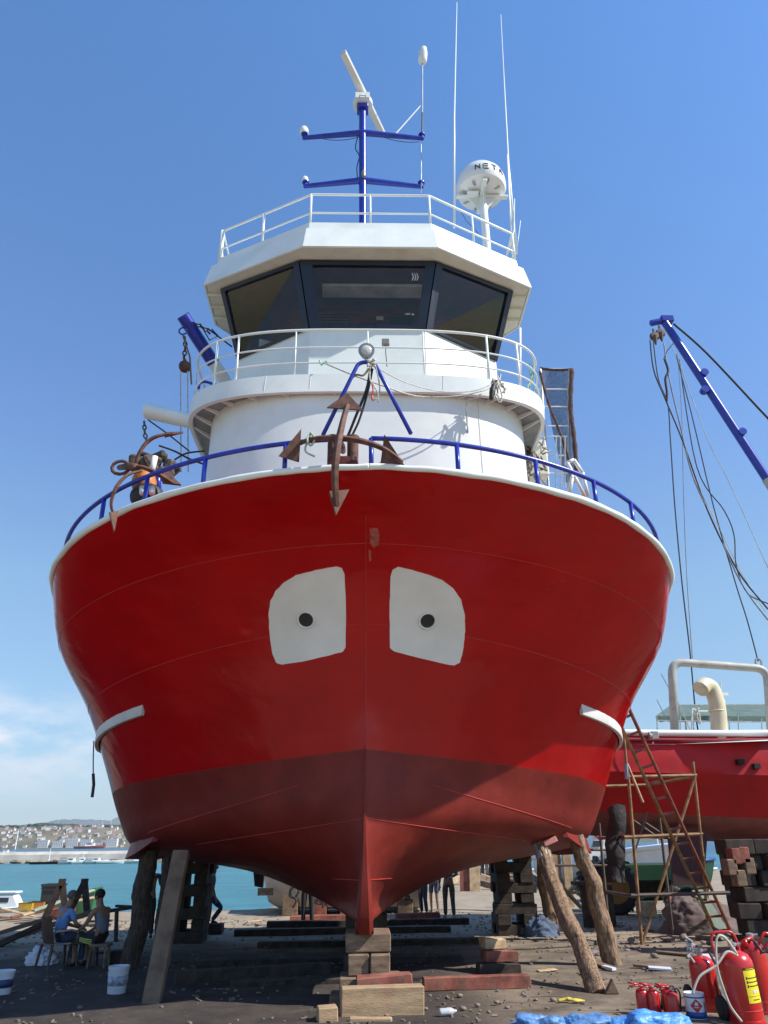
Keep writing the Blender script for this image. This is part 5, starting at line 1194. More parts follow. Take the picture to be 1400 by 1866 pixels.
lump_late = True
# cream boat hauled out beyond the keel
cb_ = G(625, 1668); root = thing('hauled_boat', 'cream wooden boat on low brown bearers seen beyond the keel', 'boat', cb_)
Yc = cb_.y + .8; m_ = MB(); rows = []
for x, top_, bot in ((482, 1592, 1622), (486, 1588, 1640), (505, 1588, 1652), (545, 1588, 1653), (620, 1588, 1653), (700, 1588, 1653), (768, 1588, 1652)):
    y_ = Yc - .0 - .9 * min(1, (x - 480) / 70)
    rows.append([P(x, top_, y_), P(x + 1, (top_ + bot) / 2, y_ + .03), P(x + 3, bot, y_ + .35), P(x + 3, bot + 3, y_ + 1.2), P(x + 2, bot - 8, y_ + 2.6), P(x, top_, y_ + 2.9)])
m_.grid(rows, wrap=True); m_.f([m_.v(p) for p in rows[0]]); m_.f([m_.v(p) for p in rows[-1]]); m_.build('hull', mat('cream_boat_paint', (.52, .43, .33), .6, var=.12, scale=1, bump=.2, bscale=6, dirt=.3), root, smooth=40)
m_ = MB(); m_.box(P(527, 1638, Yc - .95), (.35, .05, .22)); m_.build('hatch', mat('tan_plate', (.22, .14, .09), .7), root)
m_ = MB(); m_.box(P(484, 1625, Yc - .4), (.5, .12, .22)); m_.build('fender_block', DWOOD, root)
for i in range(5): x = 530 + 52 * i; g_ = P(x, 1664, Yc - .3); m_ = MB(); m_.box((g_.x, g_.y, .22), (.5, .8, .44)); tag(m_.build('boat_bearer', REDWOOD if i % 2 else KD, None, loc=(g_.x, g_.y, 0), bevel=.02), 'low timber bearer under the cream boat behind the keel', 'bearer', 'bearers under the cream boat')
rope('coiled_rope', 'black rope loops hanging on the cream boat left of the keel', [P(540, 1608, Yc - 1.2), P(530, 1625, Yc - 1.2), P(537, 1636, Yc - 1.2), P(545, 1622, Yc - 1.2), P(533, 1617, Yc - 1.2), P(528, 1632, Yc - 1.2), P(540, 1640, Yc - 1.2), P(534, 1655, Yc - 1.2)], .035, DROPE)
rope('rope_loop', 'small black rope loop on the cream boat right beside the keel', [P(584, 1632, Yc - 1.2), P(578, 1645, Yc - 1.2), P(586, 1646, Yc - 1.2), P(590, 1630, Yc - 1.2), P(588, 1655, Yc - 1.2)], .03, DROPE)
rope('rope_loop', 'small black rope loop on the cream boat to the right of the keel', [P(738, 1640, Yc - 1.2), P(744, 1632, Yc - 1.2), P(746, 1638, Yc - 1.2), P(738, 1640, Yc - 1.2)], .03, DROPE)
m_ = MB(); m_.prism([P(461, 1580, 23), P(482, 1586, 23), P(478, 1618, 23), P(464, 1615, 23)], V((0, .3, 0))); tag(m_.build('hanging_bracket', DWOOD, None, loc=P(470, 1618, 23)), 'dark bracket hanging below the hull against the sea, left of the cream boat', 'bracket')

# loose things in the left foreground
def tub(lab, g_, r, h_, m, hand=True, band=None, lid=None, name='paint_tub'):
    root = thing(name, lab, 'tub', g_)
    m_ = MB(); m_.lathe([(r * .88, 0), (r * .9, .01), (r, h_ - .04), (r * 1.05, h_ - .04), (r * 1.05, h_), (r * .96, h_), (r * .9, h_ * .9), (.01, h_ * .88)], g_, 26); m_.build('tub_body', m, root, smooth=35)
    if band: m_ = MB(); m_.lathe([(r * .93 + .004, h_ * .3), (r * .965 + .004, h_ * .66)], g_, 26); m_.build('label_band', band, root, smooth=True)
    if hand: m_ = MB(); m_.tube([g_ + V((r * 1.04 * cos(t), -.02 - .06 * sin(t), h_ - .08 - .10 * sin(t))) for t in [pi * i / 10 for i in range(11)]], .005, 5); m_.build('wire_handle', STEEL, root)
    return root
GRT = mat('white_plastic_tub', (.62, .64, .68), .5, var=.08, bump=.05, dirt=.3, dirtcol=(.25, .24, .24))
t1 = tub('white paint tub standing on the dirt between the left props', G(212, 1810), .155, .37, GRT, band=mat('tub_label_blue_grey', (.38, .42, .50), .6, scale=14, var=.4))
t2 = tub('white and dark blue tub cut by the left edge of the photo', G(1, 1812), .16, .32, GRT, band=mat('navy_band', (.03, .05, .15), .5))
g_ = G(304, 1760); m_ = MB(); m_.lathe([(.05, 0), (.055, .02), (.055, .2), (.02, .27), (.022, .32), (.01, .33)], g_, 14); tag(m_.build('plastic_bottle', mat('cloudy_plastic', (.5, .52, .55), .3), None, loc=g_, smooth=40), 'cloudy plastic bottle standing by the left squared plank', 'bottle')
def lump(name, lab, c, dims, m, cat, amp=.35, seed=0, n=34, crumple=1.0, smooth=True, fr=2.2):
    c = V(c); m_ = MB(); rows = []
    for i in range(n + 1):
        a_ = pi / 2 * i / n * 1.12; r = []
        for j in range(n * 2):
            b_ = 2 * pi * j / (n * 2); d = V((cos(b_) * cos(pi / 2 - a_), sin(b_) * cos(pi / 2 - a_), sin(pi / 2 - a_)))
            f_ = 1 + amp * noise.noise(d * fr + V((seed, 0, 0))) + amp * .45 * crumple * abs(noise.noise(d * fr * 2.9 + V((0, seed, 0)))) + amp * .22 * crumple * noise.noise(d * fr * 7 + V((seed, seed, 0)))
            r.append(c + V((d.x * dims[0] * f_, d.y * dims[1] * f_, max(-.02, d.z * dims[2] * f_))))
        rows.append(r)
    m_.grid(rows, wrap=True); o = m_.build(name, m, None, loc=c, smooth=smooth); return tag(o, lab, cat)
lump('plastic_bag', 'crumpled white plastic bag on the ground behind the seated men', G(72, 1757), (.27, .2, .24), mat('thin_white_plastic', (.62, .64, .70), .35, bump=.3, bscale=25), 'bag', .5, 3, fr=3)
# ------------------------------------------------------------------ red boat on the right
RB = thing('wooden_fishing_boat', 'red wooden boat hauled out on the right, with cream vent pipe and pipe gantry', 'fishing boat', G(1330, 1700))
RR = mat('red_boat_paint', (.40, .007, .009), .5, spec=.3, var=.15, scale=1.3, bump=.35, bscale=2.5, dirt=.25, dirtcol=(.16, .02, .02), dscale=.8, bdist=.03)
RK = mat('oxide_bottom_paint', (.22, .06, .05), .7, var=.25, scale=1.5, bump=.2)
cols = []
def z_of(x, y, Y): return P(x, y, Y).z
def sect(t):                                     # t 0 at left .. 1 right
    x = 5.4 + 12.5 * t; Y = 20.6 - 1.2 * t
    zt = 4.52 + .10 * t + .25 * (1 - t) ** 3; zc = 2.86 - .75 * t + .1 * (t * t)
    return x, Y, zt, zc
rows = []
NX = 30
for i in range(NX + 1):
    x, Y, zt, zc = sect(i / NX); b = noise.noise(V((x * 1.3, 0, 0))) * .03
    h = zt - zc
    rows.append([V((x, Y + .05, zt)), V((x, Y - .08 + b, zt - .22)), V((x, Y - .10 + b, zc + h * .62)), V((x, Y - .14 + b, zc + h * .5)), V((x, Y - .06, zc + h * .47)), V((x, Y + .10 + b, zc + h * .25)), V((x, Y + .35, zc))])
m_ = MB(); m_.grid(rows); m_.build('topsides', RR, RB, smooth=60)
m_ = MB(); m_.grid([[r[-1] + V((0, .0, 0)), r[-1] + V((0, .12, -.16)), r[-1] + V((0, .55, -.30)), r[-1] + V((0, 2.6, -.55))] for r in rows]); m_.build('bottom', RK, RB, smooth=40)
m_ = MB(); m_.tube([r[0] + V((0, -.03, .05)) for r in rows], .09, 8); m_.build('cap_rail', WHITE, RB, smooth=True)
m_ = MB(); m_.tube([r[1] + V((0, -.02, .08)) for r in rows], .05, 8); m_.build('rubbing_band', mat('dark_red_band', (.22, .01, .02), .5), RB, smooth=True)
m_ = MB(); m_.grid([[r[0], r[0] + V((0, 4.6, .15))] for r in rows]); m_.build('deck', CREAM, RB)
m_ = MB(); m_.grid([[V((x, 23.2, .35)), V((x, 23.1, 2.4))] for x in (10.2, 11, 12, 18)] ); m_.grid([[V((x, 22.9, .35)), V((x, 22.9, 2.4))] for x in (10.2, 11, 12, 18)]); m_.box((10.2, 23.05, 1.4), (.05, .3, 2.1)); m_.build('deadwood', mat('dark_keel_wood', (.05, .025, .022), .8), RB)
m_ = MB(); m_.prism([P(1218, 1513, 20.8), P(1290, 1517, 20.8), P(1283, 1615, 20.8), P(1228, 1612, 20.8)], V((0, .12, 0))); m_.build('rudder', mat('maroon_rudder', (.055, .012, .014), .7), RB)
for x, y in ((1347, 1389), (1376, 1397)):
    p = on = P(x, y, 20.05); m_ = MB(); m_.box(p, (.16, .3, .13)); m_.build('scupper', mat('scupper_black', (.01, .01, .01), .8), RB)
m_ = MB(); rows2 = [[P(1128, 1357, 20.4), P(1128, 1345, 21.0)], [P(1230, 1357, 20.2), P(1228, 1342, 21.0)], [P(1236, 1356, 20.2), P(1236, 1350, 21)], [P(1400, 1350, 19.6), P(1400, 1344, 20.6)]]; m_.grid(rows2); m_.build('raised_deck_edge', WHITE, RB)
YG = 20.9
m_ = MB(); m_.tube(bent([P(1231, 1355, YG), P(1224, 1206, YG), P(1398, 1219, YG), P(1407, 1350, YG)], .35, 7), .115, 14); m_.build('gantry', mat('weathered_grey_paint', (.42, .41, .36), .5, var=.15, dirt=.5, dirtcol=(.24, .21, .15), dscale=2), RB, smooth=True)
VC = mat('cream_vent_paint', (.60, .54, .36), .45, var=.08, dirt=.3, dirtcol=(.4, .32, .2))
m_ = MB(); m_.tube(catmull([P(1312, 1355, 20.4), P(1310, 1310, 20.4), P(1306, 1280, 20.4), P(1297, 1255, 20.4), P(1285, 1249, 20.3), P(1277, 1256, 20.2)], 6), .215, 18); m_.build('vent_pipe', VC, RB, smooth=True)
m_ = MB(); c = P(1307, 1296, 20.4); m_.lathe([(.225, -.02), (.235, 0), (.225, .02)], c, 18); m_.build('pipe_weld', VC, RB, smooth=True)
YC = 22.2; CAN = mat('green_grey_canvas', (.10, .15, .13), .85, var=.15, scale=4)
m_ = MB(); a, b, c, d = P(1195, 1305, YC), P(1400, 1305, YC), P(1420, 1283, YC + 1.6), P(1222, 1285, YC + 1.6)
m_.grid([[a, a.lerp(b, .5), b], [d, d.lerp(c, .5), c]]); low = [a.lerp(b, i / 24) + V((0, 0, -.13 - .05 * abs(sin(i * 1.4)))) for i in range(25)]
m_.grid([[a.lerp(b, i / 24) for i in range(25)], low]); m_.build('awning', CAN, RB)
for x, y0, y1, r in ((1197, 1305, 1345, .018), (1222, 1300, 1350, .018), (1239, 1286, 1352, .018), (1250, 1316, 1352, .03), (1263, 1290, 1350, .018), (1329, 1310, 1352, .018), (1345, 1300, 1345, .018), (1388, 1310, 1345, .018)):
    m_ = MB(); m_.tube([P(x, y0, YC - .1), P(x + 2, y1, YC - .1)], r, 6); m_.build('awning_pole', STEEL, RB)
for (x0, y0, x1, y1) in ((1197, 1313, 1390, 1316), (1228, 1285, 1400, 1284), (1235, 1278, 1262, 1340), (1200, 1343, 1262, 1346), (1320, 1341, 1400, 1341), (1250, 1345, 1330, 1338)):
    m_ = MB(); m_.tube([P(x0, y0, YC - .2), P(x1, y1, YC - .2)], .018, 6); m_.build('handrail', STEEL, RB)
m_ = MB(); m_.tube(bent([P(1260, 1345, YG), P(1262, 1290, YG), P(1272, 1296, YG), P(1300, 1296, YG)], .1), .02, 6); m_.build('handrail', WHITE, RB)
m_ = MB(); c = P(1193, 1340, 20.3); m_.box(c, (.18, .12, .2)); m_.lathe([(.05, -.1), (.09, 0), (.09, .02)], c + V((-.14, 0, 0)), 12, Quaternion(V((0, 1, 0)), -pi / 2)); m_.build('deck_lamp', mat('lamp_grey', (.3, .32, .3), .5), RB, bevel=.01)
m_ = MB(); m_.tube([c, P(1190, 1356, 20.3)], .02, 6); m_.build('lamp_stand', WHITE, RB)
m_ = MB(); m_.tube([P(1197, 1275, 21), P(1212, 1305, 21)], .012, 4); m_.tube([P(1205, 1228, 21), P(1220, 1256, 21)], .012, 4); m_.build('aerial', STEEL, RB)
m_ = MB(); m_.tube([P(1313, 1242, 22), P(1316, 1285, 22)], .02, 5); m_.box(P(1321, 1265, 22), (.2, .05, .08)); m_.box(P(1318, 1278, 22), (.12, .05, .08)); m_.build('mast_instrument', WHITE, RB)
rope('orange_rope', 'orange rope lying on the red boat deck edge', [P(1335, 1349, 20.2), P(1350, 1346, 20.2), P(1362, 1349, 20.2), P(1345, 1348, 20.2)], .06, mat('orange_rope', (.5, .16, .06), .8))
rope('white_lashing', 'white rope knotted on the rail of the red boat beside the vent pipe', [P(1273, 1290, 20.8), P(1270, 1305, 20.8), P(1276, 1318, 20.8), P(1274, 1300, 20.8)], .03, ROPE)

# crane boom with its rigging; the foot stands beyond the right edge
YK = 24.0
CR = thing('crane', 'blue steel crane boom rising beyond the red boat, hung with cables', 'crane', (19.5, YK, 0))
tip, foot = P(1212, 588, YK), P(1432, 925, YK); dd = foot - tip
end = foot + dd * 1.05
m_ = MB(); m_.tube([tip, tip + dd * .86, end], [.15, .16, .19], 16); bm_ = m_.build('boom', BLUE, CR, smooth=40)
m_ = MB(); m_.tube([end, V((end.x + .4, YK, 0))], .4, 16); m_.box((end.x + .4, YK, .3), (2.6, 2.6, .7)); m_.box((end.x + 1.0, YK + .3, 3.2), (1.6, 1.8, 1.9)); m_.build('crane_base', BLUE, CR, bevel=.02)
m_ = MB(); m_.tube([tip + dd * .86, tip + dd * 1.3], .19, 16); m_.build('lower_section', mat('silvered_boom', (.45, .45, .46), .35, .5), CR, smooth=40)
m_ = MB(); m_.tube([P(1186, 589, YK), P(1222, 582, YK)], .13, 14); m_.box(P(1215, 583, YK), (.5, .3, .28)); m_.build('jib_head', BLUE, CR, bevel=.02)
for x, y in ((1283, 680), (1284, 711), (1352, 788)):
    m_ = MB(); m_.lathe([(.09, -.12), (.15, -.12), (.15, .12), (.09, .12)], P(x, y, YK - .1), 14, Quaternion(V((1, 0, 0)), pi / 2)); m_.build('sheave_lug', BLUE, CR, smooth=40)
for x, y in ((1193, 613), (1204, 607)):
    m_ = MB(); c = P(x, y, YK - .1); m_.lathe([(.05, -.1), (.16, -.09), (.2, 0), (.16, .09), (.05, .1)], c, 16, Quaternion(V((1, 0, 0)), pi / 2)); m_.tube([c, c + V((0, 0, .36))], .05, 6); m_.lathe([(.01, 0), (.14, .08), (.03, -.3)], c - V((0, 0, .1)), 8); m_.build('hook_block', mat('block_brown', (.10, .06, .045), .6), CR, smooth=40)
def cable(pts, r=.022, m=DROPE, nm='cable', Y=YK - .2):
    m_ = MB(); m_.tube(catmull([P(x, y, Y) for x, y in pts], 6), r, 5); m_.build(nm, m, CR, smooth=True)
cable([(1228, 590), (1290, 645), (1400, 762), (1440, 800)], .045)
cable([(1185, 620), (1192, 675), (1212, 725), (1245, 805), (1290, 930), (1345, 1040), (1400, 1110)], .03)
cable([(1191, 622), (1200, 690), (1217, 735), (1222, 800), (1230, 920), (1243, 1060), (1258, 1190), (1268, 1300), (1275, 1345)], .024)
cable([(1210, 625), (1220, 690), (1240, 775), (1262, 865), (1300, 950), (1350, 1060), (1400, 1130)], .028, mat('grey_cable', (.22, .22, .23), .6))
cable([(1235, 640), (1243, 760), (1246, 900), (1252, 1050), (1262, 1200)], .014, mat('grey_cable', (.22, .22, .23), .6))
cable([(1232, 645), (1262, 760), (1300, 920), (1340, 1060), (1362, 1130), (1382, 1205)], .022)
cable([(1238, 655), (1270, 850), (1320, 930), (1338, 975), (1342, 1030), (1362, 1080), (1400, 1100)], .022)
cable([(1220, 620), (1245, 680), (1290, 800), (1330, 880), (1400, 1035)], .016, mat('pale_line', (.5, .52, .52), .7))
cable([(1262, 865), (1310, 960), (1350, 1040), (1395, 1115)], .016, mat('pale_line', (.5, .52, .52), .7))
cable([(1212, 655), (1218, 675), (1213, 690), (1216, 715), (1215, 730)], .05, DROPE, 'knotted_sling')
cable([(1228, 625), (1216, 640), (1210, 655)], .02)
m_ = MB(); c = P(1383, 1208, YK - .2); m_.tube([c + V((.1 * cos(t), 0, .15 * sin(t))) for t in [2 * pi * i / 8 for i in range(8)]], .04, 6, close=True); m_.build('shackle', STEEL, CR)

# ------------------------------------------------------------------ scaffold and ladder
SCF = thing('scaffold', 'rusty pipe scaffold tower standing between the two red boats', 'scaffold', G(1170, 1722))
def pipe(x0, y0, Y0, x1, y1, Y1, r=.029, m=YPIPE, nm='pipe', par=None):
    r = r * .8
    m_ = MB(); m_.tube([P(x0, y0, Y0), P(x1, y1, Y1)], r, 8); m_.build(nm, m, par or SCF, smooth=40)
Ys = G(1170, 1722).y; Yb = Ys + 1.7
pipe(1137, 1340, Ys, 1144, 1415, Ys, .045); pipe(1144, 1400, Ys, 1170, 1722, Ys, .05); pipe(1143, 1392, Ys - .05, 1172, 1463, Ys - .3, .045)
pipe(1263, 1388, Ys, 1281, 1560, Ys, .045); pipe(1281, 1555, Ys, 1290, 1690, Yb, .045)
pipe(1144, 1416, Ys, 1270, 1413, Ys, .05); pipe(1138, 1526, Ys, 1281, 1520, Ys, .05); pipe(1095, 1433, Yb, 1190, 1430, Yb, .045); pipe(1188, 1430, Yb, 1262, 1416, Yb - .5, .045)
pipe(1268, 1413, Ys, 1170, 1722, Ys, .045)
pipe(1150, 1632, Ys, 1330, 1627, Ys, .05, mat('dark_pipe', (.10, .075, .06), .6)); pipe(1105, 1625, Yb, 1172, 1636, Ys, .045, mat('dark_pipe', (.10, .075, .06), .6))
pipe(1092, 1500, Yb, 1112, 1715, Yb, .045, mat('dark_pipe', (.10, .075, .06), .6)); pipe(1202, 1490, Yb, 1227, 1705, Yb, .045, mat('dark_pipe', (.10, .075, .06), .6))
pipe(1092, 1528, Yb, 1150, 1524, Ys, .045, RPIPE); pipe(1066, 1530, Yb, 1078, 1640, Yb, .04, mat('dark_pipe', (.10, .075, .06), .6)); pipe(1062, 1549, Yb, 1135, 1549, Yb, .035, mat('dark_pipe', (.10, .075, .06), .6))
pipe(1155, 1495, Yb, 1205, 1530, Yb, .03, mat('dark_pipe', (.10, .075, .06), .6)); pipe(1180, 1480, Yb, 1155, 1560, Yb, .03, mat('dark_pipe', (.10, .075, .06), .6)); pipe(1170, 1495, Yb, 1220, 1528, Yb, .03, mat('dark_pipe', (.10, .075, .06), .6))
pipe(1000, 1577, Yb, 1135, 1577, Yb, .035, mat('dark_pipe', (.10, .075, .06), .6)); pipe(1140, 1350, Yb, 1139, 1420, Yb, .02, RPIPE)
m_ = MB(); m_.tube([P(1141, 1392, Ys - .08), P(1143, 1420, Ys - .08)], .05, 8); m_.build('clamp_sleeve', mat('blue_grey_sleeve', (.2, .24, .34), .5, .3), SCF)
LD = thing('ladder', 'long rusty red steel ladder leaning up beside the white strake', 'ladder', G(1330, 1705))
la0, la1 = P(1146, 1290, 15.8), G(1345, 1712) + V((0, .2, 0)); lb0, lb1 = P(1138, 1302, 15.8), G(1312, 1712) + V((0, .2, 0))
lb1 = la1 + (lb0 - la0) * 1.0 + V((-.42, 0, 0)); lb0 = la0 + V((-.30, .0, -.12)); lb1 = la1 + V((-.36, .0, 0))
m_ = MB(); m_.tube([la0, la1], .04, 8); m_.build('stile', RPIPE, LD, smooth=40)
m_ = MB(); m_.tube([lb0, lb1], .04, 8); m_.build('stile', YPIPE, LD, smooth=40)
for i in range(15): t = (i + .4) / 15; m_ = MB(); m_.tube([la0.lerp(la1, t), lb0.lerp(lb1, t)], .028, 6); m_.build('rung', RPIPE, LD)
# dark hanging sheet and post behind the scaffold
m_ = MB(); rows = []
for j in range(9):
    t = j / 8; y = 1468 + 140 * t; rows.append([P(1107 + 8 * noise.noise(V((t * 3, 0, 0))), y + 6 * (j == 0), 19.2 + .1 * sin(j)), P(1122, y - 4 * (j == 0), 19.0 + .1 * cos(j * 2)), P(1140 + 4 * noise.noise(V((t * 3, 5, 0))), y, 19.2 + .12 * sin(j * 2))])
m_.grid(rows); m_.grid([[p + V((0, .03, 0)) for p in r] for r in rows]); tag(m_.build('tarpaulin', mat('dark_sheet', (.025, .02, .02), .8, bump=.8, bscale=6, bdist=.05), None, loc=P(1122, 1600, 19), smooth=True), 'dark torn sheet hanging inside the scaffold beside the white yacht', 'tarpaulin')
# crib of grey blocks under the red boat
gx = G(1385, 1735)
for r in range(7):
    for k in range(3):
        cx = gx.x - .15 + k * .62 + (r % 2) * .2; z = .15 + .3 * r
        m_ = MB(); m_.box((cx, gx.y + rnd.uniform(-.08, .08), z), (.64 * rnd.uniform(.75, 1.02), .5, .30 * rnd.uniform(.92, 1.0)), rnd.uniform(-.14, .14)); tag(m_.build('support_block', mat('brown_grey_block', (.040, .028, .021), .9, var=.35, scale=4, bump=.4), None, loc=(cx, gx.y, z - .15), bevel=.02, jitter=.01), 'dark square block in the wall of blocks under the right boat', 'support block', 'blocks stacked under the right boat')
for x, y, m in ((1338, 1560, REDWOOD), (1352, 1558, REDWOOD), (1330, 1580, KD), (1362, 1578, KD), (1346, 1600, KD)):
    p = P(x, y, gx.y - .5); m_ = MB(); m_.box(p, (.2, .3, .3)); tag(m_.build('packing_block', m, None, loc=p, bevel=.015), 'small brown packing block high in the stack under the right boat', 'packing block', 'packing blocks under the right boat')

# ------------------------------------------------------------------ tractor
TX = G(1125, 1668); TY_ = TX.y
TR = thing('tractor', 'old dark green tractor with ochre wheel rims parked behind the scaffold', 'tractor', TX)
def wheel(c, R_, w_, rim):
    c = V(c); q = Quaternion(V((1, 0, 0)), pi / 2); w2 = thing_part('wheel', TR)
    m_ = MB(); m_.lathe([(R_ * .58, -w_ / 2), (R_ * .9, -w_ / 2), (R_, -w_ * .35), (R_ * 1.01, 0), (R_, w_ * .35), (R_ * .9, w_ / 2), (R_ * .58, w_ / 2)], c, 32, q, False)
    for i in range(22):
        a_ = 2 * pi * i / 22; m_.box(c + V((R_ * 1.0 * cos(a_), 0, R_ * 1.0 * sin(a_))), (.10 * R_, w_ * .9, .09 * R_), Quaternion(V((0, 1, 0)), -a_) @ Quaternion(V((1, 0, 0)), .3))
    m_.build('tyre', BLACK, w2, smooth=40)
    m_ = MB(); m_.lathe([(.02, w_ * .1), (R_ * .18, w_ * .12), (R_ * .22, w_ * .3), (R_ * .42, w_ * .34), (R_ * .48, w_ * .45), (R_ * .6, w_ * .5), (R_ * .58, w_ * .3)], c, 28, q); m_.build('rim', rim, w2, smooth=40)
ORIM = mat('ochre_rim', (.34, .17, .04), .6, dirt=.5, dirtcol=(.1, .05, .02))
wheel((TX.x, TY_, .74), .74, .42, ORIM); wheel((TX.x, TY_ + 1.6, .74), .74, .42, ORIM)
fx = G(1245, 1660); wheel((fx.x - .15, TY_ + .2, .36), .36, .2, mat('orange_rim', (.5, .16, .03), .6)); wheel((fx.x - .15, TY_ + 1.4, .36), .36, .2, mat('orange_rim', (.5, .16, .03), .6))
TG = mat('dark_green_enamel', (.012, .06, .03), .4, dirt=.4)
m_ = MB(); m_.box((TX.x + 1.25, TY_ + .8, 1.15), (1.7, .6, .55)); m_.build('bonnet', TG, TR, bevel=.06, seg=2)
m_ = MB(); m_.box((TX.x + .9, TY_ + .8, .72), (2.4, .34, .4)); m_.build('engine_block', DWOOD, TR, bevel=.03)
m_ = MB(); m_.tube([V((TX.x - .75, TY_ + .0, .85)), V((TX.x - .5, TY_, 1.4)), V((TX.x, TY_, 1.62)), V((TX.x + .55, TY_, 1.45))], .16, 8, flat=.25); m_.build('mudguard', TG, TR, smooth=True)
m_ = MB(); m_.box((TX.x, TY_ + .8, 1.2), (.5, .5, .14)); m_.box((TX.x - .24, TY_ + .8, 1.45), (.1, .5, .4)); m_.build('driver_seat', BLACK, TR, bevel=.04)
m_ = MB(); m_.tube([V((TX.x + .45, TY_ + .8, 1.2)), V((TX.x + .3, TY_ + .8, 1.65))], .025, 6); m_.tube([V((TX.x + .3 + .06 * cos(t), TY_ + .8 + .2 * cos(t), 1.67 + .19 * sin(t) * .5)) for t in [2 * pi * i / 14 for i in range(14)]], .02, 6, close=True); m_.build('steering_wheel', BLACK, TR, smooth=True)
m_ = MB(); m_.box((TX.x + 2.12, TY_ + .8, 1.1), (.06, .5, .42)); m_.build('grille', STEEL, TR, bevel=.01)

# ------------------------------------------------------------------ boats and clutter beyond, right
yc_ = V((P(1100, 1560, 40).x, 40, -.1)); YA = small_boat('motor_yacht', 'big white yacht with a red lifebuoy standing behind the scaffold', yc_, 9, -1.2, BWHT, BWHT, False, 'yacht', hgt=1.9)
m_ = MB(); T0 = P(1100, 1560, 38.6)
m_.prism([P(1040, 1578, 38), P(1150, 1578, 38), P(1138, 1545, 38), P(1058, 1540, 38)], V((0, 2, 0))); m_.prism([P(1078, 1545, 38), P(1138, 1545, 38), P(1126, 1482, 38), P(1088, 1482, 38)], V((0, 3, 0))); m_.build('superstructure', BWHT, YA, bevel=.05)
for pts in (((1092, 1488), (1108, 1488), (1108, 1497), (1092, 1497)), ((1082, 1532), (1096, 1532), (1094, 1543), (1080, 1543))):
    m_ = MB(); m_.prism([P(x, y, 37.95) for x, y in pts], V((0, .06, 0))); m_.build('window', WINM, YA)
for y in (1502, 1515): m_ = MB(); m_.tube([P(1094, y, 37.9), P(1128, y, 37.9)], .03, 5); m_.build('handrail', DROPE, YA)
m_ = MB(); m_.tube([P(1108, 1500, 37.9), P(1108, 1530, 37.9)], .03, 5); m_.build('handrail', DROPE, YA)
m_ = MB(); c = P(1090, 1512, 37.6); m_.tube([c + V((.26 * cos(t), 0, .30 * sin(t))) for t in [2 * pi * i / 20 for i in range(20)]], .08, 8, close=True)
tag(m_.build('lifebuoy', mat('lifebuoy_red', (.6, .1, .06), .5), None, loc=c, smooth=True), 'red ring lifebuoy hanging on the white yacht', 'lifebuoy')
for i, (x, y, Y, L_, hm_, lab) in enumerate(((1175, 1562, 44, 6.5, BWHT, 'white boat seen between scaffold pipes under the red boat'), (1192, 1548, 60, 7, BWHT, 'further white boat with a small cabin seen through the scaffold'), (1160, 1545, 75, 8, BWHT, 'small distant white boat left of the cabin boat in the scaffold gap'), (680, 1605, 48, 5, BWHT, 'white boat hidden mostly behind the keel'), (690 + 0, 1590, 70, 8, BWHT, 'far white boat low over the yard'), (672, 1590, 64, 6, BBLU, 'blue boat low over the yard'))[:3]):
    p = P(x, y, Y); small_boat('moored_boat', lab, V((p.x, Y, SEA)), L_, .3 - .4 * i, hm_, BWHT, True, 'boat', hgt=1.0, mast_=3 * (i == 1))
for i, (x, Y, L_, hm_, lab) in enumerate(((840, 66, 9, BWHT, 'white moored boat glimpsed left of the right crib'), (1000, 66, 8, BWHT, 'white moored boat glimpsed right of the right crib'))):
    p = P(x, 1580, Y); small_boat('moored_boat', lab, V((p.x, Y, SEA)), L_, .1, hm_, BWHT, True, 'boat', hgt=1.3)
p = P(1185, 1590, 30); gbt = small_boat('green_boat', 'dark green boat with blue gunwale behind the tractor', V((p.x + .6, 31.5, .25)), 4.2, .05, mat('boat_green', (.012, .07, .04), .5), BWHT, False, 'boat', hgt=1.1, strip=BBLU)
m_ = MB()
for k in range(7): x = 1187 + k * 4.0; m_.box(P(x, 1583, 29.55), (.045, .03, .17)); m_.box(P(x + 1.4, 1580 + 3 * (k % 2), 29.55), (.07, .03, .04))
m_.build('name_lettering', BWHT, gbt)
# timber heaps, rocks and crates on the sunlit yard
for i in range(26):
    x, y = rnd.uniform(790, 1060), rnd.uniform(1601, 1622); g_ = G(x, y); a_ = rnd.uniform(0, pi); l = rnd.uniform(.4, 1.3)
    beam('offcut', 'rough offcut in the far row of scrap timber across the yard', g_ + V((0, 0, .15)), g_ + V((cos(a_) * l, sin(a_) * l, rnd.uniform(.12, .5))), rnd.uniform(.2, .5), rnd.uniform(.15, .4), rnd.choice((KD, PALEWOOD, WOODC, KW)), 'timber', 'scrap timber row across the yard', .02, .05)
dk = G(890, 1612); m_ = MB()
for k in range(9): m_.box(dk + V((-.9 + .22 * k, .1 * (k % 2), .75 + .08 * sin(k * 2))), (.18, .14, 1.45 + .2 * sin(k)), Quaternion(V((0, 1, 0)), .04 * sin(k * 3)))
tag(m_.build('timber_bundle', mat('grey_brown_boards', (.13, .105, .085), .9, var=.4, scale=3), None, loc=dk), 'bundle of grey boards standing left of the right crib', 'timber')
for x, w_, m, lab in ((848, .45, REDWOOD, 'red and white marker post beyond the men'), (866, .5, PALEWOOD, 'tall pale timber post beyond the men'), (1020, .3, PALEWOOD, 'pale upright plank behind the barked props'), (1040, .3, PALEWOOD, 'second pale upright plank behind the barked props'), (1010, .22, WOODC, 'grey upright plank leaning left behind the barked props')):
    g_ = G(x, 1625 if x < 900 else 1655); beam('upright_plank', lab, g_, g_ + V((.05, 0, 2.2)), w_, .12, m, 'plank')
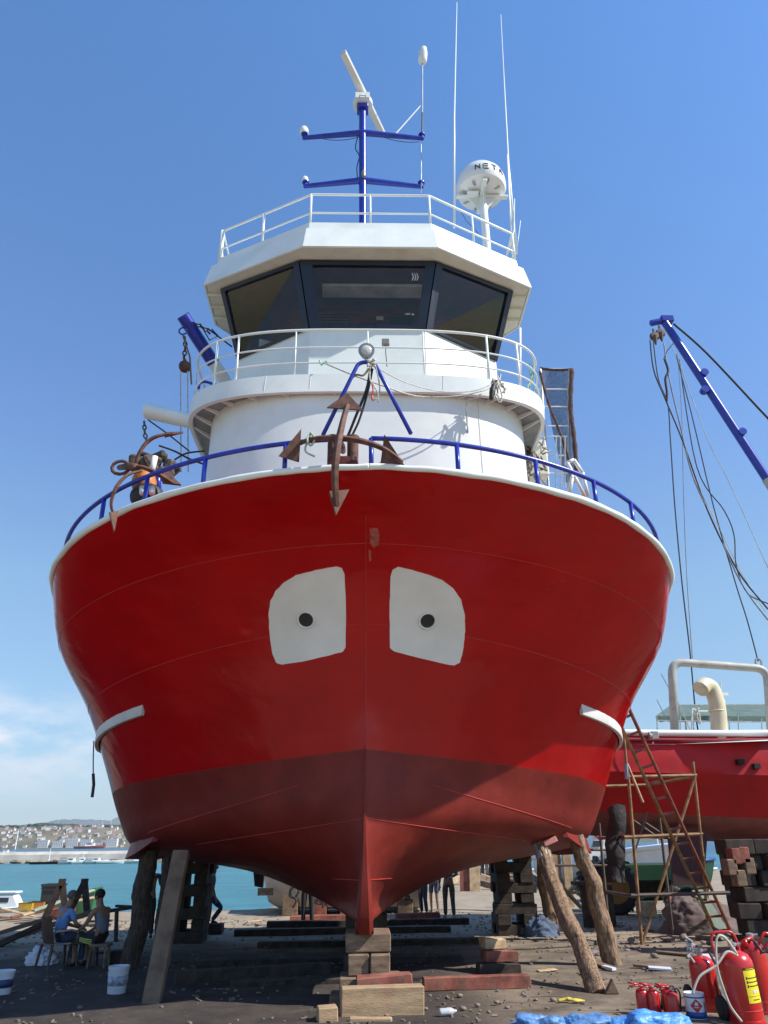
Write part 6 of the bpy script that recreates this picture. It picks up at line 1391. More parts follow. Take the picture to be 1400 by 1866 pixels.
for (x0, y0, x1, y1, lab) in ((1015, 1650, 1055, 1605, 'pale diagonal lath of the leaning frame behind the right props'), (1020, 1610, 1060, 1655, 'crossing pale lath of the leaning frame behind the right props'), (1010, 1628, 1065, 1626, 'level pale lath of the leaning frame behind the right props')):
    beam('lath', lab, P(x0, y0, 25), P(x1, y1, 25.2), .16, .08, PALEWOOD, 'lath')
lump('tarpaulin_heap', 'grey-brown tarpaulin heap under the stern of the right boat', G(1275, 1700), (.95, .55, .8), mat('grey_brown_tarp', (.13, .095, .085), .85, bump=.5, bscale=8), 'tarpaulin', .32, 9, fr=1.6)
g_ = G(1325, 1712); beam('green_board', 'grey-green board leaning on the tarpaulin heap', g_, g_ + V((-.35, .4, 1.0)), .55, .04, mat('grey_green_board', (.12, .15, .12), .8), 'board')
lump('blue_sack', 'dark blue sack on the ground right of the right crib', G(985, 1706), (.42, .3, .38), mat('dark_blue_sacking', (.07, .10, .16), .8), 'sack', .35, 4)
for i in range(20):
    x, y = rnd.choice(((rnd.uniform(1080, 1290), rnd.uniform(1690, 1745))), ) if 0 else (rnd.uniform(1080, 1300), rnd.uniform(1692, 1748)); g_ = G(x, y); r = rnd.uniform(.04, .12)
    m_ = MB(); m_.ball(g_ + V((0, 0, r * .4)), (r, r * .8, r * .6), 9, 6); tag(m_.build('stone', mat('grey_stone', (.20, .17, .15), .9, var=.35, bump=.5), None, loc=g_, jitter=.08, smooth=30), 'grey stone in the shaded rubble at the scaffold foot', 'stone', 'stones in the shaded rubble')
for i in range(14):
    x, y = rnd.uniform(1090, 1330), rnd.uniform(1685, 1775); g_ = G(x, y); a_ = rnd.uniform(0, pi); l = rnd.uniform(.2, .7)
    beam('scrap_board', 'flat scrap board lying in the shade below the scaffold', g_ + V((0, 0, .03)), g_ + V((cos(a_) * l, sin(a_) * l, .05)), rnd.uniform(.08, .25), .04, rnd.choice((KD, WOODC, GRT)), 'board', 'scrap boards below the scaffold', .005, .01)
g_ = G(1180, 1672); m_ = MB(); m_.box(g_ + V((0, 0, .22)), (.5, .35, .42), .3); tag(m_.build('wooden_box', PALEWOOD, None, loc=g_, bevel=.02), 'small pale wooden box on the ground in front of the tractor', 'box')
# ------------------------------------------------------------------ people: skinned skeletons
def skin_mesh(name, nodes, edges, m, parent, sub=1):
    me = bpy.data.meshes.new(name); me.from_pydata([n[0] for n in nodes], edges, []); o = bpy.data.objects.new('tmp_skin', me); COL.objects.link(o)
    md = o.modifiers.new('s', 'SKIN'); md.use_smooth_shade = True; md.branch_smoothing = .3
    for v_, n in zip(me.skin_vertices[0].data, nodes):
        r = n[1] if isinstance(n[1], tuple) else (n[1], n[1]); v_.radius = r
    me.skin_vertices[0].data[0].use_root = True
    s2 = o.modifiers.new('u', 'SUBSURF'); s2.levels = sub; s2.render_levels = sub
    dg = bpy.context.evaluated_depsgraph_get(); ev = o.evaluated_get(dg); m2 = bpy.data.meshes.new_from_object(ev)
    bpy.data.objects.remove(o); m2.name = name; m2.materials.clear(); m2.materials.append(m)
    for p in m2.polygons: p.use_smooth = True
    ob = bpy.data.objects.new(name, m2); COL.objects.link(ob); ob.parent = parent; ORG[ob.name] = V((0, 0, 0)); return ob
def person(lab, loc, heading, J, top, legs, skin=SKIN, hair=HAIR, sleeve=.5, legcut=1.0, shoe=None, hat=None, vest=False, scale=1.0):
    """J: joints in metres, facing +Y. top/legs: materials. sleeve: fraction of arm covered, legcut of leg"""
    root = thing('person', lab, 'person', loc); root.rotation_euler = (0, 0, heading); root.scale = (scale,) * 3
    P_ = lambda k: V(J[k])
    pel, wa, ch, nk, hd = P_('pelvis'), P_('waist'), P_('chest'), P_('neck'), P_('head'); up_ = (hd - nk).normalized(); f = V(J.get('face', (0, 1, 0))).normalized()
    nodes, edges = [], []
    def add(p, r, par=None): nodes.append((V(p), r)); (edges.append((par, len(nodes) - 1)) if par is not None else None); return len(nodes) - 1
    a = add(pel, (.15, .11)); b = add(wa, (.135, .10), a); c = add(ch, (.155, .11), b); d = add(nk, .055, c); e = add(nk.lerp(hd, .45), .062, d); g = add(hd, (.082, .096), e); h_ = add(hd + up_ * .075, (.07, .082), g); add(hd + up_ * .11, .04, h_)
    add(hd + f * .112 - up_ * .01, .014, g); add(nk.lerp(hd, .5) + f * .065 + up_ * .01, .03, e)
    for s_ in ('l', 'r'):
        sh, el, wr = P_('sh' + s_), P_('el' + s_), P_('wr' + s_); i = add(sh, .058, c); i = add(sh.lerp(el, .5), .047, i); i = add(el, .038, i); i = add(el.lerp(wr, .35), .038, i); i = add(wr, .025, i)
        dr = (wr - el).normalized(); sd = dr.cross(V((0, 0, 1))); sd = sd.normalized() if sd.length > .2 else V((0, 1, 0)); pl_ = sd.cross(dr)
        pm = add(wr + dr * .075, (.036, .018), i)
        for k, L_ in enumerate((.062, .075, .07, .055)):
            o_ = sd * (-.027 + .018 * k); t1 = add(wr + dr * .095 + o_, .009, pm); t2 = add(wr + dr * (.095 + L_ * .6) + o_ - pl_ * .012, .008, t1); add(wr + dr * (.09 + L_ * .95) + o_ - pl_ * .035, .006, t2)
        t1 = add(wr + dr * .045 - sd * .04, .010, pm); add(wr + dr * .085 - sd * .055 - pl_ * .01, .008, t1)
        hp, kn, ak, to = P_('hp' + s_), P_('kn' + s_), P_('an' + s_), P_('to' + s_); i = add(hp, .088, a); i = add(hp.lerp(kn, .5), .075, i); i = add(kn, .056, i); i = add(kn.lerp(ak, .35), .053, i); i = add(ak, .035, i); add(to, (.042, .024), i)
    skin_mesh('body', nodes, edges, skin, root)
    # shirt
    nodes, edges = [], []
    a = add(pel + (wa - pel) * .15, (.155, .118)); b = add(wa, (.15, .115), a); c = add(ch, (.17, .124), b); add(ch.lerp(nk, .55), .09, c)
    for s_ in ('l', 'r'):
        sh, el, wr = P_('sh' + s_), P_('el' + s_), P_('wr' + s_); i = add(sh, .066 if not vest else .05, c)
        if vest: continue
        i = add(sh.lerp(el, min(1, sleeve * 2) * .9), .058, i)
        if sleeve > .6: i = add(el, .05, i); add(el.lerp(wr, .85), .038, i)
    skin_mesh('shirt', nodes, edges, top, root)
    nodes, edges = [], []
    a = add(pel, (.162, .124)); add(pel.lerp(wa, .55), (.15, .115), a)
    for s_ in ('l', 'r'):
        hp, kn, ak = P_('hp' + s_), P_('kn' + s_), P_('an' + s_); i = add(hp, .10, a); i = add(hp.lerp(kn, .5), .09, i)
        if legcut > .45: i = add(kn, .07, i)
        else: add(hp.lerp(kn, .85), .085, i)
        if legcut > .7: i = add(kn.lerp(ak, .5), .066, i); add(kn.lerp(ak, .95), .058, i)
    skin_mesh('trousers' if legcut > .7 else 'shorts', nodes, edges, legs, root)
    for s_ in ('l', 'r'):
        ak, to = P_('an' + s_), P_('to' + s_); d = (to - ak); nodes, edges = [], []
        i = add(ak + V((0, 0, -.02)) - d * .1, .045); i = add(ak.lerp(to, .55), (.05, .035), i); add(to + d * .15, (.045, .028), i); skin_mesh('shoe', nodes, edges, shoe or BLACK, root)
    m_ = MB(); bk = -f; q = (up_ + bk * .35).normalized().to_track_quat('Z', 'Y')
    m_.ball(hd + up_ * .045 + bk * .022, (.094, .098, .09), 16, 10, q)
    o = m_.build('cap' if hat else 'hair', hat or hair, None, smooth=True); o.parent = root
    if hat: m_ = MB(); m_.ball(hd + up_ * .06 + f * .1, (.06, .07, .012), 12, 5, up_.to_track_quat('Z', 'Y')); o = m_.build('cap_peak', hat, None, smooth=True); o.parent = root
    m_ = MB()
    sd = up_.cross(f).normalized()
    for s_ in (-1, 1): m_.ball(hd + sd * .082 * s_ - up_ * .005 - f * .01, (.014, .02, .03), 7, 5)
    o = m_.build('ears', skin, None, smooth=True); o.parent = root
    m_ = MB()
    for s_ in (-1, 1): m_.ball(hd + sd * .032 * s_ + f * .088 + up_ * .012, (.011, .008, .008), 7, 5)
    m_.box(hd + f * .088 - up_ * .042, (.045, .01, .008)); o = m_.build('eyes_and_mouth', HAIR, None); o.parent = root
    return root
def stand(**kw):
    J = dict(pelvis=(0, 0, .93), waist=(0, 0, 1.10), chest=(0, 0, 1.30), neck=(0, .01, 1.46), head=(0, .03, 1.61), shl=(-.19, 0, 1.40), shr=(.19, 0, 1.40), ell=(-.25, -.02, 1.12), elr=(.25, -.02, 1.12), wrl=(-.26, .07, .88), wrr=(.26, .07, .88),
             hpl=(-.095, 0, .88), hpr=(.095, 0, .88), knl=(-.11, .03, .48), knr=(.11, .03, .48), anl=(-.12, -.02, .08), anr=(.12, -.02, .08), tol=(-.13, .14, .03), tor=(.13, .14, .03)); J.update(kw); return J
def sit(h=.45, **kw):
    z = h + .09
    J = dict(pelvis=(0, 0, z), waist=(0, .02, z + .17), chest=(0, .07, z + .37), neck=(0, .12, z + .53), head=(0, .17, z + .67), shl=(-.19, .08, z + .46), shr=(.19, .08, z + .46), ell=(-.24, .20, z + .22), elr=(.24, .20, z + .22), wrl=(-.12, .40, z + .14), wrr=(.12, .40, z + .14),
             hpl=(-.10, .06, z - .02), hpr=(.10, .06, z - .02), knl=(-.17, .44, z + .03), knr=(.17, .44, z + .03), anl=(-.17, .42, .08), anr=(.17, .42, .08), tol=(-.18, .58, .03), tor=(.18, .58, .03), face=(0, 1, -.15)); J.update(kw); return J
SHB = mat('light_blue_shirt', (.16, .30, .62), .8, var=.12, bump=.3, bscale=12); VST = mat('grey_vest', (.17, .19, .24), .8, var=.12)
BSH = mat('black_shorts', (.02, .02, .022), .8); JEAN = mat('dark_jeans', (.035, .05, .09), .8); GSH = mat('grey_work_shirt', (.10, .13, .14), .8); GRH = mat('grey_hair', (.12, .10, .09), .8, bump=.4)
BRN = mat('brown_work_trousers', (.10, .085, .06), .85, var=.4, scale=10); DRK = mat('dark_work_clothes', (.025, .028, .035), .85)
pa = G(93, 1766); person('seated man in a light blue shirt with his back turned, on a plastic chair', (pa.x + .05, pa.y, 0), -.75, sit(.43), SHB, JEAN, hair=GRH, sleeve=.45, shoe=BLACK)
pb_ = G(167, 1764); person('seated man in a grey vest and black shorts with yellow-green stripes', (pb_.x + .1, pb_.y + .05, 0), 1.15, sit(.38, wrl=(-.20, .40, .58), wrr=(.14, .42, .55)), VST, BSH, sleeve=.1, legcut=.4, vest=True, scale=1.05)
st_ = MB(); st_.M = Matrix.Translation((pb_.x + .1, pb_.y + .05, 0)) @ Matrix.Rotation(1.15, 4, 'Z')
for k in range(3): st_.tube([(-.2 - .004, .05 + .0 * k, .40 + .035 * k), (-.245, .18, .43 + .03 * k), (-.262, .30, .46 + .025 * k)], .011, 5)
o = st_.build('short_stripes', mat('yellow_green_stripe', (.5, .55, .15), .7), None); o.matrix_world = Matrix.Identity(4); o.parent = bpy.data.objects['person.001']; o.matrix_parent_inverse = (Matrix.Translation((pb_.x + .1, pb_.y + .05, 0)) @ Matrix.Rotation(1.15, 4, 'Z') @ Matrix.Scale(1.05, 4)).inverted()
pc = G(268, 1712); person('dark figure standing behind the thick leaning log on the left', (pc.x - .05, pc.y, 0), .3, stand(elr=(.27, -.05, 1.12), ell=(-.25, -.04, 1.12)), DRK, DRK, sleeve=.5, scale=1.02)
pd_ = G(378, 1701); person('man in cap and grey shirt leaning by the left crib with one knee bent', (pd_.x, pd_.y, 0), -1.1, stand(knr=(.13, .30, .60), anr=(.13, .05, .30), tor=(.13, .2, .25), knl=(-.10, .04, .48), neck=(0, .04, 1.45), head=(0, .08, 1.6)), GSH, JEAN, sleeve=.5, hat=mat('grey_cap', (.2, .2, .21), .7), scale=.97)
m_ = MB(); g_ = G(388, 1702); m_.box((g_.x + .05, g_.y, .12), (.4, .4, .24)); tag(m_.build('step_block', DWOOD, None, loc=(g_.x + .05, g_.y, 0), bevel=.02), 'dark block under the raised foot of the man by the left crib', 'block')
pe = G(560, 1688); person('man in black working close by the keel on its left, only lower body visible', (pe.x, pe.y, 0), 3.0, stand(wrl=(-.1, .3, 1.15), wrr=(.12, .3, 1.2)), DRK, DRK, sleeve=.9, scale=1.05)
pf = G(773, 1668); person('man in dark blue work trousers stooping right of the keel', (pf.x, pf.y, 0), 2.2, stand(chest=(0, .16, 1.24), neck=(0, .26, 1.36), head=(0, .35, 1.46), shl=(-.19, .18, 1.32), shr=(.19, .18, 1.32), ell=(-.24, .24, 1.02), elr=(.24, .22, 1.02), wrl=(-.22, .30, .78), wrr=(.2, .3, .8)), mat('navy_shirt', (.03, .04, .08), .8), JEAN, sleeve=.9)
pg = G(787, 1664); person('man in a white shirt and blue shorts, bare legged, right of the keel', (pg.x + .1, pg.y, 0), 2.6, stand(elr=(.28, -.03, 1.14)), mat('white_tee', (.68, .68, .68), .8), mat('blue_shorts', (.05, .08, .15), .8), sleeve=.45, legcut=.4)
ph_ = G(820, 1675); person('man in patterned brown trousers standing apart, rightmost of the men', (ph_.x, ph_.y, 0), 2.9, stand(ell=(-.26, .08, 1.16), wrl=(-.12, .25, 1.1), anl=(-.14, .08, .08), tol=(-.15, .25, .03)), mat('brown_jacket', (.12, .09, .07), .85), BRN, sleeve=.95, scale=1.04)
# plastic chair and low stool under the seated men
CH = mat('white_plastic_chair', (.35, .33, .32), .5, dirt=.3); T_ = Matrix.Translation((pa.x + .05, pa.y, 0)) @ Matrix.Rotation(-.75, 4, 'Z')
chn = thing('plastic_chair', 'worn plastic garden chair under the man in light blue', 'chair', (pa.x + .05, pa.y, 0))
m_ = MB(); m_.M = T_; m_.box((0, .06, .42), (.46, .44, .03)); m_.build('seat', CH, chn, bevel=.01)
m_ = MB(); m_.M = T_; m_.grid([[(-.23, -.17, .43), (0, -.22, .43), (.23, -.17, .43)], [(-.24, -.24, .66), (0, -.30, .66), (.24, -.24, .66)], [(-.20, -.29, .86), (0, -.35, .9), (.20, -.29, .86)]]); m_.build('backrest', mat('brown_chair_back', (.09, .05, .04), .6), chn, smooth=True)
for sx in (-1, 1):
    for sy, yo in ((-1, -.2), (1, .26)): m_ = MB(); m_.M = T_; m_.tube([(sx * .2, yo, .42), (sx * .25, yo * 1.25, 0)], [.03, .02], 6); m_.build('leg', mat('brown_chair_back', (.09, .05, .04), .6), chn)
    m_ = MB(); m_.M = T_; m_.tube([(sx * .25, -.2, .64), (sx * .27, .1, .65), (sx * .25, .25, .62), (sx * .22, .27, .44)], .02, 6); m_.build('armrest', CH, chn, smooth=True)
sto = thing('stool', 'low wooden stool under the man in the grey vest', 'stool', (pb_.x + .1, pb_.y + .05, 0)); T_ = Matrix.Translation((pb_.x + .1, pb_.y + .05, 0))
m_ = MB(); m_.M = T_; m_.box((0, 0, .375), (.36, .34, .05)); m_.build('seat', KD, sto, bevel=.01)
for sx in (-1, 1):
    for sy in (-1, 1): m_ = MB(); m_.M = T_; m_.tube([(sx * .13, sy * .12, .36), (sx * .16, sy * .15, 0)], .022, 6); m_.build('leg', KD, sto)
g_ = G(145, 1764); tbt = thing('low_table', 'low dark table between the two seated men', 'table', (g_.x, g_.y + .1, 0)); T_ = Matrix.Translation((g_.x, g_.y + .1, 0))
m_ = MB(); m_.M = T_; m_.box((0, 0, .42), (.5, .45, .04)); m_.build('tabletop', DWOOD, tbt, bevel=.008)
for sx in (-1, 1):
    for sy in (-1, 1): m_ = MB(); m_.M = T_; m_.tube([(sx * .2, sy * .18, .4), (sx * .22, sy * .2, 0)], .02, 6); m_.build('leg', DWOOD, tbt)
g_ = G(196, 1735); m_ = MB(); m_.box(g_ + V((0, 0, .05)), (.9, .5, .06), .2); tag(m_.build('grey_board', mat('grey_green_board', (.12, .15, .12), .8), None, loc=g_, bevel=.01), 'grey-green board lying flat behind the man in the vest', 'board')
g_ = G(215, 1757); m_ = MB(); m_.box(g_ + V((0, 0, .12)), (.35, .3, .24), .4); tag(m_.build('dark_box', DWOOD, None, loc=g_, bevel=.02), 'small dark box at the foot of the thick left log', 'box')
# ------------------------------------------------------------------ fire extinguishers, tin, tarps, litter
HOSE = mat('pale_hose', (.52, .46, .38), .6, var=.12)
YLAB = mat('yellow_label', (.85, .68, .02), .5, var=.05, bump=0); BLK = mat('print_black', (.02, .02, .02), .6, bump=0)
def wrap(m_, c, r, a0, a1, z0, z1, q, k=10):     # patch bent round a cylinder
    m_.grid([[c + q @ V((r * sin(a), -r * cos(a), z)) for a in [a0 + (a1 - a0) * i / k for i in range(k + 1)]] for z in (z0, z1)])
def big_ext(lab, c, r, h, q, label=False, handle=True, wheels=True):
    c = V(c); root = thing('wheeled_extinguisher', lab, 'fire extinguisher', c)
    m_ = MB(); m_.lathe([(r * .96, .02), (r, .05), (r, h * .80), (r * .97, h * .86), (r * .82, h * .94), (r * .5, h * .985), (r * .22, h), (.01, h)], c, 36, q); m_.build('cylinder', REDX, root, smooth=40)
    m_ = MB(); m_.lathe([(r * 1.0, 0), (r * 1.05, .0), (r * 1.05, .045), (r * 1.0, .05)], c, 32, q); m_.lathe([(r * 1.0, .14), (r * 1.02, .15), (r * 1.0, .16)], c, 32, q); m_.build('foot_ring', REDX, root, smooth=40)
    m_ = MB(); m_.lathe([(.035, h), (.035, h + .05), (.05, h + .05), (.05, h + .08), (.02, h + .09)], c, 12, q); m_.tube([c + q @ V((0, 0, h + .05)), c + q @ V((.1, -.03, h + .07))], .018, 8); m_.build('valve', STEEL, root, smooth=40)
    if handle:
        m_ = MB(); m_.tube(bent([c + q @ V(p) for p in ((-r * .95, .06, h * .72), (-r * 1.15, .08, h + .10), (-r * .95, .08, h + .20), (r * .35, .08, h + .20), (r * .55, .08, h + .06), (r * .5, .05, h * .9))], .07), .019, 10); m_.build('handle', REDX, root, smooth=True)
    if wheels:
        for s_ in (-1, 1):
            m_ = MB(); m_.lathe([(.05, -.03), (.13, -.03), (.15, -.015), (.15, .015), (.13, .03), (.05, .03)], c + q @ V((s_ * r * 1.1, .16, .14)), 20, q @ Quaternion(V((0, 1, 0)), pi / 2)); m_.build('wheel', BLACK, root, smooth=40)
    if label:
        m_ = MB(); wrap(m_, c, r + .003, -.10, .95, h * .30, h * .78, q); lb_ = m_.build('label', YLAB, root, smooth=True)
        m_ = MB(); wrap(m_, c, r + .0045, -.10, .95, h * .745, h * .78, q); m_.build('label_header', BLK, lb_, smooth=True)
        m_ = MB()
        for k in range(3):
            z = h * (.63 - k * .055); wrap(m_, c, r + .0045, .12, .78, z, z + h * .014, q); wrap(m_, c, r + .0045, .0, .09, z - h * .008, z + h * .026, q, 3); wrap(m_, c, r + .0045, .81, .9, z - h * .008, z + h * .026, q, 3)
        wrap(m_, c, r + .0045, -.1, .95, h * .388, h * .392, q)
        for k in range(9): wrap(m_, c, r + .0045, .22 + k * .06, .22 + k * .06 + .035, h * .335, h * .352, q, 2)
        m_.build('label_print', BLK, lb_, smooth=True)
        m_ = MB(); wrap(m_, c, r + .006, .30, .46, h * .43, h * .475, q, 3); wrap(m_, c, r + .006, .54, .70, h * .43, h * .475, q, 3); m_.build('label_symbols', BWHT, lb_, smooth=True)
        m_ = MB()
        for k in range(10): wrap(m_, c, r + .006, .08 + k * .065, .08 + k * .065 + .042, h * .755, h * .768, q, 2)
        m_.build('header_lettering', YLAB, lb_, smooth=True)
    return root
c1 = G(1372, 1868); c1 = V((c1.x, c1.y + .12, 0)); q1 = Quaternion(V((0, 1, 0)), -.035)
e1_ = big_ext('large red wheeled extinguisher with a yellow instruction label, nearest the camera', c1, .205, .79, q1, True, True, True)
m_ = MB()
for pts in ([(1345, 1742), (1325, 1735), (1305, 1760), (1275, 1780), (1262, 1812)], [(1343, 1738), (1320, 1708), (1306, 1712), (1307, 1760), (1318, 1800), (1332, 1835), (1352, 1862)]):
    m_ = MB(); m_.tube(catmull([P(x, y, c1.y - .22) for x, y in pts], 6), .016, 8); m_.build('hose', HOSE, e1_, smooth=True)
c2 = G(1300, 1848); e2_ = big_ext('large dark-nozzled red extinguisher half behind the paint tin', V((c2.x + .04, c2.y + .2, 0)), .17, .64, Quaternion(V((0, 1, 0)), -.02), False, False, True)
m_ = MB()
for k in range(12): p = V((c2.x - .12 + rnd.uniform(-.07, .07), c2.y + .1, .66 + .02 * k)); m_.tube([p, p + V((rnd.uniform(-.1, .1), rnd.uniform(-.08, 0), rnd.uniform(-.12, .1)))], .018, 5)
tag(m_.build('plastic_wrap', mat('crinkled_clear_film', (.45, .42, .40), .25, var=.4, scale=12), None, loc=V((c2.x, c2.y, .66)), jitter=.03), 'crinkled clear film draped over the extinguisher behind the paint tin', 'plastic wrap')
m_ = MB(); m_.tube(catmull([V((c2.x + .1, c2.y + .05, .7)), V((c2.x + .16, c2.y - .02, .5)), V((c2.x + .2, c2.y, .3)), V((c2.x + .3, c2.y, .12))], 5), .016, 7); m_.build('black_hose', DROPE, e2_, smooth=True)
c3 = G(1412, 1858); e3_ = big_ext('red wheeled extinguisher behind the labelled one, its loop handle raised', V((c3.x + .02, c3.y + .35, 0)), .17, .84, Quaternion(V((0, 1, 0)), .02), False, False, True)
m_ = MB(); m_.tube(bent([P(1378, 1730, c3.y + .2), P(1392, 1700, c3.y + .2), P(1402, 1702, c3.y + .2), P(1404, 1715, c3.y + .2), P(1385, 1738, c3.y + .2)], .04), .02, 10); m_.build('handle', REDX, e3_, smooth=True)
m_ = MB(); m_.tube(catmull([P(1360, 1728, c3.y + .1), P(1368, 1712, c3.y), P(1378, 1720, c3.y), P(1390, 1735, c3.y), P(1400, 1728, c3.y)], 5), .018, 7); m_.build('hose', DROPE, e3_, smooth=True)
m_ = MB(); m_.tube([P(1345, 1720, c3.y), P(1372, 1708, c3.y)], .022, 8); m_.tube([P(1356, 1712, c3.y), P(1362, 1725, c3.y)], .03, 8); m_.build('valve_handle', REDX, e3_, smooth=True)
def small_ext(lab, c, r, h, an_):
    c = V(c); root = thing('hand_extinguisher', lab, 'fire extinguisher', c, 'small red hand extinguishers'); q = Quaternion(V((0, 0, 1)), an_)
    m_ = MB(); m_.lathe([(r, 0), (r, h * .7), (r * .9, h * .8), (r * .55, h * .87), (r * .25, h * .9), (r * .25, h * .95)], c, 22); m_.build('cylinder', REDX, root, smooth=40)
    m_ = MB(); m_.lathe([(r * .3, h * .93), (r * .35, h * .96), (r * .3, h * 1.0)], c, 12); m_.build('valve', STEEL, root, smooth=40)
    m_ = MB(); m_.tube([c + q @ V((.03, 0, h * .98)), c + q @ V((-.10, 0, h * 1.06)), c + q @ V((-.17, 0, h * 1.10))], .011, 6); m_.build('top_lever', REDX, root, smooth=True)
    m_ = MB(); m_.tube([c + q @ V((.02, 0, h * .96)), c + q @ V((-.10, 0, h * .98)), c + q @ V((-.16, 0, h * .96))], .010, 6); m_.build('carry_handle', REDX, root, smooth=True)
    m_ = MB(); m_.tube(catmull([c + q @ V(p) for p in ((.02, 0, h * .97), (.09, 0, h * .98), (r + .045, 0, h * .8), (r + .03, 0, h * .45), (r + .015, 0, h * .2))], 5), .012, 7); m_.build('hose', BLACK, root, smooth=True)
    return root
for i, (x, y, a_, lab) in enumerate(((1187, 1856, .0, 'leftmost small red hand extinguisher, its lever pointing left'), (1212, 1860, .1, 'second small red hand extinguisher from the left'), (1236, 1858, .3, 'third small red hand extinguisher, tucked behind the fourth'), (1248, 1866, .2, 'small red hand extinguisher touching the paint tin'))):
    g_ = G(x, y); small_ext(lab, (g_.x, g_.y + .25 + .08 * (i % 2), 0), .083, .33, a_)
# paint tin with flame sign
tc_ = G(1277, 1860); tc_ = V((tc_.x, tc_.y + .1, 0)); r = .125; h = .29
tin = thing('paint_tin', 'white and blue paint tin with a red flame diamond, among the extinguishers', 'tin', tc_)
m_ = MB(); m_.lathe([(r * .98, 0), (r, .01), (r, h - .012), (r * 1.03, h - .01), (r * 1.03, h), (r * .95, h), (r * .93, h - .02), (.01, h - .02)], tc_, 32); m_.build('tin_body', BWHT, tin, smooth=35)
m_ = MB(); m_.lathe([(r + .002, .02), (r + .002, .09)], tc_, 32); m_.build('base_band', BBLU, tin, smooth=True)
m_ = MB(); m_.lathe([(r + .002, h - .05), (r + .002, h - .035)], tc_, 32); m_.build('top_band', BBLU, tin, smooth=True)
def cyl_poly(c, r_, pts, a0):
    m_ = MB(); ctr = (sum(p[0] for p in pts) / len(pts), sum(p[1] for p in pts) / len(pts)); f = lambda u, z: c + V((r_ * sin(a0 + u / r_), -r_ * cos(a0 + u / r_), z))
    n = len(pts); rings = [[m_.v(f(ctr[0] + (p[0] - ctr[0]) * k / 4, ctr[1] + (p[1] - ctr[1]) * k / 4)) for p in pts] for k in range(1, 5)]; cv = m_.v(f(*ctr))
    for j in range(n): m_.f((cv, rings[0][j], rings[0][(j + 1) % n]))
    for a, b in zip(rings, rings[1:]):
        for j in range(n): m_.f((a[j], b[j], b[(j + 1) % n], a[(j + 1) % n]))
    return m_
zc = h * .55; D = .078
DR = mat('sign_red', (.55, .03, .04), .5, bump=0)
cyl_poly(tc_, r + .003, [(0, zc - D), (D / 2, zc - D / 2), (D, zc), (D / 2, zc + D / 2), (0, zc + D), (-D / 2, zc + D / 2), (-D, zc), (-D / 2, zc - D / 2)], -.25).build('hazard_diamond', DR, tin, smooth=True)
cyl_poly(tc_, r + .0045, [(-.018, zc + .005), (.018, zc + .005), (.022, zc + .022), (.012, zc + .045), (.004, zc + .030), (-.004, zc + .052), (-.012, zc + .028), (-.022, zc + .022)], -.25).build('flame_symbol', BWHT, tin, smooth=True)
m_ = MB()
for k in range(7): wrap(m_, tc_, r + .0045, -.25 - .24 + k * .07, -.25 - .24 + k * .07 + .045, zc - .022, zc - .008, Quaternion(), 2)
m_.build('sign_lettering', BWHT, tin)
m_ = MB(); wrap(m_, tc_, r + .003, .62, .80, .08, .2, Quaternion(), 3); m_.build('side_text', BBLU, tin)
# blue tarps
TB = mat('blue_tarp', (.10, .24, .48), .5, var=.22, scale=9, bump=1, bscale=6, bdist=.05)
lump('blue_tarpaulin', 'crumpled blue tarpaulin heap left of the small extinguishers', G(985, 1877), (.36, .22, .16), TB, 'tarpaulin', .5, 2, 48, .35, fr=1.7)
lump('blue_tarpaulin', 'second crumpled blue tarpaulin, between the first heap and the brightest one', G(1072, 1874), (.42, .22, .13), TB, 'tarpaulin', .5, 12, 48, .35, fr=1.7)
lump('blue_tarpaulin', 'brightest blue tarpaulin heap in front of the small extinguishers', G(1190, 1878), (.50, .24, .18), mat('bright_blue_tarp', (.08, .28, .66), .45, var=.15, scale=9, bump=1, bscale=6, bdist=.05), 'tarpaulin', .55, 21, 52, .35, fr=1.6)
rope('tarp_cord', 'thin pale cord lying over the blue tarpaulins', [P(1040, 1858, 11.0), P(1070, 1850, 11.0), P(1110, 1856, 11.0), P(1140, 1858, 11.0)], .008, ROPE)
g_ = G(1130, 1862); m_ = MB(); m_.lathe([(.17, .0), (.2, .03), (.19, .035), (.15, .012), (.01, .01)], g_, 24); tag(m_.build('metal_lid', mat('dull_tin', (.35, .34, .31), .4, .5), None, loc=g_, smooth=40), 'round tin lid lying between the blue tarpaulins', 'lid')
# bottle, rag, wedge, stones
g_ = G(817, 1852); q = Quaternion(V((0, 0, 1)), .3) @ Quaternion(V((0, 1, 0)), pi / 2); m_ = MB(); m_.lathe([(.04, -.12), (.048, -.10), (.045, -.02), (.05, .0), (.045, .05), (.018, .1), (.018, .12)], g_ + V((0, 0, .05)), 16, q)
tag(m_.build('plastic_bottle', mat('clear_bottle', (.50, .52, .52), .15, var=.1), None, loc=g_, smooth=40), 'empty clear plastic bottle lying on the lit dirt', 'bottle')
g_ = G(1040, 1827); m_ = MB(); m_.tube(catmull([g_ + V((-.18, 0, .02)), g_ + V((-.05, .03, .04)), g_ + V((.06, -.02, .03)), g_ + V((.2, .0, .02))], 5), [.02, .035, .045, .04, .03, .04, .05, .04, .035, .03, .045, .05, .04, .03, .02, .02], 7, flat=.5, jit=.3)
tag(m_.build('yellow_rag', mat('yellow_rag', (.6, .48, .06), .8), None, loc=g_, smooth=True), 'yellow rag lying near the foot of the long barked log', 'rag')
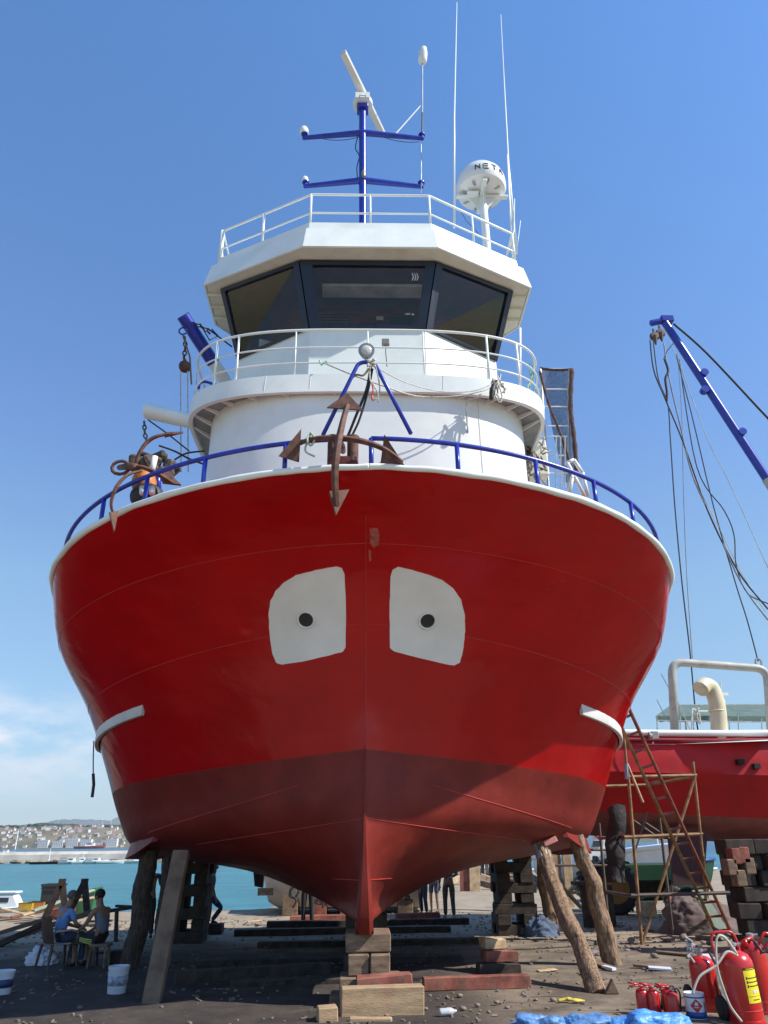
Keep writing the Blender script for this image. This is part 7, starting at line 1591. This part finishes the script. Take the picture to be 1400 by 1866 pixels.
g_ = G(1118, 1812); m_ = MB(); m_.prism([g_ + V((-.12, 0, 0)), g_ + V((.10, 0, 0)), g_ + V((.02, 0, .2))], V((0, .1, 0))); m_.build('wooden_wedge', WOODC, None, loc=g_, bevel=.01); tag(bpy.data.objects['wooden_wedge'], 'grey wooden wedge beside the foot of the barked log', 'wedge')
g_ = G(980, 1772); beam('offcut', 'thin bright board on the lit ground right of the timber pile', g_ + V((0, 0, .02)), g_ + V((.35, .1, .03)), .14, .025, PALEWOOD, 'board')
for i, (x, y) in enumerate(((905, 1830), (925, 1838), (870, 1835), (845, 1842), (890, 1846), (968, 1832), (1010, 1824), (952, 1812), (838, 1815), (776, 1840))):
    g_ = G(x, y); r_ = .02 + .025 * rnd.random(); m_ = MB(); m_.ball(g_ + V((0, 0, r_ * .4)), (r_ * 1.2, r_, r_ * .7), 8, 5); tag(m_.build('stone', mat('tan_stone', (.24, .19, .14), .9, var=.3, bump=.5), None, loc=g_, jitter=.02, smooth=True), 'small tan stone on the lit dirt in the foreground', 'stone', 'small stones on the lit dirt')
# wood chips and grit: countless
cm = MB()
for k in range(2600):
    x = rnd.uniform(-9, 9); y = 9.5 + 17 * rnd.random() ** 1.4; s_ = rnd.uniform(.006, .026) * (1 + .05 * y); a_ = rnd.uniform(0, pi)
    if noise.noise(V((x * .6, y * .6, 2))) < -.08: continue
    cm.box((x, y, gz(x, y) + .012), (s_ * rnd.uniform(1, 3), s_, rnd.uniform(.008, .02)), Quaternion(V((rnd.uniform(-.3, .3), rnd.uniform(-.3, .3), 1)).normalized(), a_))
tag(cm.build('wood_chips', mat('wood_chips', (.27, .20, .135), .9, scale=1.3, col2=(.12, .09, .065), bump=0), None), 'scattered wood chips and grit on the yard ground', 'wood chips', kind='stuff')
cm = MB()
for k in range(900):
    x = rnd.uniform(-9, 9); y = 10 + 18 * rnd.random(); r_ = rnd.uniform(.01, .04); cm.ball((x, y, gz(x, y) + r_ * .3), (r_ * 1.2, r_, r_ * .7), 5, 3)
tag(cm.build('pebbles', mat('pebbles', (.22, .19, .16), .9, scale=2, col2=(.08, .07, .06), bump=0), None), 'small pebbles strewn on the yard ground', 'pebbles', kind='stuff')
